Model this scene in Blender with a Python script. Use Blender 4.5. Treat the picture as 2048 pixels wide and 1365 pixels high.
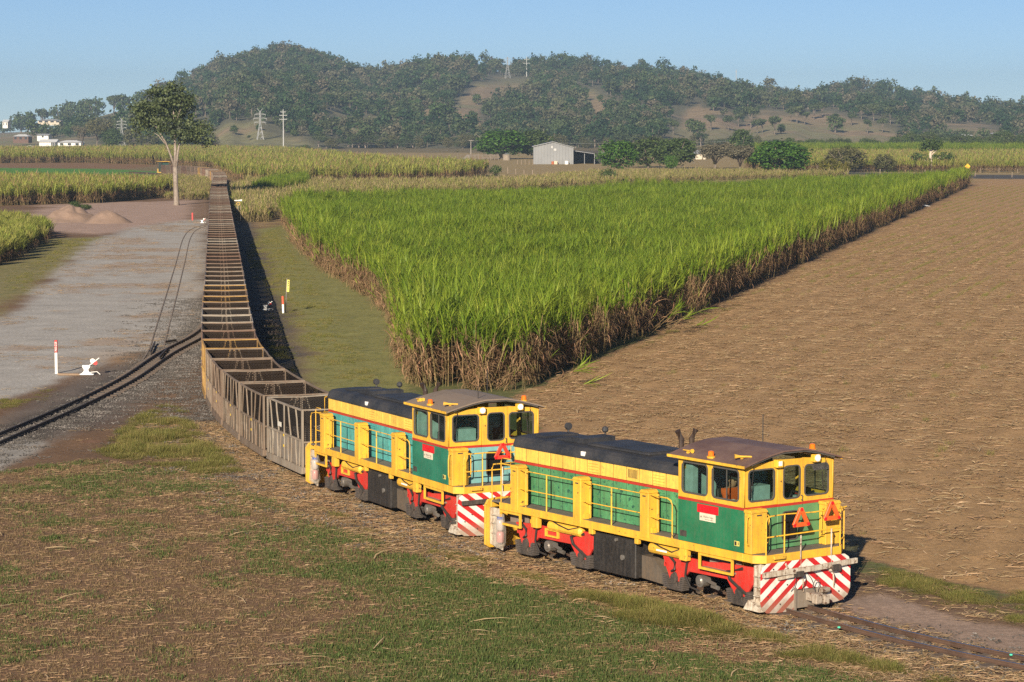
import bpy, bmesh, math, random
import numpy as np
from mathutils import Vector, Matrix

for o in list(bpy.data.objects):
    bpy.data.objects.remove(o)
random.seed(7)
rng = np.random.default_rng(7)
SC = bpy.context.scene
COL = SC.collection

# ------------------------------------------------------------------ camera
CAM_H = 10.458
FPX = 5000.0                       # focal length in photograph pixels (2048 wide)
PITCH = math.atan((682.5 - 250.0) / FPX)
cam = bpy.data.cameras.new('camera')
cam.sensor_width = 36.0
cam.lens = FPX / 2048.0 * 36.0
cam.clip_start = 0.5
cam.clip_end = 20000.0
camo = bpy.data.objects.new('camera', cam)
COL.objects.link(camo)
camo.location = (0, 0, CAM_H)
camo.rotation_euler = (math.pi / 2 - PITCH, 0, 0)
SC.camera = camo

# ------------------------------------------------------------------ sky and sun
SUN_EL = math.radians(21.0)
SUN_L = Vector((0.235, 0.972, 0)).normalized()      # ground direction in which shadows fall
world = bpy.data.worlds.new('World')
SC.world = world
world.use_nodes = True
wn = world.node_tree
wn.nodes.clear()
sky = wn.nodes.new('ShaderNodeTexSky')
sky.sky_type = 'NISHITA'
sky.sun_disc = False
sky.sun_elevation = SUN_EL
sky.sun_rotation = math.atan2(-SUN_L.x, -SUN_L.y)
sky.altitude = 0
sky.air_density = 0.5
sky.dust_density = 0.0
sky.ozone_density = 3.5
bg = wn.nodes.new('ShaderNodeBackground')
bg.inputs['Strength'].default_value = 0.05
wo = wn.nodes.new('ShaderNodeOutputWorld')
wn.links.new(sky.outputs[0], bg.inputs[0])
wn.links.new(bg.outputs[0], wo.inputs[0])
sun = bpy.data.lights.new('sun', 'SUN')
sun.energy = 5.0
sun.angle = math.radians(0.5)
sun.color = (1.0, 0.86, 0.66)
suno = bpy.data.objects.new('sun', sun)
COL.objects.link(suno)
Ld = Vector((SUN_L.x * math.cos(SUN_EL), SUN_L.y * math.cos(SUN_EL), -math.sin(SUN_EL)))
suno.rotation_euler = Ld.to_track_quat('-Z', 'Y').to_euler()
suno.location = (-30, -60, 60)
SC.view_settings.view_transform = 'Standard'
SC.view_settings.look = 'None'
SC.view_settings.gamma = 1.0
SC.view_settings.use_curve_mapping = False
SC.view_settings.exposure = 0.82
SC.cycles.use_denoising = False
SC.cycles.max_bounces = 5
SC.cycles.diffuse_bounces = 2
SC.cycles.glossy_bounces = 2
SC.cycles.transmission_bounces = 3
SC.cycles.transparent_max_bounces = 6
SC.cycles.volume_bounces = 0
HAZE_D = 0.00021                    # density of the air per metre


# ------------------------------------------------------------------ helpers
def G(px, py, z=0.0):
    """point of the level ground (height z) seen at a place of the survey photograph"""
    a = (px - 1024.0) / FPX
    b = (682.5 - py) / FPX
    dy = math.cos(PITCH) + b * math.sin(PITCH)
    dz = -math.sin(PITCH) + b * math.cos(PITCH)
    t = (z - CAM_H) / dz
    return (a * t, dy * t)


def AT(px, r):
    """x for a photograph column at distance r"""
    return (px - 1024.0) / FPX * r


def ZH(py, r):
    return CAM_H + (250.0 - py) / FPX * r


def Gn(px, py, z=0.0):
    a = (px - 1024.0) / FPX
    b = (682.5 - py) / FPX
    dy = math.cos(PITCH) + b * math.sin(PITCH)
    dz = -math.sin(PITCH) + b * math.cos(PITCH)
    t = (z - CAM_H) / dz
    return a * t, dy * t


def PROJ(x, y, z=0.0):
    z = z - CAM_H
    d = y * math.cos(PITCH) - z * math.sin(PITCH)
    u = y * math.sin(PITCH) + z * math.cos(PITCH)
    return 1024 + FPX * x / d, 682.5 - FPX * u / d


def hash2(ix, iy, seed):
    n = (ix * 374761393 + iy * 668265263 + seed * 1442695041) & 0x7fffffff
    n = ((n ^ (n >> 13)) * 1274126177) & 0x7fffffff
    return ((n ^ (n >> 16)) & 0xffff) / 65535.0


def vnoise(x, y, seed=0):
    ix = np.floor(x).astype(np.int64)
    iy = np.floor(y).astype(np.int64)
    fx, fy = x - ix, y - iy
    fx = fx * fx * (3 - 2 * fx)
    fy = fy * fy * (3 - 2 * fy)
    a = hash2(ix, iy, seed); b = hash2(ix + 1, iy, seed)
    c = hash2(ix, iy + 1, seed); d = hash2(ix + 1, iy + 1, seed)
    return (a * (1 - fx) + b * fx) * (1 - fy) + (c * (1 - fx) + d * fx) * fy


def fbm(x, y, seed=0, octv=4):
    s = 0; a = 0.5; t = 0
    for k in range(octv):
        s = s + a * vnoise(x, y, seed + k); t += a
        x = x * 2.03 + 11.7; y = y * 2.03 + 5.3; a *= 0.5
    return s / t


def sdf(x, y, poly):
    """signed distance to polygon, positive inside"""
    P = np.asarray(poly, float)
    d = np.full(x.shape, 1e18)
    ins = np.zeros(x.shape, bool)
    n = len(P)
    for i in range(n):
        x0, y0 = P[i]; x1, y1 = P[(i + 1) % n]
        ex, ey = x1 - x0, y1 - y0
        t = np.clip(((x - x0) * ex + (y - y0) * ey) / (ex * ex + ey * ey + 1e-12), 0, 1)
        d = np.minimum(d, (x - x0 - ex * t) ** 2 + (y - y0 - ey * t) ** 2)
        c = ((y0 > y) != (y1 > y)) & (x < (x1 - x0) * (y - y0) / (y1 - y0 + 1e-18) + x0)
        ins ^= c
    d = np.sqrt(d)
    return np.where(ins, d, -d)


def pdist(x, y, path):
    P = np.asarray(path, float)
    d = np.full(x.shape, 1e18)
    for i in range(len(P) - 1):
        x0, y0 = P[i]; x1, y1 = P[i + 1]
        ex, ey = x1 - x0, y1 - y0
        t = np.clip(((x - x0) * ex + (y - y0) * ey) / (ex * ex + ey * ey + 1e-12), 0, 1)
        d = np.minimum(d, (x - x0 - ex * t) ** 2 + (y - y0 - ey * t) ** 2)
    return np.sqrt(d)


def sstep(a, b, v):
    t = np.clip((v - a) / (b - a), 0, 1)
    return t * t * (3 - 2 * t)


def tag(o, label=None, cat=None, group=None, kind=None):
    if label: o['label'] = label
    if cat: o['category'] = cat
    if group: o['group'] = group
    if kind: o['kind'] = kind
    return o


def empty(name, loc, rz, label, cat, group=None):
    o = bpy.data.objects.new(name, None)
    COL.objects.link(o)
    o.empty_display_size = 0.3
    o.location = loc
    o.rotation_euler = (0, 0, rz)
    return tag(o, label, cat, group)


def link_mesh(name, me, parent=None, loc=(0, 0, 0), rz=0.0):
    o = bpy.data.objects.new(name, me)
    COL.objects.link(o)
    o.location = loc
    o.rotation_euler = (0, 0, rz)
    if parent is not None:
        o.parent = parent
    return o


def copy_tree(o, parent=None):
    c = o.copy()
    COL.objects.link(c)
    c.parent = parent
    for ch in o.children:
        copy_tree(ch, c)
    return c


class MB:
    """collects shapes into one mesh"""
    def __init__(s):
        s.v = []; s.f = []; s.m = []

    def add(s, vs, fs, m=0):
        b = len(s.v)
        s.v.extend([tuple(v) for v in vs])
        s.f.extend([tuple(b + i for i in f) for f in fs])
        s.m.extend([m] * len(fs))
        return s

    def box(s, x0, x1, y0, y1, z0, z1, m=0):
        if x0 > x1: x0, x1 = x1, x0
        if y0 > y1: y0, y1 = y1, y0
        if z0 > z1: z0, z1 = z1, z0
        v = [(x0, y0, z0), (x1, y0, z0), (x1, y1, z0), (x0, y1, z0), (x0, y0, z1), (x1, y0, z1), (x1, y1, z1), (x0, y1, z1)]
        f = [(0, 3, 2, 1), (4, 5, 6, 7), (0, 1, 5, 4), (1, 2, 6, 5), (2, 3, 7, 6), (3, 0, 4, 7)]
        return s.add(v, f, m)

    def bar(s, p0, p1, w, h, m=0, up=(0, 0, 1)):
        p0, p1 = Vector(p0), Vector(p1)
        d = (p1 - p0).normalized()
        u = Vector(up)
        if abs(d.dot(u)) > 0.95: u = Vector((1, 0, 0))
        sx = d.cross(u).normalized(); sy = sx.cross(d).normalized()
        v = []
        for p in (p0, p1):
            for a, b in ((-1, -1), (1, -1), (1, 1), (-1, 1)):
                v.append(p + sx * (a * w / 2) + sy * (b * h / 2))
        return s.add(v, [(0, 1, 2, 3), (7, 6, 5, 4), (0, 4, 5, 1), (1, 5, 6, 2), (2, 6, 7, 3), (3, 7, 4, 0)], m)

    def tube(s, pts, r, n=6, m=0, cap=True):
        pts = [Vector(p) for p in pts]
        rs = r if isinstance(r, (list, tuple)) else [r] * len(pts)
        vs = []; fs = []
        for i, p in enumerate(pts):
            if i == 0: d = pts[1] - pts[0]
            elif i == len(pts) - 1: d = pts[-1] - pts[-2]
            else: d = (pts[i + 1] - p).normalized() + (p - pts[i - 1]).normalized()
            d.normalize()
            u = Vector((0, 0, 1)) if abs(d.z) < 0.9 else Vector((1, 0, 0))
            a = d.cross(u).normalized(); b = d.cross(a).normalized()
            for k in range(n):
                t = 2 * math.pi * (k + 0.5) / n
                vs.append(p + (a * math.cos(t) + b * math.sin(t)) * rs[i])
        for i in range(len(pts) - 1):
            for k in range(n):
                k2 = (k + 1) % n
                fs.append((i * n + k, i * n + k2, (i + 1) * n + k2, (i + 1) * n + k))
        if cap:
            fs.append(tuple(range(n)))
            fs.append(tuple((len(pts) - 1) * n + k for k in reversed(range(n))))
        return s.add(vs, fs, m)

    def prism(s, poly, axis, a, b, m=0):
        """poly in the plane perpendicular to axis ('x': (y,z), 'y': (x,z), 'z': (x,y))"""
        n = len(poly)
        def P(p, c):
            return {'x': (c, p[0], p[1]), 'y': (p[0], c, p[1]), 'z': (p[0], p[1], c)}[axis]
        vs = [P(p, a) for p in poly] + [P(p, b) for p in poly]
        fs = [tuple(range(n)), tuple(reversed(range(n, 2 * n)))]
        for i in range(n):
            j = (i + 1) % n
            fs.append((i, i + n, j + n, j))
        return s.add(vs, fs, m)

    def ball(s, c, r, n=8, m=0, sz=1.0):
        vs = []; fs = []
        rows = max(4, n // 2)
        for i in range(rows + 1):
            t = math.pi * i / rows
            for k in range(n):
                p = 2 * math.pi * k / n
                vs.append((c[0] + r * math.sin(t) * math.cos(p), c[1] + r * math.sin(t) * math.sin(p), c[2] + r * sz * math.cos(t)))
        for i in range(rows):
            for k in range(n):
                fs.append((i * n + k, (i + 1) * n + k, (i + 1) * n + (k + 1) % n, i * n + (k + 1) % n))
        return s.add(vs, fs, m)

    def mesh(s, name, mats, smooth=False, bevel=0.0, fix=True):
        me = bpy.data.meshes.new(name)
        me.from_pydata(s.v, [], s.f)
        for mt in (mats if isinstance(mats, (list, tuple)) else [mats]):
            me.materials.append(mt)
        me.polygons.foreach_set('material_index', s.m)
        if fix or bevel:
            bm = bmesh.new(); bm.from_mesh(me)
            if bevel:
                es = [e for e in bm.edges if len(e.link_faces) == 2 and e.calc_face_angle(0) > 0.9]
                bmesh.ops.bevel(bm, geom=es, offset=bevel, segments=1, affect='EDGES', profile=0.5, clamp_overlap=True)
            bmesh.ops.recalc_face_normals(bm, faces=bm.faces)
            bm.to_mesh(me); bm.free()
        if smooth:
            me.polygons.foreach_set('use_smooth', [True] * len(me.polygons))
        me.update()
        return me

    def build(s, name, mats, parent=None, smooth=False, bevel=0.0, loc=(0, 0, 0), rz=0.0):
        return link_mesh(name, s.mesh(name, mats, smooth, bevel), parent, loc, rz)


def rrect(x0, z0, x1, z1, r, n=4):
    pts = []
    for cx, cz, a0 in ((x1 - r, z1 - r, 0), (x0 + r, z1 - r, 90), (x0 + r, z0 + r, 180), (x1 - r, z0 + r, 270)):
        for k in range(n + 1):
            a = math.radians(a0 + 90 * k / n)
            pts.append((cx + r * math.cos(a), cz + r * math.sin(a)))
    return pts


def plate(name, outline, holes, axis, c0, c1, mats, parent, matidx=None):
    """flat plate with openings, lying across an axis, from c0 to c1"""
    cu = bpy.data.curves.new(name, 'CURVE')
    cu.dimensions = '2D'; cu.fill_mode = 'BOTH'; cu.extrude = abs(c1 - c0) / 2
    for ring in [outline] + list(holes):
        sp = cu.splines.new('POLY'); sp.points.add(len(ring) - 1)
        for p, q in zip(sp.points, ring): p.co = (q[0], q[1], 0, 1)
        sp.use_cyclic_u = True
    ob = bpy.data.objects.new('tmp', cu)
    me = bpy.data.meshes.new_from_object(ob)
    bpy.data.objects.remove(ob); bpy.data.curves.remove(cu)
    cm = (c0 + c1) / 2
    for v in me.vertices:
        a, b, c = v.co
        v.co = {'x': (cm + c, a, b), 'y': (a, cm + c, b), 'z': (a, b, cm + c)}[axis]
    me.materials.clear()
    for mt in (mats if isinstance(mats, (list, tuple)) else [mats]): me.materials.append(mt)
    bm = bmesh.new(); bm.from_mesh(me)
    bmesh.ops.remove_doubles(bm, verts=bm.verts, dist=1e-5)
    bmesh.ops.recalc_face_normals(bm, faces=bm.faces)
    if matidx:
        for f in bm.faces: f.material_index = matidx(f.calc_center_median())
    bm.to_mesh(me); bm.free()
    me.name = name
    return link_mesh(name, me, parent)


def text_mesh(s, size, name='lettering', depth=0.002):
    cu = bpy.data.curves.new(name, 'FONT')
    cu.body = s; cu.size = size; cu.align_x = 'CENTER'; cu.align_y = 'CENTER'; cu.extrude = depth
    ob = bpy.data.objects.new('tmp', cu)
    me = bpy.data.meshes.new_from_object(ob)
    bpy.data.objects.remove(ob); bpy.data.curves.remove(cu)
    me.name = name
    return me


# ------------------------------------------------------------------ materials
MATS = {}


def ng(name):
    m = bpy.data.materials.new(name)
    m.use_nodes = True
    t = m.node_tree
    t.nodes.clear()
    out = t.nodes.new('ShaderNodeOutputMaterial')
    return m, t, out


def node(t, kind, **kw):
    n = t.nodes.new(kind)
    for k, v in kw.items():
        if k.startswith('i_'):
            n.inputs[k[2:].replace('_', ' ')].default_value = v
        else:
            setattr(n, k, v)
    return n


def c4(c):
    return (c[0], c[1], c[2], 1.0)


def mixc(t, fac, a, b, mode='MIX'):
    n = t.nodes.new('ShaderNodeMix')
    n.data_type = 'RGBA'; n.blend_type = mode
    for sock, val in ((n.inputs[0], fac), (n.inputs[6], a), (n.inputs[7], b)):
        if hasattr(val, 'links'): t.links.new(val, sock)
        elif isinstance(val, (int, float)): sock.default_value = val
        else: sock.default_value = c4(val)
    return n.outputs[2]


def rng_map(t, val, a, b, c, d):
    n = t.nodes.new('ShaderNodeMapRange')
    n.inputs[1].default_value = a; n.inputs[2].default_value = b
    n.inputs[3].default_value = c; n.inputs[4].default_value = d
    t.links.new(val, n.inputs[0])
    return n.outputs[0]


def mth(t, op, a, b=None):
    n = t.nodes.new('ShaderNodeMath'); n.operation = op
    for i, v in enumerate((a, b)):
        if v is None: continue
        if hasattr(v, 'links'): t.links.new(v, n.inputs[i])
        else: n.inputs[i].default_value = v
    return n.outputs[0]


def noise(t, vec, scale, detail=4, rough=0.55):
    n = t.nodes.new('ShaderNodeTexNoise')
    n.inputs['Scale'].default_value = scale; n.inputs['Detail'].default_value = detail
    n.inputs['Roughness'].default_value = rough
    if vec is not None: t.links.new(vec, n.inputs['Vector'])
    return n.outputs[0]


def paint(name, col, rough=0.5, metal=0.0, dirt=(0.16, 0.11, 0.07), dirt_amt=0.35, fade=0.2, scale=1.6,
          chips=0.0, chip_col=(0.10, 0.05, 0.03), bump=0.15, streak=True):
    """weathered paint: mottled fading, dust that lies low and in streaks, small chips"""
    m, t, out = ng(name)
    tc = node(t, 'ShaderNodeTexCoord')
    vec = tc.outputs['Object']
    big = noise(t, vec, scale, 5)
    fine = noise(t, vec, scale * 9, 5, 0.65)
    mp = node(t, 'ShaderNodeMapping'); mp.inputs['Scale'].default_value = (9, 9, 0.9)
    t.links.new(vec, mp.inputs[0])
    st = noise(t, mp.outputs[0], 1.3, 4, 0.6)
    light = tuple(min(1, c * (1 + fade) + 0.03 * fade) for c in col)
    dark = tuple(c * (1 - fade) for c in col)
    base = mixc(t, rng_map(t, big, 0.3, 0.7, 0, 1), dark, light)
    d = rng_map(t, st if streak else big, 0.42, 0.64, 0, 1)
    d2 = rng_map(t, fine, 0.42, 0.66, 0, 1)
    dm = mth(t, 'MULTIPLY', mth(t, 'ADD', mth(t, 'MULTIPLY', d, 0.7), mth(t, 'MULTIPLY', d2, 0.5)), dirt_amt)
    base = mixc(t, dm, base, dirt)
    if chips > 0:
        ch = noise(t, vec, 7, 6, 0.7)
        cm = rng_map(t, ch, 0.68 - chips * 0.25, 0.71 - chips * 0.25, 0, 1)
        base = mixc(t, cm, base, chip_col)
    b = node(t, 'ShaderNodeBsdfPrincipled')
    t.links.new(base, b.inputs['Base Color'])
    b.inputs['Metallic'].default_value = metal
    t.links.new(rng_map(t, fine, 0.3, 0.7, max(0.05, rough - 0.1), min(1, rough + 0.15)), b.inputs['Roughness'])
    if bump:
        bp = node(t, 'ShaderNodeBump'); bp.inputs['Strength'].default_value = bump; bp.inputs['Distance'].default_value = 0.01
        t.links.new(fine, bp.inputs['Height']); t.links.new(bp.outputs[0], b.inputs['Normal'])
    t.links.new(b.outputs[0], out.inputs[0])
    MATS[name] = m
    return m


def simple(name, col, rough=0.6, metal=0.0, emit=None):
    m, t, out = ng(name)
    b = node(t, 'ShaderNodeBsdfPrincipled')
    tc = node(t, 'ShaderNodeTexCoord')
    n1 = noise(t, tc.outputs['Object'], 6.0, 4)
    base = mixc(t, rng_map(t, n1, 0.3, 0.7, 0, 1), tuple(c * 0.85 for c in col), tuple(min(1, c * 1.12) for c in col))
    t.links.new(base, b.inputs['Base Color'])
    b.inputs['Roughness'].default_value = rough; b.inputs['Metallic'].default_value = metal
    if emit:
        b.inputs['Emission Color'].default_value = c4(emit[0]); b.inputs['Emission Strength'].default_value = emit[1]
    t.links.new(b.outputs[0], out.inputs[0])
    return m


def foliage(name, ramp, transl=0.3, rough=0.6, vary=0.35):
    """leaf surface: colour picked per plant from ramp, light passing through"""
    m, t, out = ng(name)
    oi = node(t, 'ShaderNodeObjectInfo')
    cr = node(t, 'ShaderNodeValToRGB')
    el = cr.color_ramp.elements
    for i, (p, c) in enumerate(ramp):
        e = el[i] if i < 2 else el.new(p)
        e.position = p; e.color = c4(c)
    t.links.new(oi.outputs['Random'], cr.inputs[0])
    ge = node(t, 'ShaderNodeNewGeometry')
    isl = ge.outputs['Random Per Island']
    f = rng_map(t, isl, 0, 1, 1 - vary, 1 + vary)
    hs = node(t, 'ShaderNodeHueSaturation')
    t.links.new(cr.outputs[0], hs.inputs['Color'])
    t.links.new(f, hs.inputs['Value'])
    hue = rng_map(t, isl, 0, 1, 0.515, 0.485)
    t.links.new(hue, hs.inputs['Hue'])
    d = node(t, 'ShaderNodeBsdfPrincipled')
    d.inputs['Roughness'].default_value = rough
    d.inputs['Specular IOR Level'].default_value = 0.25
    t.links.new(hs.outputs[0], d.inputs['Base Color'])
    if transl:
        tr = node(t, 'ShaderNodeBsdfTranslucent')
        t.links.new(hs.outputs[0], tr.inputs[0])
        mx = node(t, 'ShaderNodeMixShader'); mx.inputs[0].default_value = transl
        t.links.new(d.outputs[0], mx.inputs[1]); t.links.new(tr.outputs[0], mx.inputs[2])
        t.links.new(mx.outputs[0], out.inputs[0])
    else:
        t.links.new(d.outputs[0], out.inputs[0])
    return m


# ------------------------------------------------------------------ scattering of uncountable growth
def scatter(name, pts, rots, scls, idx, protos, label, cat):
    me = bpy.data.meshes.new(name + '_points')
    me.vertices.add(len(pts))
    me.vertices.foreach_set('co', np.asarray(pts, np.float32).ravel())
    a = me.attributes.new('rot', 'FLOAT_VECTOR', 'POINT'); a.data.foreach_set('vector', np.asarray(rots, np.float32).ravel())
    a = me.attributes.new('scl', 'FLOAT_VECTOR', 'POINT')
    s = np.asarray(scls, np.float32)
    if s.ndim == 1: s = np.repeat(s[:, None], 3, 1)
    a.data.foreach_set('vector', s.ravel())
    a = me.attributes.new('idx', 'INT', 'POINT'); a.data.foreach_set('value', np.asarray(idx, np.int32))
    o = link_mesh(name, me)
    pc = bpy.data.collections.new(name + '_kinds')
    for i, pm in enumerate(protos):
        po = bpy.data.objects.new('%s_kind_%02d' % (name, i), pm)
        pc.objects.link(po)
    g = bpy.data.node_groups.new(name + '_nodes', 'GeometryNodeTree')
    g.interface.new_socket('Geometry', in_out='INPUT', socket_type='NodeSocketGeometry')
    g.interface.new_socket('Geometry', in_out='OUTPUT', socket_type='NodeSocketGeometry')
    gi = g.nodes.new('NodeGroupInput'); go = g.nodes.new('NodeGroupOutput')
    ci = g.nodes.new('GeometryNodeCollectionInfo')
    ci.inputs['Collection'].default_value = pc
    ci.inputs['Separate Children'].default_value = True
    ci.inputs['Reset Children'].default_value = True
    ip = g.nodes.new('GeometryNodeInstanceOnPoints')
    ip.inputs['Pick Instance'].default_value = True
    def attr(nm, ty):
        n = g.nodes.new('GeometryNodeInputNamedAttribute'); n.data_type = ty
        n.inputs['Name'].default_value = nm
        return [x for x in n.outputs if x.enabled and x.name == 'Attribute'][0]
    er = g.nodes.new('FunctionNodeEulerToRotation')
    g.links.new(attr('rot', 'FLOAT_VECTOR'), er.inputs[0])
    g.links.new(gi.outputs[0], ip.inputs['Points'])
    g.links.new(ci.outputs[0], ip.inputs['Instance'])
    g.links.new(attr('idx', 'INT'), ip.inputs['Instance Index'])
    g.links.new(er.outputs[0], ip.inputs['Rotation'])
    g.links.new(attr('scl', 'FLOAT_VECTOR'), ip.inputs['Scale'])
    g.links.new(ip.outputs[0], go.inputs[0])
    md = o.modifiers.new('growth', 'NODES')
    md.node_group = g
    return tag(o, label, cat, kind='stuff')


def rand_in_poly(poly, n, seed):
    r = np.random.default_rng(seed)
    P = np.asarray(poly)
    lo, hi = P.min(0), P.max(0)
    out = []
    got = 0
    while got < n:
        q = r.random((n * 2, 2)) * (hi - lo) + lo
        q = q[sdf(q[:, 0], q[:, 1], P) > 0]
        out.append(q); got += len(q)
    return np.concatenate(out)[:n]
# ------------------------------------------------------------------ course of the railway
RIM = 2.1
def mid(px0, px1, py, h):
    a = Gn(px0, py, h); b = Gn(px1, py, h)
    return ((a[0] + b[0]) / 2, (a[1] + b[1]) / 2)


U1 = Vector((math.cos(-0.948), math.sin(-0.948))); O1 = Vector((6.004, 53.646))
U2 = Vector((math.cos(-1.106), math.sin(-1.106))); O2 = Vector((-0.467, 63.628))
R1, R2, R3 = G(2048, 1320, .15), G(1810, 1273, .15), G(1603, 1229, .15)
ext = (R1[0] + (R1[0] - R2[0]) * 3.0, R1[1] + (R1[1] - R2[1]) * 3.0)
ext2 = (R1[0] + (R1[0] - R2[0]) * 8.0, R1[1] + (R1[1] - R2[1]) * 8.0)
CTRL = [ext2, ext, R1, R2,
        tuple(O1 - U1 * 1.4), tuple(O1 - U1 * 7.0), tuple(O2 - U2 * 1.4), tuple(O2 - U2 * 7.0)]
def c5(x, y): return (380 + x / 3.413, 560 + y / 3.413)
for a, b in (((480, 775), (945, 770)), ((300, 680), (775, 677)), ((185, 590), (628, 588)), ((90, 443), (490, 440))):
    p, q = c5(*a), c5(*b)
    g0, g1 = G(p[0], p[1], RIM), G(q[0], q[1], RIM)
    CTRL.append(((g0[0] + g1[0]) / 2, (g0[1] + g1[1]) / 2))
CTRL += [mid(403.4, 509, 657, RIM), mid(411.6, 484, 529.5, RIM), mid(421, 454.7, 380, RIM), mid(426.5, 446.5, 345, RIM),
         (AT(424, 472), 472), (AT(403, 496), 496), (AT(334, 524), 524), (AT(262, 555), 555)]


def catmull(P, step=0.5):
    P = [np.array(p, float) for p in P]
    P = [2 * P[0] - P[1]] + P + [2 * P[-1] - P[-2]]
    out = []
    for i in range(1, len(P) - 2):
        p0, p1, p2, p3 = P[i - 1], P[i], P[i + 1], P[i + 2]
        n = max(2, int(np.linalg.norm(p2 - p1) / step))
        # centripetal form keeps unevenly spaced points smooth
        t0 = 0; t1 = t0 + np.linalg.norm(p1 - p0) ** 0.5; t2 = t1 + np.linalg.norm(p2 - p1) ** 0.5; t3 = t2 + np.linalg.norm(p3 - p2) ** 0.5
        for k in range(n):
            t = t1 + (t2 - t1) * k / n
            A1 = (t1 - t) / (t1 - t0) * p0 + (t - t0) / (t1 - t0) * p1
            A2 = (t2 - t) / (t2 - t1) * p1 + (t - t1) / (t2 - t1) * p2
            A3 = (t3 - t) / (t3 - t2) * p2 + (t - t2) / (t3 - t2) * p3
            B1 = (t2 - t) / (t2 - t0) * A1 + (t - t0) / (t2 - t0) * A2
            B2 = (t3 - t) / (t3 - t1) * A2 + (t - t1) / (t3 - t1) * A3
            out.append((t2 - t) / (t2 - t1) * B1 + (t - t1) / (t2 - t1) * B2)
    out.append(P[-2])
    return np.array(out)


def smooth_path(p, n=12):
    for _ in range(n):
        p[1:-1] = (p[:-2] + 2 * p[1:-1] + p[2:]) / 4
    return p


MAIN = smooth_path(catmull(CTRL), 20)
seg = np.linalg.norm(np.diff(MAIN, axis=0), axis=1)
ARC = np.concatenate([[0], np.cumsum(seg)])


def on_track(s):
    x = np.interp(s, ARC, MAIN[:, 0]); y = np.interp(s, ARC, MAIN[:, 1])
    return np.array([x, y])


def arc_of(p):
    d = np.hypot(MAIN[:, 0] - p[0], MAIN[:, 1] - p[1])
    return ARC[int(np.argmin(d))]


# branch line at left and the siding over the gravel
BR = smooth_path(catmull([G(-420, 1040), G(-150, 950), G(0, 882), G(130, 826), G(255, 764), G(330, 712), G(404, 672), G(432, 640), G(444, 600)]), 30)
SD = smooth_path(catmull([G(236, 772), G(266, 750), G(299, 722), G(313, 697), G(321, 668), G(343, 590), G(359.4, 530), G(375, 474), G(386, 461), G(402, 454), G(430, 448)]), 12)

# ------------------------------------------------------------------ ground
def poly(*pts):
    return [G(*p) for p in pts]


Z_GRAVEL = poly((-700, 900), (0, 640), (70, 585), (130, 535), (190, 487), (240, 462), (330, 446), (414, 438), (412, 470), (404, 560), (400, 655), (330, 700), (262, 705), (200, 730), (110, 770), (0, 800), (-700, 960))
Z_GRAVEL2 = poly((-500, 960), (0, 872), (50, 872), (92, 884), (70, 905), (20, 925), (-40, 960), (-500, 1050))
Z_DIRT = poly((-60, 452), (60, 425), (90, 412), (200, 405), (300, 404), (420, 398), (418, 442), (330, 448), (240, 466), (190, 470), (90, 462))
Z_FIELD = poly((1010, 818), (1040, 790), (1240, 700), (1480, 590), (1700, 490), (1940, 376), (1960, 359), (2500, 359), (2900, 1400), (2048, 1190), (1900, 1165), (1780, 1130), (1690, 1110), (1300, 950))
Z_LUSH = poly((455, 520), (500, 462), (575, 446), (640, 510), (760, 590), (810, 640), (830, 785), (850, 840), (640, 790), (560, 720), (500, 640))
Z_PATH = poly((1660, 1205), (1760, 1188), (1850, 1215), (1960, 1245), (2060, 1262), (2400, 1340), (2400, 1420), (2048, 1316), (1850, 1268), (1720, 1232))
Z_VERGE = poly((-300, 700), (-300, 520), (0, 530), (95, 478), (215, 474), (180, 490), (125, 532), (60, 585), (0, 640))
Z_ASH = poly((60, 800), (200, 735), (300, 720), (400, 668), (420, 690), (440, 800), (480, 880), (380, 830), (240, 850), (90, 880), (0, 905), (0, 850))
Z_STUBBLE = poly((-300, 316), (300, 316), (318, 333), (250, 338), (-300, 334))
Z_GREENSTRIP = poly((-300, 334), (200, 338), (352, 345), (352, 352), (150, 350), (-300, 344))
Z_PASTURE = poly((480, 306), (2048, 306), (2048, 362), (1100, 400), (560, 372), (480, 330))
Z_TAN = poly((470, 350), (700, 360), (1100, 372), (1100, 402), (600, 392), (560, 452), (470, 460))
Z_ROAD = poly((1500, 346), (1700, 344), (1860, 349), (2300, 353), (2300, 359), (1960, 358), (1860, 354), (1700, 349), (1500, 350))


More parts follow.
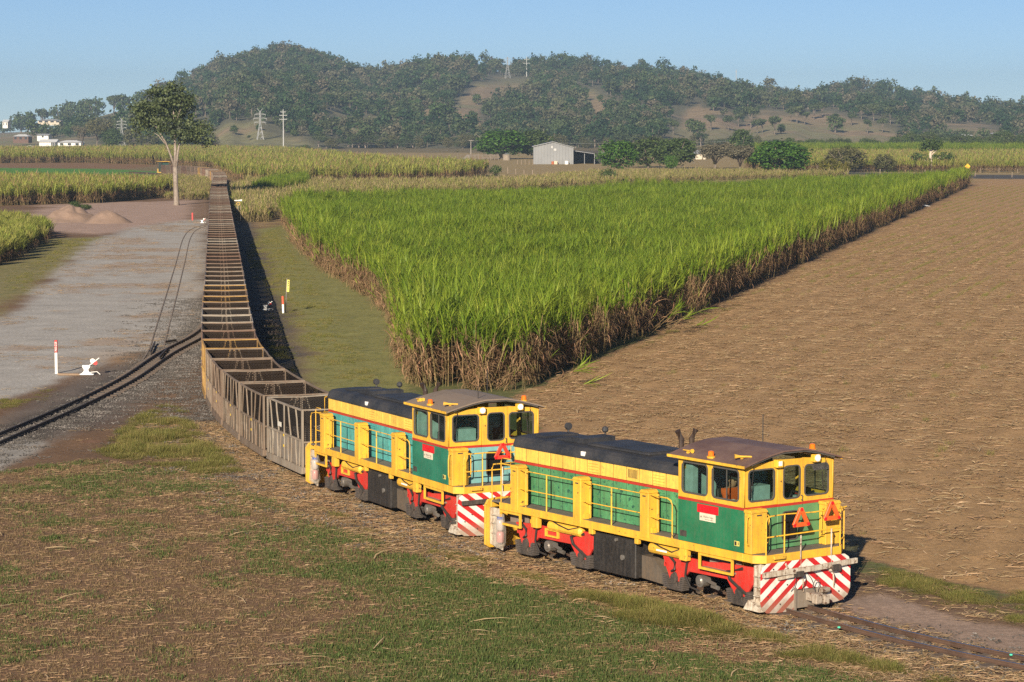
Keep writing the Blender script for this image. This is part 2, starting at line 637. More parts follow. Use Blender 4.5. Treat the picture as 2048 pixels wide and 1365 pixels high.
def zone_colours(x, y):
    d = np.hypot(x, y)
    px, py = PROJ(x, y)
    n1 = fbm(x / 6.0, y / 6.0, 1, 5) - 0.5
    n2 = fbm(x / 1.1, y / 1.1, 9, 4) - 0.5
    n3 = fbm(x / 25.0, y / 25.0, 17, 4) - 0.5
    jit = n1 * 2.2 + n2 * 1.2
    js = np.clip(d / 90.0, 0.5, 4)
    N = len(x)
    col = np.empty((N, 3)); straw = np.zeros(N); green = np.zeros(N); grain = np.full(N, 1.0)
    def put(w, c, st=None, gr=None):
        w = np.clip(w, 0, 1)
        col[:] = col * (1 - w[:, None]) + np.array(c)[None] * w[:, None]
        if st is not None: straw[:] = straw * (1 - w) + st * w
        if gr is not None: green[:] = green * (1 - w) + gr * w
    # lawn: browner to the left, greener to the right and in lusher patches
    col[:] = (0.130, 0.080, 0.050)
    straw[:] = 0.30
    gfac = np.clip(0.10 + 0.85 * sstep(250, 1050, px) + n1 * 1.6 + n3 * 0.8, 0, 1)
    gfac *= np.where(d > 130, 0.6, 1)
    green[:] = gfac
    bare = sstep(0.10, 0.22, n1 * 0.7 + n2 * 0.55 - 0.04)
    put(bare * 0.8, (0.180, 0.098, 0.064), 0.15, 0.03)
    far = sstep(380, 600, d)
    put(far, (0.15, 0.115, 0.06), 0.3, 0.45)
    def z(pl, soft=0.5, amp=1.0):
        return sstep(-soft, soft, (sdf(x, y, pl) + jit * amp * js) / js)
    put(z(Z_PASTURE, 1.0, 1.5), (0.250, 0.190, 0.095), 0.2, 0.30)
    put(z(Z_TAN, 1, 1), (0.22, 0.155, 0.08), 0.5, 0.2)
    put(z(Z_STUBBLE, 1, .6), (0.17, 0.098, 0.052), 0.4, 0.1)
    put(z(Z_GREENSTRIP, 1, .4), (0.070, 0.180, 0.03), 0.0, 0.0)
    put(z(Z_VERGE, .6, .8), (0.185, 0.160, 0.072), 0.25, 0.5)
    put(z(Z_LUSH, .6, .7), (0.180, 0.175, 0.066), 0.15, 0.45)
    put(z(Z_DIRT, .6, .8), (0.300, 0.215, 0.178), 0.1, 0.02)
    put(z(Z_ASH, .6, .7), (0.098, 0.070, 0.056), 0.25, 0.04)
    # litter along the line
    dm = pdist(x, y, MAIN[::4])
    band = sstep(4.6, 2.6, dm + jit * 0.9)
    put(band * np.where(y < 130, 1, .8), (0.135, 0.088, 0.060), 0.75, 0.04)
    bed = sstep(1.9, 1.0, dm + jit * 0.3)
    put(bed * 0.8, (0.075, 0.052, 0.040), 0.55, 0.0)
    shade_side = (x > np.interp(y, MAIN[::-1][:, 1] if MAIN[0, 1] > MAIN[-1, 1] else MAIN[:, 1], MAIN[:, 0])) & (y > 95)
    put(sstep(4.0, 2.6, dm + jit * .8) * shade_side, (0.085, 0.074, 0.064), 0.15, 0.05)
    db = pdist(x, y, BR[::4])
    gz = z(Z_GRAVEL, .45, .45)
    put(gz, (0.300, 0.288, 0.275), 0.0, 0.0)
    leaf = gz * sstep(0.02, 0.2, n1 + n2 * .5 + 0.10 * np.exp(-((px - 300) / 120) ** 2) - .02) * sstep(-2.5, 1, sdf(x, y, Z_GRAVEL) - 2)
    put(leaf * .55, (0.270, 0.190, 0.135), 0.8, 0.0)
    put(z(Z_GRAVEL2, .35, .4), (0.30, 0.285, 0.265), 0.0, 0.0)
    bb = sstep(1.5, .7, db + jit * .35) * (1 - 0.85 * z(Z_GRAVEL2, .3, .2))
    put(bb * np.where(px > 200, .9, .8), (0.068, 0.062, 0.058), 0.08, 0.0)
    put(sstep(2.4, 1.4, db + jit * .9) * (1 - bb) * .4 * (1 - gz), (0.15, 0.14, 0.132), 0.05, 0)
    rust = np.exp(-((px - 225) / 55) ** 2 - ((py - 712) / 16) ** 2)
    put(rust * .9 * (1 - gz * .6), (0.26, 0.165, 0.09), 0.2, 0)
    fz = z(Z_FIELD, .5, .5)
    put(fz, (0.292, 0.184, 0.092), 0.9, 0.02)
    put(z(Z_PATH, .35, .3), (0.235, 0.172, 0.138), 0.12, 0.0)
    put(z(Z_ROAD, .6, .1), (0.065, 0.062, 0.062), 0.0, 0.0)
    # far ground under the hills
    put(sstep(900, 1100, d) * .6, (0.15, 0.12, 0.065), 0.1, 0.4)
    zone = np.zeros(N, int)
    zone[(gz > .5)] = 1
    zone[z(Z_GRAVEL2, .35, .4) > .5] = 1
    zone[fz > .5] = 2
    zone[(bed > .5) & (zone == 0)] = 3
    zone[z(Z_PATH, .35, .3) > .5] = 4
    zone[z(Z_ROAD, .6, .1) > .5] = 5
    zone[(z(Z_DIRT, .6, .8) > .5) & (zone == 0)] = 6
    return col, straw, green, zone


GROUND_GAIN = 1.22


def ground_material():
    m, t, out = ng('open_ground')
    ge = node(t, 'ShaderNodeNewGeometry')
    P = ge.outputs['Position']
    at = node(t, 'ShaderNodeVertexColor', layer_name='albedo')
    st = node(t, 'ShaderNodeAttribute', attribute_name='straw').outputs['Fac']
    gr = node(t, 'ShaderNodeAttribute', attribute_name='green').outputs['Fac']
    n_f = noise(t, P, 34.0, 4, 0.7)
    n_m = noise(t, P, 6.0, 6, 0.68)
    n_l = noise(t, P, 0.5, 5, 0.6)
    mul = mth(t, 'MULTIPLY', rng_map(t, n_f, 0.25, 0.75, 0.5, 1.5), rng_map(t, n_m, 0.25, 0.75, 0.6, 1.4))
    mul = mth(t, 'MULTIPLY', mul, rng_map(t, n_l, 0.3, 0.7, 0.86, 1.14))
    # planted rows of the cut field
    dt = node(t, 'ShaderNodeVectorMath', operation='DOT_PRODUCT')
    t.links.new(P, dt.inputs[0]); dt.inputs[1].default_value = (0.959, -0.283, 0)
    rw = mth(t, 'SINE', mth(t, 'ADD', mth(t, 'MULTIPLY', dt.outputs['Value'], 2 * math.pi / 1.55), mth(t, 'MULTIPLY', n_m, 1.6)))
    infield = rng_map(t, st, 0.82, 0.89, 0, 1)
    mul = mth(t, 'MULTIPLY', mul, mth(t, 'ADD', 1.0, mth(t, 'MULTIPLY', mth(t, 'MULTIPLY', rw, infield), 0.09)))
    # green growth in patches
    gp = noise(t, P, 1.7, 6, 0.65)
    gm = mth(t, 'ADD', gp, mth(t, 'MULTIPLY', mth(t, 'SUBTRACT', gr, 0.5), 0.75))
    gm = rng_map(t, gm, 0.46, 0.66, 0, 1)
    gcol = mixc(t, n_m, (0.052, 0.080, 0.025), (0.115, 0.128, 0.048))
    base = mixc(t, mth(t, 'MULTIPLY', gm, 0.85), at.outputs[0], gcol)
    # pale straw strokes lying across the ground in two directions
    def stroke(ang, sc, lo, hi):
        mp = node(t, 'ShaderNodeMapping')
        mp.inputs['Rotation'].default_value = (0, 0, ang)
        mp.inputs['Scale'].default_value = (sc, sc * 7, sc)
        t.links.new(P, mp.inputs[0])
        return rng_map(t, noise(t, mp.outputs[0], 1.0, 3, 0.6), lo, hi, 0, 1)
    s1 = stroke(0.9, 3.4, 0.57, 0.67); s2 = stroke(-0.7, 4.6, 0.58, 0.68); s3 = stroke(1.6, 5.6, 0.58, 0.68)
    s = mth(t, 'MINIMUM', mth(t, 'ADD', mth(t, 'ADD', s1, s2), s3), 1.0)
    s = mth(t, 'MULTIPLY', s, st)
    vv = node(t, 'ShaderNodeVectorMath', operation='SCALE')
    t.links.new(base, vv.inputs[0]); t.links.new(mth(t, 'MULTIPLY', mul, GROUND_GAIN), vv.inputs['Scale'])
    col = mixc(t, mth(t, 'MULTIPLY', s, 0.55), vv.outputs[0], (0.40, 0.28, 0.155))
    b = node(t, 'ShaderNodeBsdfPrincipled')
    b.inputs['Roughness'].default_value = 0.95
    b.inputs['Specular IOR Level'].default_value = 0.15
    t.links.new(col, b.inputs['Base Color'])
    h = mth(t, 'ADD', mth(t, 'MULTIPLY', n_f, 0.4), mth(t, 'ADD', n_m, mth(t, 'MULTIPLY', s, 0.5)))
    bp = node(t, 'ShaderNodeBump'); bp.inputs['Strength'].default_value = 0.4; bp.inputs['Distance'].default_value = 0.025
    t.links.new(h, bp.inputs['Height']); t.links.new(bp.outputs[0], b.inputs['Normal'])
    t.links.new(b.outputs[0], out.inputs[0])
    return m


GM = ground_material()


def ground_height(x, y):
    d = np.hypot(x, y)
    z = (fbm(x / 2.3, y / 2.3, 31, 3) - 0.5) * 0.07 + (fbm(x / 0.7, y / 0.7, 37, 2) - 0.5) * 0.03
    dm = np.minimum(pdist(x, y, MAIN[::6]), np.minimum(pdist(x, y, BR[::6]), pdist(x, y, SD[::6])))
    z = z * sstep(0.8, 2.6, dm)
    # planted rows of the cut field, running along its long edge
    fx, fy = 0.283, 0.959
    across = x * fy - y * fx
    rows = 0.018 * np.sin(across * 2 * math.pi / 1.55) * sstep(0, 2, sdf(x, y, Z_FIELD))
    return (z + rows) * sstep(3.0, 20.0, d) - 0.0


def build_ground():
    rr = [4.0]
    while rr[-1] < 3000:
        r = rr[-1]
        k = 0.05 if r < 36 else 0.0042 if r < 130 else 0.0055 if r < 460 else 0.016 if r < 1500 else 0.15
        rr.append(r * (1 + k))
    R = np.array(rr)
    A = np.radians(np.concatenate([np.arange(-180, -18, 6.0), np.arange(-18, -14, 0.5), np.arange(-14, 14, 0.125), np.arange(14, 18, 0.5), np.arange(18, 180, 6.0)]))
    nr, na = len(R), len(A)
    RR, AA = np.meshgrid(R, A, indexing='ij')
    x = (RR * np.sin(AA)).ravel(); y = (RR * np.cos(AA)).ravel()
    z = ground_height(x, y)
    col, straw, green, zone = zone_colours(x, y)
    i = np.arange(nr - 1)[:, None]; j = np.arange(na)[None, :]
    j2 = (j + 1) % na
    F = np.stack([(i * na + j + 0 * i), (i * na + j2), ((i + 1) * na + j2), ((i + 1) * na + j)], -1).reshape(-1, 4)
    F = F[:, ::-1]
    fz = zone[F].astype(int)
    fzone = np.where((fz[:, 0] == fz[:, 2]), fz[:, 0], fz[:, 1])
    names = ['ground', 'gravel_yard', 'harvested_field', 'track_bed', 'dirt_path', 'road', 'dirt_clearing']
    for zi, nm in enumerate(names):
        f = F[fzone == zi]
        if not len(f): continue
        used, inv = np.unique(f.ravel(), return_inverse=True)
        me = bpy.data.meshes.new(nm)
        me.vertices.add(len(used))
        me.vertices.foreach_set('co', np.stack([x[used], y[used], z[used]], 1).astype(np.float32).ravel())
        me.loops.add(len(inv)); me.loops.foreach_set('vertex_index', inv.astype(np.int32))
        me.polygons.add(len(f)); me.polygons.foreach_set('loop_start', np.arange(0, len(inv), 4, dtype=np.int32))
        me.polygons.foreach_set('loop_total', np.full(len(f), 4, np.int32))
        me.polygons.foreach_set('use_smooth', np.ones(len(f), bool))
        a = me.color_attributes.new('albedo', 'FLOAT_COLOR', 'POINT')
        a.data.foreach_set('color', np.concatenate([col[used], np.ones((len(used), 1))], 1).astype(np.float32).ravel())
        for an, av in (('straw', straw), ('green', green)):
            q = me.attributes.new(an, 'FLOAT', 'POINT'); q.data.foreach_set('value', av[used].astype(np.float32))
        me.update(calc_edges=True)
        me.materials.append(GM)
        o = link_mesh(nm, me)
        o['kind'] = 'structure'


build_ground()


def gz1(x, y):
    return float(ground_height(np.array([float(x)]), np.array([float(y)]))[0])


# ------------------------------------------------------------------ hills
RIDGE = [(-700, 285), (-400, 280), (-200, 272), (-60, 264), (0, 258), (60, 252), (110, 245), (160, 232), (210, 220), (260, 206), (330, 188), (380, 168), (410, 150), (440, 138), (480, 124), (520, 112), (560, 104), (600, 102), (640, 111),
         (690, 136), (740, 150), (800, 139), (860, 128), (900, 122), (960, 128), (1010, 134), (1100, 133), (1180, 132), (1230, 137), (1290, 146), (1350, 152), (1410, 162),
         (1450, 168), (1480, 178), (1520, 184), (1570, 185), (1620, 190), (1690, 180), (1740, 182), (1800, 192), (1850, 199), (1920, 208), (1990, 217), (2060, 227), (2200, 250), (2500, 268), (2900, 280)]
R0, RT = 1150.0, 2050.0
_rx = np.array([p[0] for p in RIDGE], float); _ry = np.array([p[1] for p in RIDGE], float)


def hill_height(x, y):
    r = np.hypot(x, y)
    a = np.arctan2(x, y)
    px = 1024 + FPX * np.tan(np.clip(a, -1.2, 1.2))
    ry = np.interp(px, _rx, _ry)
    zr = CAM_H + (250 - ry - 12) / FPX * RT
    zr = np.maximum(zr, 2)
    base = R0 + 120 * (fbm(px / 130.0, px * 0, 3, 3) - 0.5) * 2
    t = np.clip((r - base) / (RT - base), 0, None)
    s = np.where(t <= 1, t ** 1.15 * (1.45 - 0.45 * t), 1 - 0.9 * (t - 1))
    s = np.where(t > 1, np.maximum(s, 0.1), s)
    lump = (fbm(x / 150.0, y / 210.0, 51, 4) - 0.5) * 40 * np.clip(5 * t * (1 - t) ** 2, 0, 1) * np.clip(zr / 60, .2, 1)
    return zr * s + lump - 0.6 * (t <= 0)


CLEAR = [[(905, 218), (950, 168), (1000, 160), (1055, 160), (1048, 186), (1000, 205), (965, 214), (962, 238), (1010, 250), (960, 262), (905, 240)],
         [(1146, 176), (1185, 180), (1238, 206), (1232, 222), (1190, 232), (1176, 205)],
         [(1330, 300), (1345, 262), (1378, 218), (1400, 206), (1418, 232), (1480, 262), (1512, 244), (1506, 226), (1530, 222), (1560, 226), (1600, 232), (1660, 224), (1712, 240), (1790, 256), (1800, 300)],
         [(1890, 254), (1950, 248), (2000, 264), (1990, 274), (1900, 270)],
         [(425, 292), (432, 262), (470, 246), (515, 246), (530, 268), (600, 280), (640, 292)],
         [(140, 246), (200, 224), (280, 212), (272, 240), (180, 254)],
         [(-60, 276), (60, 254), (110, 262), (90, 278), (200, 286), (200, 300), (-60, 300)],
         [(640, 238), (700, 240), (780, 244), (770, 258), (690, 254)]]


def in_clear(px, py):
    c = np.full(px.shape, -1e9)
    for pl in CLEAR:
        c = np.maximum(c, sdf(px, py, pl))
    return c


def build_hills():
    A = np.radians(np.concatenate([np.arange(-32, -14, 1.0), np.arange(-14, 14, 0.11), np.arange(14, 33, 1.0)]))
    R = np.concatenate([np.arange(980, 1200, 22), np.arange(1200, 2060, 10), np.arange(2060, 3000, 60)]).astype(float)
    RR, AA = np.meshgrid(R, A, indexing='ij')
    x = (RR * np.sin(AA)).ravel(); y = (RR * np.cos(AA)).ravel()
    z = hill_height(x, y)
    px, py = PROJ(x, y, z)
    n = fbm(x / 45, y / 45, 71, 4) - 0.5
    cl = np.maximum(sstep(-6, 6, in_clear(px, py) + n * 26), .8 * sstep(.10, .16, fbm(x / 70, y / 70, 91, 3) - .5))
    c1 = np.array((0.235, 0.170, 0.100)); c2 = np.array((0.175, 0.165, 0.075)); c0 = np.array((0.085, 0.082, 0.045)); c3 = np.array((0.26, 0.16, 0.11))
    k = sstep(-.15, .15, fbm(x / 90, y / 90, 77, 3) - 0.5 + n * .4)[:, None]
    open_ = c1 * (1 - k) + c2 * k
    kk = sstep(.08, .2, n)[:, None]
    open_ = open_ * (1 - kk * .6) + c3 * kk * .6
    col = c0[None] * (1 - cl[:, None]) + open_ * cl[:, None]
    nr, na = len(R), len(A)
    i = np.arange(nr - 1)[:, None]; j = np.arange(na - 1)[None, :]
    F = np.stack([i * na + j, (i + 1) * na + j, (i + 1) * na + j + 1, i * na + j + 1], -1).reshape(-1, 4)[:, ::-1]
    me = bpy.data.meshes.new('hills')
    me.from_pydata(np.stack([x, y, z], 1).tolist(), [], F.tolist())
    a = me.color_attributes.new('albedo', 'FLOAT_COLOR', 'POINT')
    a.data.foreach_set('color', np.concatenate([col, np.ones((len(x), 1))], 1).astype(np.float32).ravel())
    me.polygons.foreach_set('use_smooth', [True] * len(F))
    m, t, out = ng('hill_pasture')
    at = node(t, 'ShaderNodeVertexColor', layer_name='albedo')
    ge = node(t, 'ShaderNodeNewGeometry')
    n1 = noise(t, ge.outputs['Position'], 0.12, 6, 0.65)
    vv = node(t, 'ShaderNodeVectorMath', operation='SCALE')
    t.links.new(at.outputs[0], vv.inputs[0]); t.links.new(rng_map(t, n1, .3, .7, .65, 1.35), vv.inputs['Scale'])
    b = node(t, 'ShaderNodeBsdfPrincipled'); b.inputs['Roughness'].default_value = 1
    t.links.new(vv.outputs[0], b.inputs['Base Color']); t.links.new(b.outputs[0], out.inputs[0])
    me.materials.append(m)
    bm = bmesh.new(); bm.from_mesh(me); bmesh.ops.recalc_face_normals(bm, faces=bm.faces); bm.to_mesh(me); bm.free()
    o = link_mesh('hills', me); o['kind'] = 'structure'


build_hills()


def hill_at_px(px, py):
    """first hill point on the sight line of a survey photograph place"""
    rs = np.arange(1000, 2100, 4.0)
    th = math.atan((px - 1024) / FPX)
    xs, ys = rs * math.sin(th), rs * math.cos(th)
    zs = hill_height(xs, ys)
    _, q = PROJ(xs, ys, zs)
    k = np.argmax(q <= py) if (q <= py).any() else int(np.argmin(q))
    return float(xs[k]), float(ys[k]), float(zs[k])
# ------------------------------------------------------------------ paints
YEL = paint('yellow_paint', (0.74, 0.425, 0.035), 0.5, dirt=(0.18, 0.11, 0.055), dirt_amt=0.34, fade=0.14, chips=0.2)
YELR = paint('yellow_rail_paint', (0.80, 0.46, 0.03), 0.5, dirt_amt=0.35, fade=0.12, chips=0.35)
YELH = paint('yellow_hood_paint', (0.80, 0.52, 0.085), 0.55, dirt=(0.20, 0.12, 0.06), dirt_amt=0.42, fade=0.14, chips=0.25)
GRN = paint('green_cab_paint', (0.012, 0.160, 0.073), 0.4, dirt_amt=0.2, fade=0.16)
GRNH = paint('green_hood_paint', (0.065, 0.255, 0.110), 0.5, dirt=(0.06, 0.10, 0.05), dirt_amt=0.55, fade=0.3, chips=0.45, chip_col=(0.02, 0.085, 0.06))
GRNF = paint('faded_green_door_paint', (0.075, 0.235, 0.10), 0.5, dirt_amt=0.25, fade=0.25)
TEAL = paint('teal_cab_paint', (0.012, 0.165, 0.105), 0.4, dirt_amt=0.14, fade=0.2)
TEALH = paint('teal_hood_paint', (0.070, 0.350, 0.345), 0.5, dirt=(0.04, 0.12, 0.11), dirt_amt=0.5, fade=0.2, chips=0.3, chip_col=(0.02, 0.12, 0.11))
TEALF = paint('pale_blue_door_paint', (0.150, 0.360, 0.370), 0.5, dirt_amt=0.2, fade=0.2)
RED = paint('red_bogie_paint', (0.56, 0.024, 0.018), 0.45, dirt_amt=0.3, fade=0.15)
REDS = paint('red_stripe_paint', (0.42, 0.022, 0.014), 0.45, dirt_amt=0.25, fade=0.1)
REDP = simple('red_plate', (0.60, 0.012, 0.022), 0.35)
ROOFG = paint('dark_hood_roof', (0.020, 0.023, 0.030), 0.55, dirt=(0.07, 0.06, 0.055), dirt_amt=0.35, fade=0.2, streak=False)
RUSTR = paint('rusty_cab_roof', (0.135, 0.078, 0.066), 0.55, dirt=(0.20, 0.14, 0.11), dirt_amt=0.45, fade=0.2, streak=False)
BEIGER = paint('dusty_cab_roof', (0.235, 0.185, 0.145), 0.65, dirt=(0.13, 0.09, 0.07), dirt_amt=0.55, fade=0.25, streak=False)
BLK = paint('black_tank_paint', (0.012, 0.012, 0.013), 0.45, dirt=(0.10, 0.08, 0.065), dirt_amt=0.25, fade=0.2)
DARK = paint('dark_running_gear', (0.030, 0.026, 0.024), 0.75, dirt=(0.12, 0.09, 0.07), dirt_amt=0.5)
RUB = paint('ribbed_rubber', (0.055, 0.048, 0.045), 0.8, dirt=(0.13, 0.10, 0.08), dirt_amt=0.5)
STEEL = paint('dull_steel', (0.22, 0.21, 0.20), 0.45, metal=0.5, dirt_amt=0.4)
DECK = paint('walkway_plate', (0.120, 0.105, 0.095), 0.75, dirt=(0.18, 0.13, 0.10), dirt_amt=0.5, streak=False)
WHT = paint('dirty_white_paint', (0.58, 0.53, 0.45), 0.55, dirt=(0.20, 0.13, 0.08), dirt_amt=0.85, chips=0.35)
WHTC = simple('clean_white_paint', (0.82, 0.82, 0.80), 0.45)
SEAL = simple('window_rubber', (0.075, 0.070, 0.066), 0.6)
INTR = simple('cab_lining', (0.34, 0.46, 0.46), 0.6)
ORNG = simple('orange_plastic', (0.78, 0.12, 0.025), 0.35)
ORNR = simple('red_orange_plastic', (0.72, 0.05, 0.03), 0.35)
AMB = simple('amber_lens', (0.75, 0.16, 0.01), 0.2)
LENS = simple('lamp_lens', (0.85, 0.85, 0.82), 0.12)
BROWN = paint('scorched_pipe', (0.030, 0.016, 0.013), 0.6, dirt_amt=0.2)
HOSE = simple('hose_rubber', (0.028, 0.024, 0.022), 0.6)
WOOD = paint('grimy_boards', (0.22, 0.17, 0.14), 0.8, dirt_amt=0.5)


def hazard(name, sgn):
    """red and white chevron boards: flat print running up to the middle"""
    m, t, out = ng(name)
    tc = node(t, 'ShaderNodeTexCoord')
    sp = node(t, 'ShaderNodeSeparateXYZ'); t.links.new(tc.outputs['Object'], sp.inputs[0])
    ay = mth(t, 'ABSOLUTE', sp.outputs[1])
    w = mth(t, 'ADD', sp.outputs[2], mth(t, 'MULTIPLY', ay, 0.74 * sgn))
    fr = mth(t, 'FRACT', mth(t, 'ADD', mth(t, 'DIVIDE', w, 0.300), 10.12))
    st = mth(t, 'LESS_THAN', fr, 0.47)
    n1 = noise(t, tc.outputs['Object'], 2.2, 5, 0.6); n2 = noise(t, tc.outputs['Object'], 22, 5, 0.65)
    wcol = mixc(t, rng_map(t, n1, .42, .68, 0, .55), (0.74, 0.72, 0.68), (0.40, 0.31, 0.22))
    rcol = mixc(t, rng_map(t, n1, .4, .7, 0, .5), (0.50, 0.016, 0.020), (0.30, 0.035, 0.025))
    c = mixc(t, st, wcol, rcol)
    low = rng_map(t, mth(t, 'ADD', sp.outputs[2], mth(t, 'MULTIPLY', n1, -0.5)), -0.1, 0.25, .65, 0)
    c = mixc(t, low, c, (0.22, 0.15, 0.10))
    c = mixc(t, rng_map(t, n2, .68, .72, 0, .8), c, (0.13, 0.08, 0.05))
    b = node(t, 'ShaderNodeBsdfPrincipled'); b.inputs['Roughness'].default_value = .5
    t.links.new(c, b.inputs['Base Color']); t.links.new(b.outputs[0], out.inputs[0])
    return m


HAZ1 = hazard('red_white_chevrons_up', 1)
HAZ2 = hazard('red_white_chevrons_down', -1)


def glass(name, tint, refl=0.6):
    m, t, out = ng(name)
    tr = node(t, 'ShaderNodeBsdfTransparent'); tr.inputs[0].default_value = c4(tint)
    gl = node(t, 'ShaderNodeBsdfGlossy'); gl.inputs['Roughness'].default_value = 0.02
    fr = node(t, 'ShaderNodeFresnel'); fr.inputs[0].default_value = 1.5
    mx = node(t, 'ShaderNodeMixShader')
    ge = node(t, 'ShaderNodeNewGeometry')
    t.links.new(mth(t, 'MULTIPLY', fr.outputs[0], mth(t, 'SUBTRACT', 1.0, ge.outputs['Backfacing'])), mx.inputs[0]); t.links.new(tr.outputs[0], mx.inputs[1]); t.links.new(gl.outputs[0], mx.inputs[2])
    t.links.new(mx.outputs[0], out.inputs[0])
    return m


GLASS = glass('tinted_glass', (0.74, 0.82, 0.79))


def ring_tube(mb, pts2, axis, c, r, m=0):
    pts = [{'x': (c, p[0], p[1]), 'y': (p[0], c, p[1])}[axis] for p in pts2]
    pts.append(pts[0])
    mb.tube(pts, r, 4, m, cap=False)


def make_loco(loc, rz, label, pal):
    T = empty('diesel_locomotive', (loc[0], loc[1], 0.0), rz, label, 'locomotive', 'cane locomotives coupled at the head of the train')
    W = 1.3
    XR, XF = -9.02, 0.45
    # ---- main frame and deck
    mb = MB()
    mb.box(XR, -0.02, -W, -W + 0.05, 1.14, 1.318)
    mb.box(XR, -0.02, W - 0.05, W, 1.14, 1.318)
    mb.box(XR - 0.45, XR - 0.40, -W + .05, W - .05, 1.14, 1.318)
    mb.prism([(-0.02, -W), (0.30, -W), (0.50, -W + 0.22), (0.50, W - 0.22), (0.30, W), (-0.02, W), (-0.02, W - .05), (0.27, W - .05), (0.45, W - 0.25), (0.45, -W + 0.25), (0.27, -W + .05), (-0.02, -W + .05)], 'z', 1.14, 1.316)
    mb.box(XR, 0.3, -0.45, -0.33, 0.85, 1.25); mb.box(XR, 0.3, 0.33, 0.45, 0.85, 1.25)
    for x in (-7.55, -2.0):
        mb.box(x - 0.14, x + 0.10, -W - 0.012, -W + 0.13, 0.88, 1.14); mb.box(x - 0.14, x + 0.10, W - 0.13, W + 0.012, 0.88, 1.14)
    mb.box(-5.45, -5.30, -W + .004, -W + 0.1, 1.02, 1.14); mb.box(-3.75, -3.62, -W + .004, -W + 0.1, 1.02, 1.14)
    mb.box(0.505, 0.58, -0.92, -0.60, 1.22, 1.30)
    mb.build('main_frame', YEL, T, bevel=0.008)
    mb = MB()
    k = XR - .39
    while k < -2.25:
        k2 = min(k + 1.12, -2.2)
        mb.box(k + 0.004, k2 - 0.004, -W + 0.052, W - 0.052, 1.285, 1.322 + random.uniform(0, .003)); k = k2
    mb.prism([(-0.01, -W + .052), (0.265, -W + .052), (0.444, -W + .252), (0.444, W - .252), (0.265, W - .052), (-0.01, W - .052)], 'z', 1.285, 1.322)
    mb.build('walkway', DECK, T)
    # ---- hood
    H = 0.86
    HX0, HX1 = -8.98, -2.19
    mb = MB(); mb.box(HX0, HX1, -H + .018, H - .018, 1.325, 2.70); mb.build('hood_core', simple('seam_black', (.008, .008, .008), .9), T)
    nd = 14
    w = (HX1 - HX0) / nd
    for k in range(nd):
        a, b = HX0 + k * w + .016, HX0 + (k + 1) * w - .016
        pr = random.uniform(0, 0.006)
        mb = MB(); mb.box(a, b, -H - pr, -H + .02, 1.335, 2.262)
        if k in (2, 5, 8, 11):
            mb.box(b - .05, b - .03, -H - pr - .02, -H - pr, 1.75, 1.90)
        if k in (1, 4, 7, 10):
            mb.box(a + .02, a + .06, -H - pr - .012, -H - pr, 1.5, 1.54); mb.box(a + .02, a + .06, -H - pr - .012, -H - pr, 2.05, 2.09)
        mb.build('hood_door', pal['hood'], T, bevel=0.004)
        lou = k in (6, 11, 13)
        mb = MB()
        if lou:
            for q in range(4):
                z = 2.37 + q * 0.066
                mb.add([(a + .03, -H - .003, z), (b - .03, -H - .003, z), (b - .03, -H - .028, z + .012), (a + .03, -H - .028, z + .012), (a + .03, -H - .003, z + .052), (b - .03, -H - .003, z + .052)],
                       [(0, 1, 2, 3), (3, 2, 5, 4), (0, 3, 4), (1, 5, 2)])
            mb.box(a, b, -H - .003, -H + .02, 2.332, 2.645)
        elif k == 9:
            mb.box(a, b, -H - .002, -H + .02, 2.332, 2.40); mb.box(a, b, -H - .002, -H + .02, 2.60, 2.645)
            mb.box(a, a + .03, -H - .002, -H + .02, 2.40, 2.60); mb.box(b - .03, b, -H - .002, -H + .02, 2.40, 2.60)
            for q in range(9):
                x = a + .05 + q * (b - a - .1) / 8
                mb.box(x - .006, x + .006, -H - .001, -H + .012, 2.40, 2.60)
        else:
            mb.box(a, b, -H - pr, -H + .02, 2.332, 2.645)
        mb.build('hood_panel', YELH, T, bevel=0 if lou else 0.004)
    for k in (6, 11, 13):
        a, b = HX0 + k * w + .03, HX0 + (k + 1) * w - .03
        mb = MB()
        for q in range(5 if k == 13 else 2):
            z = 2.19 - q * 0.055
            mb.add([(a, -H - .008, z), (b, -H - .008, z), (b, -H - .03, z + .01), (a, -H - .03, z + .01), (a, -H - .008, z + .04), (b, -H - .008, z + .04)], [(0, 1, 2, 3), (3, 2, 5, 4), (0, 3, 4), (1, 5, 2)])
        if k == 13:
            for q in range(8):
                z = 1.86 - q * 0.055
                mb.add([(a, -H - .008, z), (b, -H - .008, z), (b, -H - .03, z + .01), (a, -H - .03, z + .01), (a, -H - .008, z + .04), (b, -H - .008, z + .04)], [(0, 1, 2, 3), (3, 2, 5, 4), (0, 3, 4), (1, 5, 2)])
        mb.build('louvre', pal['hood'], T)
    for b4 in ((HX0, HX1, -H - .009, -H + .02), (HX0, HX1, H - .02, H + .009), (HX0 - .009, HX0, -H, H)):
        mb = MB(); mb.box(*b4, 2.268, 2.326); mb.build('red_stripe', REDS, T)
    mb = MB(); mb.box(HX0, HX1, H - .012, H, 1.335, 2.262); mb.box(HX0 - .006, HX0 + .01, -H, H, 1.335, 2.262); mb.build('hood_far_side', pal['hood'], T)
    mb = MB(); mb.box(HX0, HX1, H - .012, H, 2.332, 2.645); mb.box(HX0 - .006, HX0 + .01, -H, H, 2.332, 2.645); mb.build('hood_far_panel', YELH, T)
    # rounded dark roof of the hood
    prof = [(-H - .012, 2.648), (-H - .012, 2.70), (-H + .035, 2.83), (-H + .12, 2.893), (-H + .32, 2.915), (0, 2.93), (H - .32, 2.915), (H - .12, 2.893), (H - .035, 2.83), (H + .012, 2.70), (H + .012, 2.648)]
    mb = MB()
    xs = [HX0 - .05, HX0 + 2.55, HX0 + 2.558, HX1]
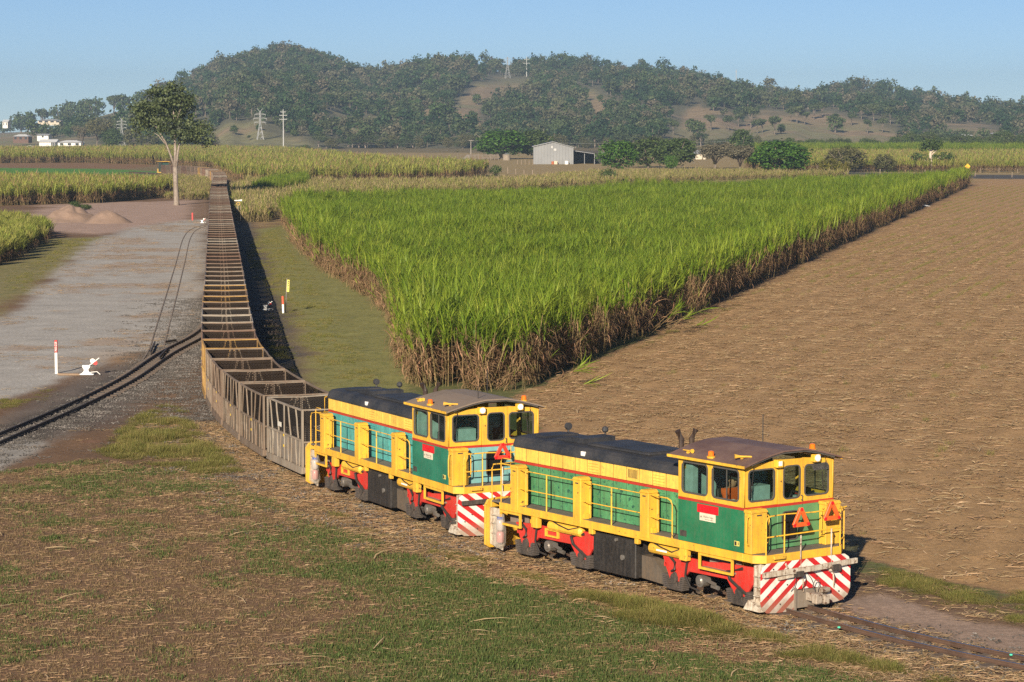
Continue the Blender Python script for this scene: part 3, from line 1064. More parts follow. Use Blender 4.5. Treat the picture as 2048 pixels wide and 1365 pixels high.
    mb.prism(prof, 'x', HX0 - .05, HX0 + 2.55)
    mb.prism([(p[0] * 1.004, p[1] + .003) for p in prof], 'x', HX0 + 2.557, HX1)
    mb.build('hood_roof', ROOFG, T, bevel=0.0)
    mb = MB()
    mb.box(-6.45, -4.15, -0.56, 0.62, 2.922, 2.975)
    mb.box(-6.40, -5.32, -0.52, 0.58, 2.975, 2.99); mb.box(-5.28, -4.20, -0.52, 0.58, 2.975, 2.99)
    mb.build('roof_hatch', ROOFG, T, bevel=0.012)
    mb = MB()
    mb.add([(-7.9, -.45, 2.92), (-6.75, -.45, 2.92), (-6.75, .5, 2.92), (-7.9, .5, 2.92), (-6.75, -.45, 3.04), (-6.75, .5, 3.04), (-7.2, -.45, 3.04), (-7.2, .5, 3.04)],
           [(0, 1, 4, 6), (1, 2, 5, 4), (2, 3, 7, 5), (3, 0, 6, 7), (6, 4, 5, 7)])
    mb.box(-8.6, -8.2, -.5, .5, 2.915, 2.96)
    mb.build('air_scoop', ROOFG, T)
    mb = MB(); mb.box(-3.75, -2.5, -0.45, 0.45, 2.922, 2.955); mb.tube([(-3.1, -.2, 2.955), (-3.1, -.2, 2.99)], .18, 12); mb.build('roof_hatch', ROOFG, T, bevel=.01)
    mb = MB(); mb.tube([(-8.55, .45, 2.9), (-8.55, .45, 3.06)], .025, 6); mb.tube([(-8.50, .45, 3.10), (-8.60, .45, 3.10)], .085, 12); mb.build('rear_lamp', ROOFG, T)
    mb = MB(); mb.tube([(-7.3, .62, 2.9), (-7.3, .62, 3.06)], .02, 6); mb.ball((-7.3, .62, 3.13), .085, 10); mb.build('air_filter', ROOFG, T)
    mb = MB(); mb.box(-6.30, -6.16, -H - .018, -H + .03, 2.72, 2.82); mb.build('marker_lamp', WHTC, T)
    mb = MB(); mb.box(-2.36, -2.27, -H - .05, -H, 2.66, 2.78); mb.build('marker_lamp', WHTC, T)
    # twin exhausts
    for y, s in ((-.55, -1), (-.25, 1)):
        mb = MB()
        mb.tube([(-3.0, y, 2.8), (-3.0, y, 3.36)], .06, 10)
        mb.tube([(-3.0, y, 3.35), (-3.0, y, 3.42), (-3.0 + .02 * s, y + .10 * s, 3.62)], [.066, .068, .072], 10)
        mb.build('exhaust_stack', BROWN, T, smooth=False)
    # ---- handrails with sand boxes at the deck edge
    for xa in (-8.54, -6.04, -3.54):
        for sy in (-1, 1):
            mb = MB()
            y0, y1 = (-W - .006, -W + .27) if sy < 0 else (W - .27, W + .006)
            mb.box(xa, xa + .30, y0, y1, 1.20 if sy < 0 else 1.32, 2.22)
            mb.prism([(xa - .012, 2.22), (xa + .312, 2.22), (xa + .312, 2.245), (xa + .25, 2.29), (xa + .05, 2.29), (xa - .012, 2.245)], 'y', y0 - .012, y1 + .012)
            mb.box(xa + .30, xa + .36, y1 - .05 if sy < 0 else y0, y1 if sy < 0 else y0 + .05, 1.325, 2.20)
            b = mb.build('sand_box', YEL, T, bevel=.008)
            if sy < 0:
                mb = MB(); mb.box(xa + .09, xa + .21, y0 - .004, y0 + .01, 2.135, 2.165); mb.build('filler_slot', DARK, b)
                mb = MB(); mb.box(xa + .30, xa + .37, y0 + .08, y0 + .20, 1.325, 1.44); mb.build('bracket', pal.get('brk', YELR), b)
    for sy in (-1, 1):
        y = sy * (W - .045)
        mb = MB()
        for a, b in ((-8.24, -6.04), (-5.74, -3.54)):
            mb.tube([(a, y, 2.19), (b, y, 2.19)], .0125, 6); mb.tube([(a, y, 1.74), (b, y, 1.74)], .0125, 6)
            mb.tube([((a + b) / 2, y, 1.31), ((a + b) / 2, y, 2.19)], .017, 6)
        mb.tube([(-7.98, y, 1.31), (-7.98, y, 2.19)], .016, 6)
        mb.tube([(-3.24, y, 2.19), (-2.62, y, 2.19), (-2.50, y, 2.15), (-2.45, y, 2.05), (-2.45, y, 1.19)], .016, 6)
        mb.tube([(-3.24, y, 1.70), (-2.45, y, 1.70)], .0125, 6)
        mb.build('handrail', YELR, T)
    mb = MB()
    for sy in (-1, 1):
        mb = MB()
        y = sy * (W - .06)
        mb.tube([(-9.40, y, 1.31), (-9.40, y, 2.10), (-9.34, y, 2.2), (-9.0, y, 2.26), (-8.6, y, 2.26)], .016, 6)
        mb.tube([(-9.02, y, 1.31), (-9.02, y, 2.32), (-8.97, y, 2.4), (-8.66, y, 2.4)], .0125, 6)
        mb.tube([(-9.02, y, 1.75), (-8.54, y, 1.75)], .0125, 6)
        mb.tube([(-8.98, sy * (H + .03), 1.6), (-8.98, sy * (H + .12), 1.62), (-8.98, sy * (H + .12), 2.68), (-8.98, sy * (H + .03), 2.7)], .0125, 6)
        mb.tube([(-9.40, sy * .5, 1.31), (-9.40, sy * .5, 2.2), (-9.40, sy * 1.2, 2.2)], .0125, 6)
        mb.build('rear_handrail', YELR, T)
    # ---- cab
    CX0 = -2.19
    cabmats = [YEL, pal['cab'], REDS]
    def side_hole(x0, x1): return rrect(x0, 2.42, x1, 3.09, .09)
    zc = lambda c: 0 if c.z > 2.30 else 2 if c.z > 2.24 else 1
    winS = [(-2.05, -1.20), (-1.03, -.16)]
    winF = [(-1.17, -.44), (-.185, .29), (.44, 1.13)]
    for sy in (-1, 1):
        y0, y1 = (-W, -W + .04) if sy < 0 else (W - .04, W)
        plate('cab_side', [(CX0, 2.302), (0, 2.302), (0, 3.18), (CX0, 3.18)], [side_hole(*q) for q in winS], 'y', y0, y1, YEL, T)
        mb = MB(); mb.box(CX0, 0, y0, y1, 1.325, 2.240); mb.build('cab_side_lower', pal['cab'], T, bevel=.004)
        mb = MB(); mb.box(CX0, 0, y0 - (.003 if sy < 0 else 0), y1 + (.003 if sy > 0 else 0), 2.242, 2.30); mb.build('red_stripe', REDS, T)
    # front wall (door panel stands out slightly)
    for a_, b_ in ((-W + .042, -.355), (.385, W - .042)):
        mb = MB(); mb.box(-.04, .0, a_, b_, 1.325, 2.24); mb.build('cab_front_lower', pal['front'], T, bevel=.004)
        mb = MB(); mb.box(-.04, .004, a_, b_, 2.242, 2.30); mb.build('red_stripe', REDS, T)
    plate('cab_front', [(-W + .042, 2.302), (-.355, 2.302), (-.355, 3.26), (-W + .042, 3.18)], [rrect(winF[0][0], 2.42, winF[0][1], 3.09, .09)], 'x', -.04, 0, YEL, T)
    plate('cab_front', [(.385, 2.302), (W - .042, 2.302), (W - .042, 3.18), (.385, 3.26)], [rrect(winF[2][0], 2.42, winF[2][1], 3.09, .09)], 'x', -.04, 0, YEL, T)
    dz = lambda c: 0 if c.z > 2.3 else 1
    D = plate('cab_door', [(-.345, 2.30), (.375, 2.30), (.375, 3.255), (-.345, 3.255)], [rrect(winF[1][0], 2.40, winF[1][1], 3.11, .10)], 'x', -.032, .014, YEL, T)
    plate('door_lower', [(-.345, 1.34), (.375, 1.34), (.375, 2.24), (-.345, 2.24)], [rrect(-.22, 1.50, .26, 2.12, .09)], 'x', -.032, .014, pal['front'], D)
    mb = MB(); mb.box(-.032, .018, -.345, .375, 2.242, 2.298); mb.build('door_stripe', REDS, D)
    mb = MB(); mb.box(-.026, -.020, -.21, .25, 1.51, 2.11); mb.build('door_pane', simple('dark_pane', (0.008, 0.009, 0.010), .12), D)
    mb = MB(); ring_tube(mb, rrect(-.22, 1.50, .26, 2.12, .09), 'x', .014, .018); ring_tube(mb, rrect(winF[1][0], 2.40, winF[1][1], 3.11, .10), 'x', .014, .02); mb.build('door_seal', SEAL, D)
    mb = MB(); mb.box(-.012, -.006, winF[1][0] + .005, winF[1][1] - .005, 2.405, 3.105); mb.build('door_window', GLASS, D)
    mb = MB(); mb.tube([(.014, .33, 2.34), (.06, .33, 2.34), (.06, .33, 2.44), (.014, .33, 2.44)], .012, 5); mb.build('door_handle', SEAL, D)
    for (a, b) in winS:
        for sy in (-1, 1):
            mb = MB(); y = sy * (W - .02)
            mb.box(a + .005, b - .005, y - .003, y + .003, 2.425, 3.085)
            wn_ = mb.build('side_window', GLASS, T)
            mb = MB(); ring_tube(mb, side_hole(a, b), 'y', sy * (W + .002), .024)
            if a > -1.1: mb.box((a + b) / 2 + .005, (a + b) / 2 + .025, y - .012, y + .012, 2.43, 3.08)
            mb.build('window_seal', SEAL, wn_)
    for q in (0, 2):
        a, b = winF[q]
        mb = MB(); mb.box(-.022, -.016, a + .005, b - .005, 2.425, 3.085); wn_ = mb.build('front_window', GLASS, T)
        mb = MB(); ring_tube(mb, rrect(a, 2.42, b, 3.09, .09), 'x', .002, .022); mb.build('window_seal', SEAL, wn_)
        mb = MB()
        x = b - .10 if q == 2 else a + .12
        mb.bar((.035, x, 3.16), (.03, x - .02 if q == 2 else x - .06, 2.62), .012, .012); mb.bar((.03, x - .10, 2.92), (.03, x - .06, 2.50), .016, .016)
        mb.build('wiper', HOSE, T)
    if pal.get('visor'):
        mb = MB(); mb.add([(.01, .62, 3.08), (.01, 1.12, 3.08), (.06, 1.10, 2.96), (.06, .66, 2.96)], [(0, 1, 2, 3), (3, 2, 1, 0)]); mb.build('sun_visor', simple('visor_grey', (.12, .115, .11), .6), T)
    # rear wall and fittings inside
    plate('cab_rear', [(-W + .042, 1.325), (W - .042, 1.325), (W - .042, 3.18), (.38, 3.26), (-.38, 3.26), (-W + .042, 3.18)], [rrect(-1.16, 2.98, -.9, 3.1, .03), rrect(.9, 2.5, 1.16, 3.1, .03)], 'x', CX0, CX0 + .04, YEL, T)
    mb = MB()
    mb.box(CX0 + .042, -.042, -W + .042, W - .042, 1.325, 1.40)
    mb.box(CX0 + .041, CX0 + .06, -W + .05, W - .05, 1.40, 2.9)
    mb.box(-.55, -.10, -1.0, -.30, 1.40, 2.40); mb.box(-.46, -.12, -.95, -.45, 2.40, 2.72)
    mb.box(-.50, -.10, .45, 1.15, 1.40, 2.38); mb.box(-1.5, -.9, -.25, .25, 1.40, 2.15)
    mb.box(-2.05, -1.82, -1.2, -1.05, 1.4, 3.1); mb.box(-1.75, -1.15, -1.2, -.85, 1.40, 2.30)
    mb.box(-1.35, -.95, .62, 1.02, 1.40, 2.1)
    mb.build('cab_interior', INTR, T)
    SEATM = simple('black_seat', (.03, .03, .032), .7)
    for (sx, sy_) in ((-1.02, -.78), (-1.02, .80)):
        mb = MB()
        mb.box(sx - .24, sx + .22, sy_ - .23, sy_ + .23, 1.93, 2.03); mb.box(sx - .30, sx - .2, sy_ - .21, sy_ + .21, 1.98, 2.55); mb.tube([(sx, sy_, 1.4), (sx, sy_, 1.93)], .06, 8)
        mb.build('seat', SEATM, T, bevel=.03)
    mb = MB()
    mb.box(-.47, -.46, -.93, -.5, 2.45, 2.66)
    CTRM = simple('dark_control', (.02, .02, .022), .4)
    mb.build('gauge_panel', CTRM, T)
    for p_, q_ in (((-.56, -.75, 2.40), (-.66, -.78, 2.52)), ((-.56, -.55, 2.40), (-.62, -.55, 2.54))):
        mb = MB(); mb.tube([p_, q_], .015, 6); mb.build('control_lever', CTRM, T)
    mb = MB(); mb.tube([(-.3, .2, 2.2), (-.3, .35, 2.5), (-.2, .65, 2.42), (-.2, .9, 2.45)], .03, 6)
    mb.build('control_pipe', CTRM, T)
    # ---- roof of the cab
    def rz_(y):
        t = abs(y) / 1.42
        return 3.215 + 0.27 * (1 - max(0, (t - .18) / .82) ** 1.35)
    ys = [-1.42, -1.2, -.95, -.65, -.3, .3, .65, .95, 1.2, 1.42]
    top = [(y, rz_(y)) for y in ys]
    mb = MB(); mb.prism(top + [(y, z - .035) for y, z in reversed(top)], 'x', -2.42, .17)
    mb.build('cab_roof', pal['roof'], T, smooth=False)
    mb = MB(); mb.box(-2.43, .15, -1.438, -1.40, 3.165, 3.222); mb.box(-2.43, .15, 1.40, 1.438, 3.165, 3.222); mb.build('roof_gutter', pal.get('gut', YEL), T)
    mb = MB(); mb.prism([(y, rz_(y) - .036) for y in ys[1:-1]] + [(y, rz_(y) - .075) for y in reversed(ys[1:-1])], 'x', .0, .145); mb.build('roof_lip', SEAL, T)
    def beacon(x, y, dark):
        z = rz_(y)
        mb = MB(); mb.tube([(x, y, z - .01), (x, y, z + .035)], [.085, .10], 12); b = mb.build('beacon', YEL, T)
        mb = MB(); mb.tube([(x, y, z + .036), (x, y, z + .14), (x, y, z + .155)], [.068, .062, .03], 12); mb.build('amber_lens', AMB, b)
    beacon(-1.12, -1.27, 0); beacon(-.50, 1.12, 1)
    def horn(x, y, dx, dy, n):
        z = rz_(y)
        mb = MB()
        for q in range(n):
            ox, oy = -dy * .07 * q, dx * .07 * q
            mb.tube([(x + ox - dx * .2, y + oy - dy * .2, z + .045), (x + ox + dx * .05, y + oy + dy * .05, z + .05), (x + ox + dx * .16, y + oy + dy * .16, z + .055)], [.012, .02, .05], 8)
        mb.box(x - .03, x + .03, y - .03, y + .03, z - .01, z + .03)
        mb.build('air_horn', YEL, T)
    horn(-1.95, -1.22, 1, -.1, pal.get('h1', 1)); horn(-.32, -1.08, -.55, -.85, 2)
    mb = MB(); mb.tube([(-1.5, .55, 3.4), (-1.5, .55, 4.05)], .012, 5); mb.build('aerial', HOSE, T)
    if pal.get('h1', 1) == 2:
        mb = MB(); mb.tube([(-.2, -.35, 3.42), (-.2, -.35, 3.8)], .012, 5); mb.build('aerial', HOSE, T)
    for (y, z, sq) in ((-.38, 3.20, 1), (.70, 3.24, 0)):
        mb = MB(); mb.box(0.002, .13, y - .09, y + .09, z - .09, z + .08); h = mb.build('headlight', pal.get('lampbox', YEL), T, bevel=.01)
        mb = MB()
        if sq and pal.get('visor'): mb.box(.131, .138, y - .05, y + .05, z - .05, z + .05)
        else: mb.tube([(.131, y, z), (.142, y, z)], .078, 12)
        mb.build('lens', LENS, h)
    # plates on the cab side
    mb = MB(); mb.box(-1.53, -.83, -W - .012, -W, 2.035, 2.215); mb.build('red_number_plate', REDP, T)
    mb = MB(); mb.box(-1.45, -.92, -W - .009, -W, 1.86, 2.03); wp = mb.build('name_plate', simple('cream_sign', (.66, .60, .48), .5), T)
    tx = simple('sign_lettering', (.22, .18, .15), .6)
    for s_, sz, xx, zz in (('Mackay Sugar', .062, -1.15, 1.955), ('Mackay Sugar Limited', .030, -1.14, 1.900)):
        me = text_mesh(s_, sz); me.materials.append(tx)
        o = link_mesh('lettering', me, wp); o.location = (xx, -W - .0105, zz); o.rotation_euler = (math.pi / 2, 0, 0)
    mb = MB(); mb.ball((-1.39, -W - .009, 1.945), .022, 8); mb.build('emblem', tx, wp)
    mb = MB(); mb.box(-2.12, -1.9, -W - .008, -W, 1.43, 1.56); gq = mb.build('vent_grille', DARK, T)
    mb = MB(); mb.box(-.29, -.13, -W - .006, -W, 1.455, 1.56); q = mb.build('warning_decal', simple('decal_yellow', (.72, .6, .16), .5), T)
    mb = MB(); mb.box(-.28, -.215, -W - .0075, -W - .006, 1.465, 1.55); mb.box(-.175, -.15, -W - .0075, -W - .006, 1.48, 1.54); mb.build('decal_print', HOSE, q)
    # front sand boxes with grab irons
    for (a, b) in ((-W + .01, -.84), (.86, W - .01)):
        mb = MB(); mb.box(.016, .24, a, b, 1.325, 2.20); mb.prism([(.004, 2.20), (.255, 2.20), (.255, 2.225), (.2, 2.27), (.004, 2.27)], 'y', a - .012, b + .012)
        bx = mb.build('sand_box', YEL, T, bevel=.008)
        mb = MB(); mb.box(.238, .244, (a + b) / 2 - .07, (a + b) / 2 + .07, 2.135, 2.165); mb.build('filler_slot', DARK, bx)
        for y, s in ((a, -1), (b, 1)):
            mb = MB(); mb.tube([(.2, y, 2.14), (.2, y + s * .075, 2.12), (.2, y + s * .09, 2.0), (.2, y + s * .09, 1.62), (.2, y + s * .075, 1.54), (.2, y, 1.52)], .014, 6)
            mb.build('grab_iron', YELR, bx)
    # front railing
    mb = MB()
    xf = .47
    mb.tube([(xf, -1.07, 1.2), (xf, -1.07, 2.03), (xf, -1.03, 2.12), (xf, -.94, 2.15), (xf, -.50, 2.16), (xf, .3, 2.13), (xf, 1.07, 2.15), (xf, 1.25, 2.17)], .016, 6)
    for y, zt in ((-.55, 2.16), (1.07, 2.15), (1.34, 2.12)):
        mb.tube([(xf if y < 1.2 else .3, y, 1.2), (xf if y < 1.2 else .3, y, zt)], .016, 6)
    mb.tube([(xf, -1.07, 1.70), (xf, 1.12, 1.72)], .016, 6)
    mb.tube([(xf, 1.07, 1.45), (.3, 1.34, 1.47)], .016, 6); mb.tube([(xf, 1.07, 2.15), (.3, 1.34, 2.12)], .016, 6)
    mb.build('front_handrail', YELR, T)
    # warning triangles on poles
    for (y, zc_, c, bent) in pal['tri']:
        mb = MB()
        pts = [(.55, y, zc_ - .36), (.56, y - .01, .95), (.60, y + .02, .78), (.58, y + .06, .45)]
        mb.tube(pts, .017, 6, 0)
        pole = mb.build('marker_pole', WHT, T)
        mb = MB()
        o_ = [(-.255, -.17), (.255, -.17), (.05, .25), (-.05, .25)]
        i_ = [(-.13, -.09), (.13, -.09), (0, .12)]
        def bar3(p, q, wd):
            mb.bar((.545, y + p[0], zc_ + p[1]), (.545, y + q[0], zc_ + q[1]), wd, .05, 0, up=(1, 0, 0))
        bar3((-.21, -.13), (.21, -.13), .09); bar3((-.20, -.14), (0, .22), .09); bar3((.20, -.14), (0, .22), .09)
        tri = mb.build('warning_triangle', c, pole, bevel=.006)
        for p in ((-.2, -.13), (.2, -.13), (0, .2)):
            mb = MB(); mb.tube([(.572, y + p[0], zc_ + p[1]), (.582, y + p[0], zc_ + p[1])], .036, 8)
            mb.build('reflector', REDP, tri)
    # ---- front plough
    zt = 1.155
    outl = [(-1.29, .30), (-1.24, .17), (-1.12, .09), (-.88, .07), (-.42, .06), (-.32, .06), (-.32, .52), (.60, .50), (.60, .13), (.85, .12), (1.06, .15), (1.22, .25), (1.29, .40), (1.29, .96), (1.24, 1.08), (1.12, zt), (-1.12, zt), (-1.24, 1.08), (-1.29, .96)]
    plate('plough', outl, [], 'x', .545, .57, pal['haz'], T)
    mb = MB(); mb.box(.16, .54, 1.12, 1.14, .14, 1.12); mb.build('plough_side', WHT, T, bevel=.004)
    mb = MB()
    mb.box(.16, .54, -1.14, -1.12, .14, 1.12)
    mb.prism([(.0, .12), (.54, .12), (.54, .2), (.16, .34)], 'y', -1.30, -1.12)
    for z in (.42, .62, .84): mb.box(.2, .5, -1.19, -1.12, z, z + .02)
    mb.build('plough_side', WHT, T, bevel=.004)
    mb = MB(); mb.box(.20, .544, -.318, .598, .10, .49); mb.box(.545, .60, -.36, -.30, .06, .56)
    mb.build('coupler_pocket', paint('worn_grey', (.20, .17, .14), .6, dirt_amt=.5) if 'worn_grey' not in MATS else MATS['worn_grey'], T)
    mb = MB(); mb.box(.30, .84, .02, .26, .24, .42); mb.box(.80, .96, -.06, .12, .22, .44); mb.box(.82, .98, .16, .32, .20, .40); mb.prism([(.55, .30), (.75, .42), (.75, .5), (.55, .5)], 'y', .3, .56)
    cp = mb.build('coupler', paint('worn_coupler', (.36, .31, .26), .6, dirt_amt=.7, chips=.4) if 'worn_coupler' not in MATS else MATS['worn_coupler'], T, bevel=.02)
    mb = MB(); mb.tube([(.74, .10, .46), (.74, .04, .58), (.74, .10, .70), (.74, .20, .70), (.74, .22, .58), (.74, .16, .46)], .012, 6); mb.build('lifting_link', STEEL, cp)
    if pal.get('beam', True):
        mb = MB()
        mb.bar((.62, -1.28, .93), (.70, .02, .96), .07, .115, 0); mb.bar((.70, .03, .955), (.62, 1.43, .985), .07, .115, 0)
        mb.bar((.60, -.85, .82), (.66, -.45, .86), .05, .09, 0); mb.bar((.62, .62, .86), (.60, .98, .83), .05, .08, 0)
        mb.bar((.59, -.62, 1.12), (.59, -.5, .92), .02, .05, 0)
        bm_ = mb.build('buffer_beam', WHT, T, bevel=.008)
        mb = MB(); mb.box(.645, .74, -.42, -.22, .82, .94); mb.build('beam_clamp', DARK, bm_)
        mb = MB(); mb.box(.69, .76, .63, .83, .86, .98); mb.build('beam_clamp', DARK, bm_)
    else:
        mb = MB(); mb.bar((.62, -1.2, .93), (.66, -.2, .96), .07, .11, 0); mb.build('buffer_beam', DARK, T, bevel=.008)
        mb = MB(); mb.tube([(.60, -.30, .42), (.63, -.28, .78)], .04, 8); mb.build('marker_tube', WHT, T)
    mb = MB()
    for y0, dy in ((-.05, -.08), (.0, .12), (-.32, -.1), (.72, .05)):
        mb.tube([(.58, y0, .86), (.66, y0 + dy * .5, .74), (.66, y0 + dy, .62), (.60, y0 + dy * 1.4, .5)], .008, 5)
    mb.build('air_hose', HOSE, T)
    mb = MB()
    for y, z in ((-.95, 1.02), (-.9, .62), (1.0, .95), (1.05, .7), (-1.1, .45), (.3, .75), (-.75, .25), (.95, .35), (-.55, .65)):
        mb.tube([(.571, y, z), (.585, y, z)], .018, 6)
    mb.build('bolt', DARK, T)
    # ---- rear plough
    mb = MB()
    ro = [(-1.33, .2), (-1.2, .12), (1.2, .12), (1.33, .2), (1.33, 1.18), (1.24, 1.31), (1.08, 1.34), (-1.08, 1.34), (-1.24, 1.31), (-1.33, 1.18)]
    mb.prism(ro, 'x', -9.62, -9.56); mb.box(-9.56, -9.42, -1.05, 1.05, 1.22, 1.32)
    rp = mb.build('rear_plough', YEL, T, bevel=.006)
    mb = MB()
    mb.prism([(-9.555, .22), (-9.02, .12), (-8.98, .3), (-9.02, .95), (-9.1, 1.13), (-9.555, 1.13)], 'y', -1.20, -1.17)
    mb.prism([(-9.555, .22), (-9.02, .12), (-8.98, .3), (-9.02, .95), (-9.1, 1.13), (-9.555, 1.13)], 'y', 1.17, 1.20)
    for z in (.5, .75, .95): mb.box(-9.45, -9.2, -1.255, -1.20, z, z + .02)
    mb.build('plough_side', WHT, rp, bevel=.004)
    mb = MB(); mb.box(-10.2, -9.6, -.12, .12, .25, .45); mb.box(-10.35, -10.15, -.2, .1, .22, .48); mb.build('rear_coupler', DARK, T, bevel=.02)
    # ---- step boxes under the frame
    for (a, b) in ((-1.50, -.36), (-9.0, -8.15)):
        for sy in (-1, 1):
            y0, y1 = (-W + .002, -W + .38) if sy < 0 else (W - .38, W - .002)
            mb = MB()
            for z in (.78, 1.085): mb.box(a, b, y0, y0 + .045, z, z + .05); mb.box(a, b, y1 - .045, y1, z, z + .05)
            for x in (a, b - .05): mb.box(x, x + .05, y0, y0 + .045, .83, 1.085); mb.box(x, x + .05, y1 - .045, y1, .83, 1.085)
            st = mb.build('step_frame', YEL, T)
            mb = MB(); mb.box(a + .05, b - .05, y0 + .05, y1 - .05, .79, .83); mb.box(a + .05, b - .05, y1 - .09, y1 - .06, .83, 1.08); mb.build('step_board', WOOD, st)
    # ---- fuel tank
    mb = MB(); mb.box(-5.40, -3.82, -1.2, 1.2, .19, 1.07)
    ft = mb.build('fuel_tank', BLK, T, bevel=.02)
    mb = MB(); mb.tube([(-4.28, -1.2, .62), (-4.28, -1.235, .62)], .065, 12); mb.tube([(-4.5, -1.2, 1.0), (-4.5, -1.25, 1.0)], .04, 8); mb.build('tank_cap', STEEL, ft)
    mb = MB(); mb.prism([(-3.815, .20), (-2.98, .16), (-3.05, .42), (-3.4, .72), (-3.815, .72)], 'y', -1.02, 1.02); mb.build('gearbox_guard', paint('oily_plate', (.09, .075, .06), .6, dirt_amt=.5) if 'oily_plate' not in MATS else MATS['oily_plate'], T)
    for (a, b) in ((-7.18, -5.86), (-3.36, -2.16)):
        for sy in (-1, 1):
            mb = MB(); y = sy * (W - .17)
            mb.tube([(a, y, .98), (a + .06, y, .98), (b - .06, y, .98), (b, y, .98)], [.06, .125, .125, .06], 12)
            ta = mb.build('air_tank', YEL, T, smooth=False)
            if sy < 0:
                mb = MB(); mb.tube([(a + .1, y - .05, 1.12), (a + .5, y - .12, 1.06), (a + .9, y - .13, 1.0), (b - .1, y - .08, 1.08)], .016, 5); mb.build('tank_pipe', HOSE, ta)
                if a > -4: mb = MB(); mb.box(a + .35, a + .72, y - .128, y - .122, .96, 1.0); mb.build('tank_label', WHTC, ta)
    # ---- bogies
    for bx in (-7.0, -1.38):
        bg_ = 0
        for sy in (-1, 1):
            y0, y1 = sorted((sy * 1.08, sy * 1.14))
            px_ = [(-1.55, .88), (-1.45, .66), (-1.27, .34), (-.93, .34), (-.62, .62), (.66, .64), (.93, .34), (1.27, .34), (1.50, .64), (1.55, 1.02), (.5, .98), (0, .92), (-.6, .93)]
            mb = MB(); mb.prism([(bx + p[0], p[1]) for p in px_], 'y', y0, y1)
            mb.box(bx - 1.5, bx - 1.4, y0 - .0, y1 + .0, .62, .72)
            fr = mb.build('bogie_frame', RED, T, bevel=.006)
            for ax in (-1.10, 1.10):
                mb = MB()
                for q in range(7):
                    z = .17 + q * .042
                    for side in (-1, 1):
                        xx = bx + ax + side * (.255 + .010 * q)
                        mb.box(xx - .085, xx + .085, y0 - .06, y1 + .06, z, z + .030)
                        mb.box(xx - .06, xx + .06, y0 - .04, y1 + .04, z + .030, z + .046)
                mb.build('rubber_spring', RUB, fr)
                mb = MB(); mb.prism([(bx + ax - .075, .50), (bx + ax - .085, .26), (bx + ax - .27, .14), (bx + ax + .27, .14), (bx + ax + .085, .26), (bx + ax + .075, .50), (bx + ax, .56)], 'y', y0 - .035, y1 + .045)
                mb.tube([(bx + ax, sy * 1.10, .40), (bx + ax, sy * 1.19, .40)], .11, 10)
                mb.build('axle_box', DARK, fr, bevel=.01)
            mb = MB(); mb.tube([(bx - .22, sy * .95, .47), (bx - .22, sy * 1.17, .47)], .135, 14); mb.tube([(bx - .22, sy * 1.17, .47), (bx - .22, sy * 1.20, .47)], [.10, .07], 14); mb.tube([(bx - .05, sy * 1.1, .5), (bx + .25, sy * 1.12, .46)], .04, 6); mb.tube([(bx + .1, sy * 1.08, .40), (bx + .32, sy * 1.08, .38)], .05, 6)
            mb.build('brake_cylinder', STEEL, fr)
            mb = MB(); mb.tube([(bx - 1.3, sy * 1.16, .9), (bx - 1.05, sy * 1.2, .78), (bx - 1.05, sy * 1.2, .62), (bx - 1.2, sy * 1.16, .55)], .03, 6)
            mb.tube([(bx - .5, sy * 1.17, 1.0), (bx - .64, sy * 1.19, .8), (bx - .70, sy * 1.18, .52), (bx - .5, sy * 1.2, .3), (bx - .25, sy * 1.18, .26)], .024, 6)
            mb.tube([(bx + 1.2, sy * 1.16, .95), (bx + .75, sy * 1.2, .84), (bx + .85, sy * 1.22, .68), (bx + 1.15, sy * 1.2, .52), (bx + 1.35, sy * 1.18, .42)], .036, 6)
            mb.build('hose', HOSE, fr)
            if bx < -5 and sy < 0:
                mb = MB()
                for a_, b_ in (((-.30, .80), (.24, .80)), ((-.30, .72), (.24, .72))): pass
                mb.box(bx - .30, bx + .22, -1.19, -1.13, .86, .90); mb.box(bx - .30, bx + .22, -1.19, -1.13, .71, .75); mb.box(bx - .30, bx - .25, -1.19, -1.13, .75, .86); mb.box(bx + .17, bx + .22, -1.19, -1.13, .75, .86)
                mb.build('step', YEL, fr)
        mb = MB()
        for ax in (-1.10, 1.10):
            mb.tube([(bx + ax, -1.0, .52), (bx + ax, 1.0, .52)], .07, 8)
            for sy in (-1, 1):
                mb.tube([(bx + ax, sy * .27, .52), (bx + ax, sy * .30, .52), (bx + ax, sy * .302, .52), (bx + ax, sy * .39, .52)], [.40, .40, .365, .36], 20)
        mb.box(bx - 1.3, bx + 1.3, -.2, .2, .55, .85)
        mb.build('wheelset', DARK, T)
    return T


LOCO1 = make_loco(O1, -0.948, 'leading green and yellow locomotive with a rust brown cab roof and two orange triangles',
                  dict(hood=GRNH, cab=GRN, front=GRNF, roof=RUSTR, haz=HAZ1, visor=True, tri=[(-.15, 2.04, ORNG, 0), (.74, 2.10, ORNG, 0)]))
LOCO2 = make_loco(O2, -1.106, 'teal and yellow locomotive with a beige cab roof, between the lead engine and bins',
                  dict(hood=TEALH, cab=TEAL, front=TEALF, roof=BEIGER, haz=HAZ2, beam=False, h1=2, tri=[(-.02, 2.16, ORNR, 0)]))


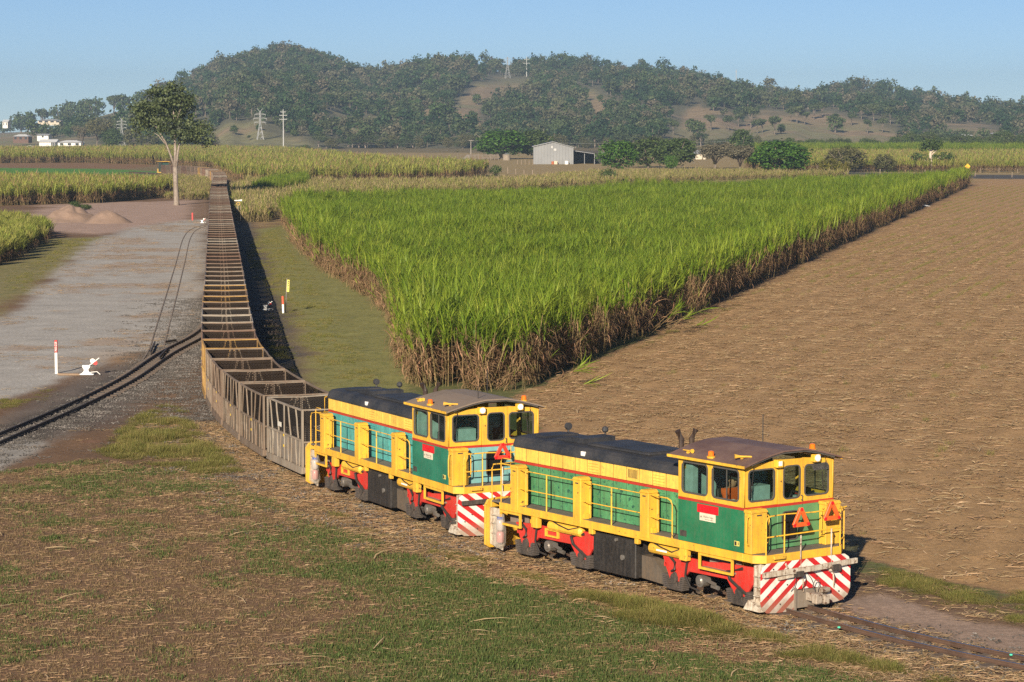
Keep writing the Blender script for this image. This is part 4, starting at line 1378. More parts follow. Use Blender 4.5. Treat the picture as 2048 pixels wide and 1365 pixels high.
# ---- loads hanging on the ploughs
def bundle(T, label):
    rz = T.rotation_euler.z
    p = T.matrix_basis @ Vector((-9.02, -1.28, 0.30))
    E = empty('bottle_bag', p, rz, label, 'bag', 'bagged bottles hanging at the rear ploughs')
    mb = MB(); mb.tube([(.02, 0, .02), (.02, 0, .05), (.02, 0, .26), (.02, 0, .30)], [.06, .10, .10, .07], 12); mb.build('bottle', simple('pink_bottle', (.55, .22, .22), .3), E, smooth=True)
    mb = MB(); mb.tube([(.02, 0, .32), (.02, 0, .36), (.02, 0, .56), (.02, 0, .60)], [.06, .10, .10, .07], 12); mb.build('bottle', simple('silver_can', (.5, .46, .46), .25), E, smooth=True)
    mb = MB(); mb.tube([(.02, 0, .60), (.02, 0, .66)], [.085, .08], 12); mb.build('bottle_cap', simple('blue_cap', (.05, .09, .35), .4), E)
    m, t, out = ng('clear_bag')
    tr = node(t, 'ShaderNodeBsdfTransparent'); tr.inputs[0].default_value = (.93, .92, .9, 1)
    b = node(t, 'ShaderNodeBsdfPrincipled'); b.inputs['Base Color'].default_value = (.55, .5, .45, 1); b.inputs['Roughness'].default_value = .15
    mx = node(t, 'ShaderNodeMixShader'); mx.inputs[0].default_value = .28
    t.links.new(tr.outputs[0], mx.inputs[1]); t.links.new(b.outputs[0], mx.inputs[2]); t.links.new(mx.outputs[0], out.inputs[0])
    mb = MB(); mb.tube([(.02, 0, -.08), (.0, -.01, .0), (.0, 0, .3), (.01, 0, .55), (.02, .02, .72)], [.10, .155, .15, .135, .06], 9)
    me = mb.mesh('bag', m)
    for v in me.vertices: v.co += Vector((random.uniform(-.02, .02), random.uniform(-.02, .02), random.uniform(-.02, .02)))
    link_mesh('bag', me, E)


bundle(LOCO1, 'clear plastic bag of drink bottles on the rear plough of the leading locomotive')
bundle(LOCO2, 'clear plastic bag of drink bottles on the rear plough of the second locomotive')


# ---- driver in the leading cab
def driver():
    base = Vector((O1.x, O1.y, 0))
    p = LOCO1.matrix_basis @ Vector((-1.02, -.78, 2.03))
    E = empty('person', p, -0.948, 'driver in an orange shirt and dark cap sitting in the leading cab', 'person')
    J = [((0, 0, .09), .15), ((0, 0, .28), .14), ((.02, 0, .46), .165), ((.04, 0, .57), .075), ((.06, 0, .68), .095), ((.075, 0, .78), .085),
         ((.02, .19, .50), .075), ((.02, -.19, .50), .075), ((.10, .24, .26), .05), ((.10, -.24, .26), .05), ((.34, .18, .30), .036), ((.34, -.18, .30), .036), ((.43, .16, .33), .03), ((.43, -.16, .33), .03),
         ((.08, .10, .06), .10), ((.08, -.10, .06), .10), ((.46, .12, .07), .075), ((.46, -.12, .07), .075), ((.48, .12, -.36), .05), ((.48, -.12, -.36), .05), ((.62, .12, -.40), .04), ((.62, -.12, -.40), .04)]
    Ed = [(0, 1), (1, 2), (2, 3), (3, 4), (4, 5), (2, 6), (2, 7), (6, 8), (7, 9), (8, 10), (9, 11), (10, 12), (11, 13), (0, 14), (0, 15), (14, 16), (15, 17), (16, 18), (17, 19), (18, 20), (19, 21)]
    me = bpy.data.meshes.new('body')
    me.from_pydata([j[0] for j in J], Ed, [])
    bm = bmesh.new(); bm.from_mesh(me)
    sl = bm.verts.layers.skin.verify()
    bm.verts.ensure_lookup_table()
    for v, j in zip(bm.verts, J): v[sl].radius = (j[1], j[1])
    bm.verts[0][sl].use_root = True
    bm.to_mesh(me); bm.free()
    m, t, out = ng('orange_shirt_and_skin')
    tc = node(t, 'ShaderNodeTexCoord'); sp = node(t, 'ShaderNodeSeparateXYZ'); t.links.new(tc.outputs['Object'], sp.inputs[0])
    c = mixc(t, mth(t, 'GREATER_THAN', sp.outputs[2], .56), (.62, .10, .015), (.36, .19, .12))
    c = mixc(t, mth(t, 'GREATER_THAN', sp.outputs[0], .36), c, (.36, .19, .12))
    low = mth(t, 'LESS_THAN', sp.outputs[2], .12)
    c = mixc(t, low, c, (.02, .025, .05))
    b = node(t, 'ShaderNodeBsdfPrincipled'); b.inputs['Roughness'].default_value = .8
    t.links.new(c, b.inputs['Base Color']); t.links.new(b.outputs[0], out.inputs[0])
    me.materials.append(m)
    o = link_mesh('body', me, E)
    o.modifiers.new('skin', 'SKIN'); s = o.modifiers.new('sub', 'SUBSURF'); s.levels = 1; s.render_levels = 2
    mb = MB(); mb.ball((.06, 0, .80), .108, 12, 0, .75); mb.tube([(.08, 0, .80), (.24, 0, .785)], [.085, .06], 8); mb.build('cap', simple('dark_cap', (.03, .035, .03), .8), E, smooth=True)
    mb = MB()
    for s in (-1, 1):
        mb.ball((.155, .035 * s, .725), .014, 6)
    mb.build('eyes', simple('eye_dark', (.02, .015, .012), .3), E)
    mb = MB(); mb.add([(.15, -.018, .69), (.15, .018, .69), (.19, 0, .685), (.155, 0, .73)], [(0, 1, 2), (0, 2, 3), (1, 3, 2), (0, 3, 1)])
    for s in (-1, 1): mb.ball((.06, .10 * s, .71), .025, 6)
    mb.build('face_features', simple('skin', (.40, .21, .14), .6), E)
    mb = MB()
    for s in (-1, 1):
        for q in range(4):
            y = .16 * s + (q - 1.5) * .02
            mb.tube([(.43, y, .34), (.48, y, .345 - .004 * q), (.50, y, .315)], .009, 5)
        mb.tube([(.42, (.16 - .035) * s, .335), (.455, (.16 - .055) * s, .33), (.48, (.16 - .045) * s, .32)], .01, 5)
    mb.build('fingers', simple('skin_hand', (.40, .21, .14), .6), E)
    mb = MB()
    for s in (-1, 1): mb.tube([(.27, .195 * s, .296), (.33, .182 * s, .30)], .052, 8)
    mb.build('reflective_cuff', WHTC, E)


driver()
# ------------------------------------------------------------------ cane bins
GAL = paint('weathered_galvanised', (0.190, 0.153, 0.118), 0.65, metal=0.1, dirt=(0.14, 0.075, 0.042), dirt_amt=0.6, fade=0.25)
GALP = paint('pale_bin_steel', (0.27, 0.24, 0.20), 0.6, metal=0.1, dirt=(0.20, 0.12, 0.07), dirt_amt=0.5, fade=0.25)
RUST = paint('rusty_bin_steel', (0.118, 0.066, 0.046), 0.8, dirt=(0.22, 0.14, 0.09), dirt_amt=0.5, fade=0.3)
RUSTD = paint('dark_rusty_steel', (0.050, 0.034, 0.027), 0.85, dirt=(0.09, 0.055, 0.038), dirt_amt=0.5, fade=0.3)
BYEL = paint('yellow_bin_rim', (0.34, 0.20, 0.045), 0.6, dirt=(0.17, 0.09, 0.05), dirt_amt=0.55, fade=0.2)
TAN = paint('tan_bin_steel', (0.165, 0.118, 0.084), 0.7, dirt=(0.12, 0.07, 0.05), dirt_amt=0.55, fade=0.3)
SHEET = paint('grey_bin_sheet', (0.175, 0.162, 0.145), 0.65, dirt=(0.16, 0.10, 0.06), dirt_amt=0.6, fade=0.25)
SHEETB = paint('brown_bin_sheet', (0.092, 0.066, 0.048), 0.7, dirt=(0.06, 0.06, 0.04), dirt_amt=0.6, fade=0.3)


def mesh_sheet(name, col):
    """expanded-metal mesh: thin strands with open diamonds between them"""
    m, t, out = ng(name)
    tc = node(t, 'ShaderNodeTexCoord'); sp = node(t, 'ShaderNodeSeparateXYZ'); t.links.new(tc.outputs['Object'], sp.inputs[0])
    u = mth(t, 'ADD', sp.outputs[0], sp.outputs[1])
    a = mth(t, 'FRACT', mth(t, 'MULTIPLY', mth(t, 'ADD', u, mth(t, 'MULTIPLY', sp.outputs[2], 2.0)), 9.0))
    b_ = mth(t, 'FRACT', mth(t, 'MULTIPLY', mth(t, 'SUBTRACT', u, mth(t, 'MULTIPLY', sp.outputs[2], 2.0)), 9.0))
    solid = mth(t, 'MAXIMUM', mth(t, 'LESS_THAN', a, .36), mth(t, 'LESS_THAN', b_, .36))
    b = node(t, 'ShaderNodeBsdfPrincipled'); b.inputs['Roughness'].default_value = .8
    b.inputs['Specular IOR Level'].default_value = .1
    n1 = noise(t, tc.outputs['Object'], 3, 5)
    t.links.new(mixc(t, n1, tuple(c * .6 for c in col), tuple(c * 1.4 for c in col)), b.inputs['Base Color'])
    tr = node(t, 'ShaderNodeBsdfTransparent')
    mx = node(t, 'ShaderNodeMixShader')
    t.links.new(solid, mx.inputs[0]); t.links.new(tr.outputs[0], mx.inputs[1]); t.links.new(b.outputs[0], mx.inputs[2])
    t.links.new(mx.outputs[0], out.inputs[0])
    return m


MESHM = mesh_sheet('bin_mesh', (0.028, 0.024, 0.022))
MESHB = mesh_sheet('brown_bin_mesh', (0.024, 0.017, 0.013))
BL, BW, BT, BB = 1.87, 1.07, RIM, 0.40


def bent(p0, p1, amt, seed):
    r = random.Random(seed)
    p0, p1 = Vector(p0), Vector(p1)
    pts = [p0]
    for k in (0.33, 0.66):
        q = p0.lerp(p1, k); q.x += r.uniform(-amt, amt); pts.append(q)
    pts.append(p1)
    return pts


def rib_list(seed):
    r = random.Random(seed)
    up = []; lo = []
    for c in (-1.45, -.75, 0.55, 1.35):
        up.append((c - .16, c + .10) if r.random() < .5 else (c + .14, c - .12))
    for k in range(9):
        x = -1.65 + k * .41 + r.uniform(-.05, .05)
        lo.append((x + r.uniform(-.13, .13), x))
    return up, lo


def bin_parts(seed, detail):
    """list of (name, meshbuilder) for a bin along x, open at the top"""
    r = random.Random(seed)
    out = []
    MIDZ = BB + .78
    f = MB()
    pw = .065
    for sx in (-1, 1):
        for sy in (-1, 1):
            f.box(sx * BL - pw / 2, sx * BL + pw / 2, sy * BW - pw / 2, sy * BW + pw / 2, BB, BT - .03)
    for sy in (-1, 1):
        sag = r.uniform(-.03, .01)
        f.tube([(-BL - .03, sy * BW, BT - .02), (-.6, sy * (BW + r.uniform(-.03, .02)), BT - .02 + sag), (.7, sy * (BW + r.uniform(-.03, .02)), BT - .02 + sag), (BL + .03, sy * BW, BT - .02)], .036, 5)
        f.bar((-BL + .03, sy * (BW + .005), MIDZ), (BL - .03, sy * (BW + .005), MIDZ), .05, .055)
    for sx in (-1, 1):
        f.tube([(sx * BL, -BW, BT - .01), (sx * BL, 0, BT - .01 + r.uniform(-.03, .0)), (sx * BL, BW, BT - .01)], .027, 5)
        f.bar((sx * BL, -BW + .03, MIDZ - .05), (sx * BL, BW - .03, MIDZ - .05), .05, .05)
    out.append(('bin_frame', f, 0))
    # end gates: centre post and two struts
    for sx in (-1, 1):
        g = MB()
        x = sx * BL
        g.box(x - .03, x + .03, -.035, .035, BB, BT - .05)
        g.bar((x, -.62, BB + .1), (x, -.16, BT - .05), .04, .04); g.bar((x, .62, BB + .1), (x, .16, BT - .05), .04, .04)
        out.append(('end_post', g, 0))
    for sx in (-1, 1):
        e = MB(); e.box(sx * (BL - .035) - .006, sx * (BL - .035) + .006, -BW + .04, BW - .04, BB + .05, MIDZ - .08)
        out.append(('end_sheet', e, 1))
    for sx in (-1, 1):
        e2 = MB(); e2.box(sx * (BL - .035) - .004, sx * (BL - .035) + .004, -BW + .04, BW - .04, MIDZ - .02, BT - .06)
        out.append(('end_mesh', e2, 2))
    for sy in (-1, 1):
        a = MB(); a.box(-BL + .035, BL - .035, sy * (BW - .012) - .006, sy * (BW - .012) + .006, BB + .02, MIDZ - .03); out.append(('side_sheet', a, 1))
        a = MB(); a.box(-BL + .035, BL - .035, sy * (BW - .012) - .004, sy * (BW - .012) + .004, MIDZ + .03, BT - .05); out.append(('side_mesh', a, 2))
        up, lo = rib_list(seed + (0 if sy < 0 else 50))
        cen = MB(); cen.bar((0, sy * (BW + .022), BB), (0, sy * (BW + .022), BT - .05), .075, .03, 0, up=(0, 1, 0)); out.append(('rib', cen, 0))
        for (p, q) in up:
            a = MB()
            pts = bent((p, sy * (BW + .018), MIDZ + .03), (q, sy * (BW + .018), BT - .05), .03 if detail else .0, r.random())
            a.tube(pts, .026, 4); out.append(('rib', a, 0))
        for (p, q) in lo:
            a = MB()
            pts = bent((p, sy * (BW + .018), BB), (q, sy * (BW + .018), MIDZ - .03), .04, r.random())
            a.tube(pts, .024, 4); out.append(('rib', a, 0))
        t_ = MB()
        for z in (MIDZ - .04, MIDZ - .36):
            t_.box(-.05, .05, sy * (BW + .04), sy * (BW + .047), z - .035, z + .035)
        out.append(('tag', t_, 3))
    fl = MB(); fl.box(-BL + .03, BL - .03, -BW + .03, BW - .03, BB - .02, BB + .015); out.append(('floor', fl, 4))
    u = MB()
    for sy in (-1, 1):
        u.box(-BL - .02, BL + .02, sy * BW - .05, sy * BW + .05, BB - .18, BB - .002)
        u.box(-BL - .02, BL + .02, sy * (BW + .0) - .065, sy * (BW) + .065, BB - .20, BB - .165)
        u.box(-BL, BL, sy * .35 - .05, sy * .35 + .05, BB - .16, BB - .03)
    for x in (-BL, -.9, .9, BL): u.box(x - .05, x + .05, -BW, BW, BB - .17, BB - .02)
    out.append(('underframe', u, 0))
    c = MB(); c.box(BL + .02, BL + .17, -.08, .08, .22, .36); c.box(-BL - .17, -BL - .02, -.08, .08, .22, .36); out.append(('coupling', c, 4))
    for x in (-.72, .72):
        w = MB()
        for sy in (-1, 1):
            w.tube([(x, sy * .26, .345), (x, sy * .30, .345), (x, sy * .302, .345), (x, sy * .37, .345)], [.225, .225, .195, .19], 14 if detail else 8)
        w.tube([(x, -.5, .345), (x, .5, .345)], .05, 6)
        out.append(('wheelset', w, 4))
    return out


KINDS = {'grey': (GALP, SHEET, MESHM), 'brown': (GAL, SHEETB, MESHB), 'rust': (RUST, RUSTD, MESHB), 'tan': (TAN, SHEETB, MESHB), 'yellow': (BYEL, SHEETB, MESHB)}
TAGM = simple('yellow_tag', (.72, .50, .05), .5)
BINSETS = {}


def bin_meshes(variant, detail):
    key = (variant, detail)
    if key in BINSETS: return BINSETS[key]
    parts = bin_parts(variant * 13 + 5, detail)
    res = []
    if detail == 2:
        for nm, mb, k in parts: res.append((nm, mb.mesh(nm, [GAL]), k))
    elif detail == 1:
        groups = {}
        names = {0: 'bin_frame', 1: 'sheet', 2: 'mesh_panel', 3: 'tag', 4: 'floor'}
        for nm, mb, k in parts:
            g = groups.setdefault(k, MB()); g.add(mb.v, mb.f)
        for k, g in groups.items(): res.append((names[k], g.mesh(names[k], [GAL]), k))
    else:
        g = MB()
        for nm, mb, k in parts:
            if nm in ('tag',): continue
            g.add(mb.v, mb.f, 1 if nm == 'end_mesh' else 2 if k in (1, 2, 4) else 0)
        res.append(('cane_bin', g.mesh('cane_bin', [GAL, GAL, GAL]), 9))
    BINSETS[key] = res
    return res


def set_mat(o, i, m):
    o.material_slots[i].link = 'OBJECT'
    o.material_slots[i].material = m


GRP = 'open cane bins in the long train'


def place_bin(x, y, rz, variant, detail, kind, label):
    fr, sh, me_ = KINDS[kind]
    ms = bin_meshes(variant, detail)
    if detail == 0:
        o = link_mesh('cane_bin', ms[0][1], None, (x, y, 0), rz)
        set_mat(o, 0, fr); set_mat(o, 1, me_); set_mat(o, 2, sh if kind != 'rust' else RUSTD)
        return tag(o, label, 'rail wagon', GRP)
    E = empty('cane_bin', (x, y, 0), rz, label, 'rail wagon', GRP)
    for nm, me, k in ms:
        o = link_mesh(nm, me, E)
        set_mat(o, 0, {0: fr, 1: sh, 2: me_, 3: TAGM, 4: RUSTD}[k])
    return E


PITCHB = 4.17
# first bin stands behind the second locomotive
s0 = arc_of(O2 - U2 * 9.7)
s = s0 + 1.45 + BL
FIRST = ['grey galvanised bin with a pale lower sheet, coupled straight behind the second locomotive',
         'brown grey bin with bulging ribs, second behind the teal locomotive',
         'weathered brown bin with yellow tags, third behind the teal locomotive',
         'rusty brown bin on the bend, fourth behind the teal locomotive',
         'brown bin at the start of the straight, fifth behind the teal locomotive',
         'yellow rimmed bin, sixth behind the teal locomotive and nearest of the yellow rims',
         'rust red rimmed bin just beyond the nearest yellow rimmed bin',
         'grey rimmed bin second beyond the nearest yellow rimmed bin',
         'pale rimmed bin level with the white lever in the shade, ninth from the locomotives',
         'tan rimmed bin just beyond the branch line, tenth from the locomotives',
         'tan rimmed bin eleventh from the locomotives, level with the red and white post',
         'yellow rimmed bin twelfth from the locomotives, level with the yellow sign']
KSEQ = ['grey', 'brown', 'brown', 'tan', 'brown', 'yellow', 'rust', 'tan', 'grey', 'grey', 'tan', 'yellow']
_t = 'first second third fourth fifth sixth seventh eighth ninth tenth eleventh twelfth thirteenth fourteenth fifteenth sixteenth seventeenth eighteenth nineteenth twentieth'.split()
NTH = _t + ['twenty ' + w_ for w_ in _t[:9]] + ['thirtieth'] + ['thirty ' + w_ for w_ in _t[:9]] + ['fortieth']
krnd = random.Random(4)
n = 0
smax = arc_of((AT(336, 523), 523))
gap_at = arc_of((AT(436, 400), 400))
gap_done = False
while s < smax:
    p = on_track(s); q0 = on_track(s - 1.4); q1 = on_track(s + 1.4)
    d = q0 - q1
    rz = math.atan2(d[1], d[0])
    if not gap_done and s > gap_at:
        gap_done = True; s += PITCHB * 1.6; continue
    if n < len(FIRST): kind, label = KSEQ[n], FIRST[n]
    else:
        kind = krnd.choice(['rust', 'rust', 'tan', 'brown', 'tan', 'rust', 'grey'] if n > 18 else ['grey', 'tan', 'yellow', 'brown', 'rust', 'tan'])
        kn = {'rust': 'rust red', 'tan': 'tan', 'brown': 'brown', 'grey': 'pale grey', 'yellow': 'yellow'}[kind]
        if n < 40: label = '%s rimmed bin, %s behind the second locomotive' % (kn, NTH[n])
        elif p[1] > 452: 
            if n % 9 == 0: kind, kn = 'yellow', 'yellow'
            label = '%s sided bin on the far bend, seen broadside behind the tall gum tree' % kn
        elif gap_done: label = '%s rimmed bin beyond the dark gap far down the straight' % kn
        elif p[1] < 190: label = '%s rimmed bin on the middle of the straight beside the gravel yard' % kn
        else: label = '%s rimmed bin on the far straight before the dark gap' % kn
    det = 2 if n < 7 else 1 if n < 22 else 0
    bo = place_bin(p[0], p[1], rz, n % 4 if n > 4 else n, det, kind, label)
    if n == 0:
        mb = MB(); mb.box(-.62, -.22, -BW - .05, -BW - .044, 1.36, 1.50); mb.build('number_plate', simple('bin_plate', (.62, .60, .55), .5), bo)
    s += PITCHB; n += 1
LAST_S = s

# ------------------------------------------------------------------ yellow van at the far end
p = on_track(LAST_S + .3); q1 = on_track(LAST_S + 2); d = q1 - p
VAN = empty('brake_van', (p[0], p[1], 0), math.atan2(d[1], d[0]), 'small yellow van with an open cab at the far end of the train', 'rail wagon')
mb = MB(); mb.box(-1.9, 1.9, -.95, .95, .35, .6); mb.box(1.0, 1.9, -.9, .9, .6, 1.25); mb.box(-1.9, -1.6, -.9, .9, .6, 1.25)
mb.build('body', paint('cream_yellow', (.72, .47, .10), .5, dirt_amt=.2), VAN, bevel=.03)
mb = MB(); mb.box(1.88, 2.0, -.3, .3, .25, .55); mb.build('buffer', DARK, VAN)
mb = MB()
for x in (-1.8, -.6, .6, 1.8):
    for y in (-.85, .85): mb.box(x - .05, x + .05, y - .05, y + .05, .6, 2.75)
mb.build('post', DARK, VAN)
mb = MB(); mb.box(-2.0, 2.0, -1.0, 1.0, 2.72, 2.82); mb.build('roof', YEL, VAN, bevel=.03)
mb = MB(); mb.box(-1.5, 1.0, -.8, .8, .6, 2.65); mb.build('cab', simple('dark_green_cab', (.02, .06, .05), .5), VAN)
mb = MB(); mb.tube([(1.2, -.4, .3), (1.2, .4, .3)], .26, 12); mb.tube([(-1.2, -.4, .3), (-1.2, .4, .3)], .26, 12); mb.build('wheelset', DARK, VAN)

# ------------------------------------------------------------------ rails and sleepers
RAILM = paint('rusty_rail', (0.070, 0.040, 0.028), 0.7, dirt=(0.13, 0.075, 0.045), dirt_amt=0.5, streak=False)
RAILS = paint('dusty_rail', (0.21, 0.165, 0.135), 0.8, dirt=(0.22, 0.17, 0.13), dirt_amt=0.5, streak=False)
RAILB = paint('dark_rail', (0.032, 0.024, 0.020), 0.6, dirt=(0.09, 0.055, 0.035), dirt_amt=0.4, streak=False)
m, t_, out_ = ng('polished_rail_head')
b_ = node(t_, 'ShaderNodeBsdfPrincipled'); b_.inputs['Base Color'].default_value = (.20, .21, .24, 1); b_.inputs['Metallic'].default_value = .9; b_.inputs['Roughness'].default_value = .32
t_.links.new(b_.outputs[0], out_.inputs[0]); HEAD = m
SLP = paint('old_sleeper', (0.085, 0.066, 0.054), 0.9, dirt=(0.16, 0.11, 0.08), dirt_amt=0.5, streak=False)
PROF = [(-.042, .0), (.042, .0), (.042, .012), (.010, .026), (.010, .066), (.027, .072), (.027, .098), (-.027, .098), (-.027, .072), (-.010, .066), (-.010, .026), (-.042, .012)]


def sweep(path, off, z0, name, mats, parent, headi=1):
    P = np.asarray(path, float)
    T = np.gradient(P, axis=0); T /= np.linalg.norm(T, axis=1)[:, None]
    N = np.stack([-T[:, 1], T[:, 0]], 1)
    vs = []; fs = []; ms = []
    k = len(PROF)
    for i in range(len(P)):
        for a, z in PROF: vs.append((P[i, 0] + N[i, 0] * (off + a), P[i, 1] + N[i, 1] * (off + a), z0 + z))
    for i in range(len(P) - 1):
        for j in range(k):
            fs.append((i * k + j, i * k + (j + 1) % k, (i + 1) * k + (j + 1) % k, (i + 1) * k + j)); ms.append(headi if j == 6 else 0)
    fs.append(tuple(range(k))); ms.append(0); fs.append(tuple(reversed([(len(P) - 1) * k + j for j in range(k)]))); ms.append(0)
    mb = MB(); mb.v = vs; mb.f = fs; mb.m = ms
    return mb.build(name, mats, parent)


def track(path, label, mats, z0, sl_range, sl_len=1.35, sl_step=.62):
    T = bpy.data.objects.new('railway_track', None); COL.objects.link(T); T['kind'] = 'structure'; T['label'] = label
    for sgn in (-1, 1): sweep(path, sgn * .325, z0, 'rail', mats, T)
    P = np.asarray(path); sg = np.concatenate([[0], np.cumsum(np.linalg.norm(np.diff(P, axis=0), axis=1))])
    s = sl_range[0]
    sm = MB(); sm.box(-.10, .10, -sl_len / 2, sl_len / 2, -.10, 0.014)
    me = sm.mesh('sleeper', SLP, bevel=.012)
    k = 0
    while s < min(sl_range[1], sg[-1]) and k < 290:
        x = np.interp(s, sg, P[:, 0]); y = np.interp(s, sg, P[:, 1]); x2 = np.interp(s + .2, sg, P[:, 0]); y2 = np.interp(s + .2, sg, P[:, 1])
        o = link_mesh('sleeper', me, T, (x + random.uniform(-.03, .03), y, z0 + random.uniform(-.016, .0) - .002), math.atan2(y2 - y, x2 - x) + random.uniform(-.03, .03))
        s += sl_step * random.uniform(.92, 1.08); k += 1
    return T


PATHM = MAIN[::2]
MAINT = track(PATHM, 'main cane railway line under the train', [RAILM, HEAD], .045, (0, arc_of(O2) + 30))
BRT = track(BR[::2], 'dark branch line curving in from the left', [RAILB, RAILB], .05, (30, 100))
SDT = track(SD[::2], 'siding rails sunk in the gravel yard', [RAILS, RAILS], -.066, (0, 0))
# check rails and crossing timbers where the siding leaves the branch
mb = MB()
for a, b in (((318, 722), (334, 704)), ((300, 712), (310, 690)), ((330, 690), (352, 686))):
    p, q = G(*a), G(*b); mb.bar((p[0], p[1], .13), (q[0], q[1], .13), .06, .10)
o = mb.build('check_rail', RAILB, BRT)
# long turnout timbers showing in the shade right of the train
me = None
for k in range(13):
    sA = arc_of(on_track(arc_of((AT(452, 118), 118)) + k * 1.25))
    p = on_track(sA); q = on_track(sA + .5); d = (q - p) / np.linalg.norm(q - p); nrm = np.array([d[1], -d[0]])
    c = p + nrm * (1.35 + random.uniform(-.2, .2))
    if me is None:
        mb = MB(); mb.box(-.11, .11, -1.3, 1.3, -.06, .07); me = mb.mesh('sleeper', SLP, bevel=.012)
    link_mesh('sleeper', me, MAINT, (c[0], c[1], .02 + random.uniform(0, .03)), math.atan2(d[1], d[0]) + random.uniform(-.05, .05))
# little green dabs of marker paint on the near rails
for px, py in ((1678, 1256), (2022, 1311), (1474, 1193)):
    x, y = G(px, py, .12)
    mb = MB(); mb.ball((0, 0, 0), .038, 7, 0, .6)
    o = mb.build('survey_marker', simple('mint_plastic', (.08, .55, .38), .5), None, loc=(x, y, .13))
    tag(o, {1678: 'mint green marker on the near rail just ahead of the leading engine', 2022: 'mint green marker on the far rail at the right edge', 1474: 'mint green marker under the nose of the leading engine'}[px], 'marker')

# ------------------------------------------------------------------ posts, levers, signs
REDC = simple('signal_red', (.62, .03, .03), .45)
def points_lever(px, py, rz, sc, label):
    x, y = G(px, py)
    E = empty('points_lever', (x, y, gz1(x, y) + .02), rz, label, 'points lever')
    E.scale = (sc, sc, sc)
    mb = MB(); mb.box(-.36, .36, -.16, .16, 0, .05); mb.prism([(-.26, .05), (.26, .05), (.14, .14), (.10, .24), (.20, .40), (.17, .46), (-.17, .46), (-.20, .40), (-.10, .24), (-.14, .14)], 'y', -.09, .09)
    mb.build('lever_stand', WHTC, E, bevel=.01)
    mb = MB(); mb.tube([(.02, 0, .34), (.30, 0, .56), (.62, 0, .80)], .026, 6); mb.tube([(.2, -.05, .12), (.52, -.12, .16), (.68, -.16, .03)], .018, 6)
    mb.build('lever_arm', WHTC, E)
    mb = MB(); mb.tube([(.30, -.015, .66), (.30, .015, .66)], .115, 14); mb.build('white_disc', WHTC, E)
    mb = MB(); mb.tube([(.43, -.015, .56), (.43, .015, .56)], .10, 14); mb.build('red_disc', REDC, E)
    mb = MB(); mb.bar((-1.4, .2, .02), (-.4, .12, .02), .16, .08); mb.bar((-1.3, -.12, .02), (-.3, -.1, .02), .16, .08); mb.build('timber', paint('bleached_timber', (.27, .19, .13), .9, dirt_amt=.3) if 'bleached_timber' not in MATS else MATS['bleached_timber'], E, bevel=.01)


points_lever(173, 751, 0.0, .88, 'white points lever with a red disc beside the branch line')
points_lever(531, 622, 0.15, .62, 'white points lever in the shade right of the train')
points_lever(404, 447, 0.1, .65, 'white points lever at the far end of the gravel yard')


def post(px, py, h, w, redz, redm, label, text=None, lean=0.0):
    x, y = G(px, py)
    E = empty('marker_post', (x, y, gz1(x, y) - .02), 0, label, 'post')
    E.rotation_euler = (0, lean, 0)
    if redz > 0.05:
        mb = MB(); mb.box(-w / 2, w / 2, -w / 2, w / 2, 0, redz); mb.build('white_post', WHTC, E, bevel=.008)
    mb = MB(); mb.box(-w / 2 - .003, w / 2 + .003, -w / 2 - .003, w / 2 + .003, redz + .002, h); r = mb.build('red_top', redm, E, bevel=.008)
    if text:
        me = text_mesh(text, w * 1.15); me.materials.append(WHTC)
        o = link_mesh('lettering', me, r); o.rotation_euler = (math.pi / 2, -math.pi / 2, 0); o.location = (0, -w / 2 - .006, (redz + h) / 2)
    return E


post(113, 748, 1.43, .105, .90, paint('post_red', (.50, .035, .035), .6, dirt_amt=.15), 'white post with a red lettered top beside the gravel yard', 'NO.223')
post(566.5, 627, .98, .10, .52, simple('post_orange_red', (.55, .07, .02), .5), 'white post with an orange red top beside the train shadow', None, -.03)
post(385, 441, .85, .13, .0, REDC, 'short red post at the far end of the gravel yard')

x, y = G(571, 626)
E = empty('yellow_sign', (x, y, 0), 0, 'tall thin pole with a narrow yellow lettered sign in the grass right of the train', 'sign')
E.rotation_euler = (0, .05, 0)
mb = MB(); mb.tube([(0, 0, 0), (0, 0, 1.92)], .026, 6); mb.build('pole', STEEL, E)
mb = MB(); mb.box(.02, .15, -.03, -.02, 1.18, 1.85); sg = mb.build('sign_board', simple('sign_yellow', (.78, .68, .12), .5), E)
mb = MB()
for z0, z1, xa, xb in ((1.74, 1.80, .06, .13), (1.62, 1.68, .06, .12), (1.66, 1.74, .085, .105), (1.50, 1.56, .06, .125), (1.33, 1.38, .07, .12)): mb.box(xa, xb, -.033, -.0305, z0, z1)
mb.build('lettering', simple('sign_black', (.02, .02, .02), .5), sg)

# white board with yellow frame beyond, right of the train
x, y = G(477, 441)
E = empty('signal_board', (x, y, 0), 0, 'white board on a yellow braced frame beside the far part of the train', 'sign')
mb = MB(); mb.bar((-.42, 0, 2.16), (.42, 0, 2.28), .16, .04, 0); mb.box(-.40, .40, -.03, .03, 2.12, 2.22); mb.build('board', WHTC, E)
mb = MB(); mb.tube([(0, 0, 0), (0, 0, 2.15)], .025, 6); mb.tube([(.22, .1, 0), (.22, .05, 1.5), (.05, 0, 2.0)], .02, 6); mb.tube([(-.2, .1, 0), (-.2, .05, 1.5), (-.05, 0, 2.0)], .02, 6)
mb.build('frame', STEEL, E)
mb = MB(); ring_tube(mb, [(.2 * math.cos(a), 1.82 + .16 * math.sin(a)) for a in np.linspace(0, 2 * math.pi, 10)[:-1]], 'y', 0, .03); mb.build('ring', YEL, E)

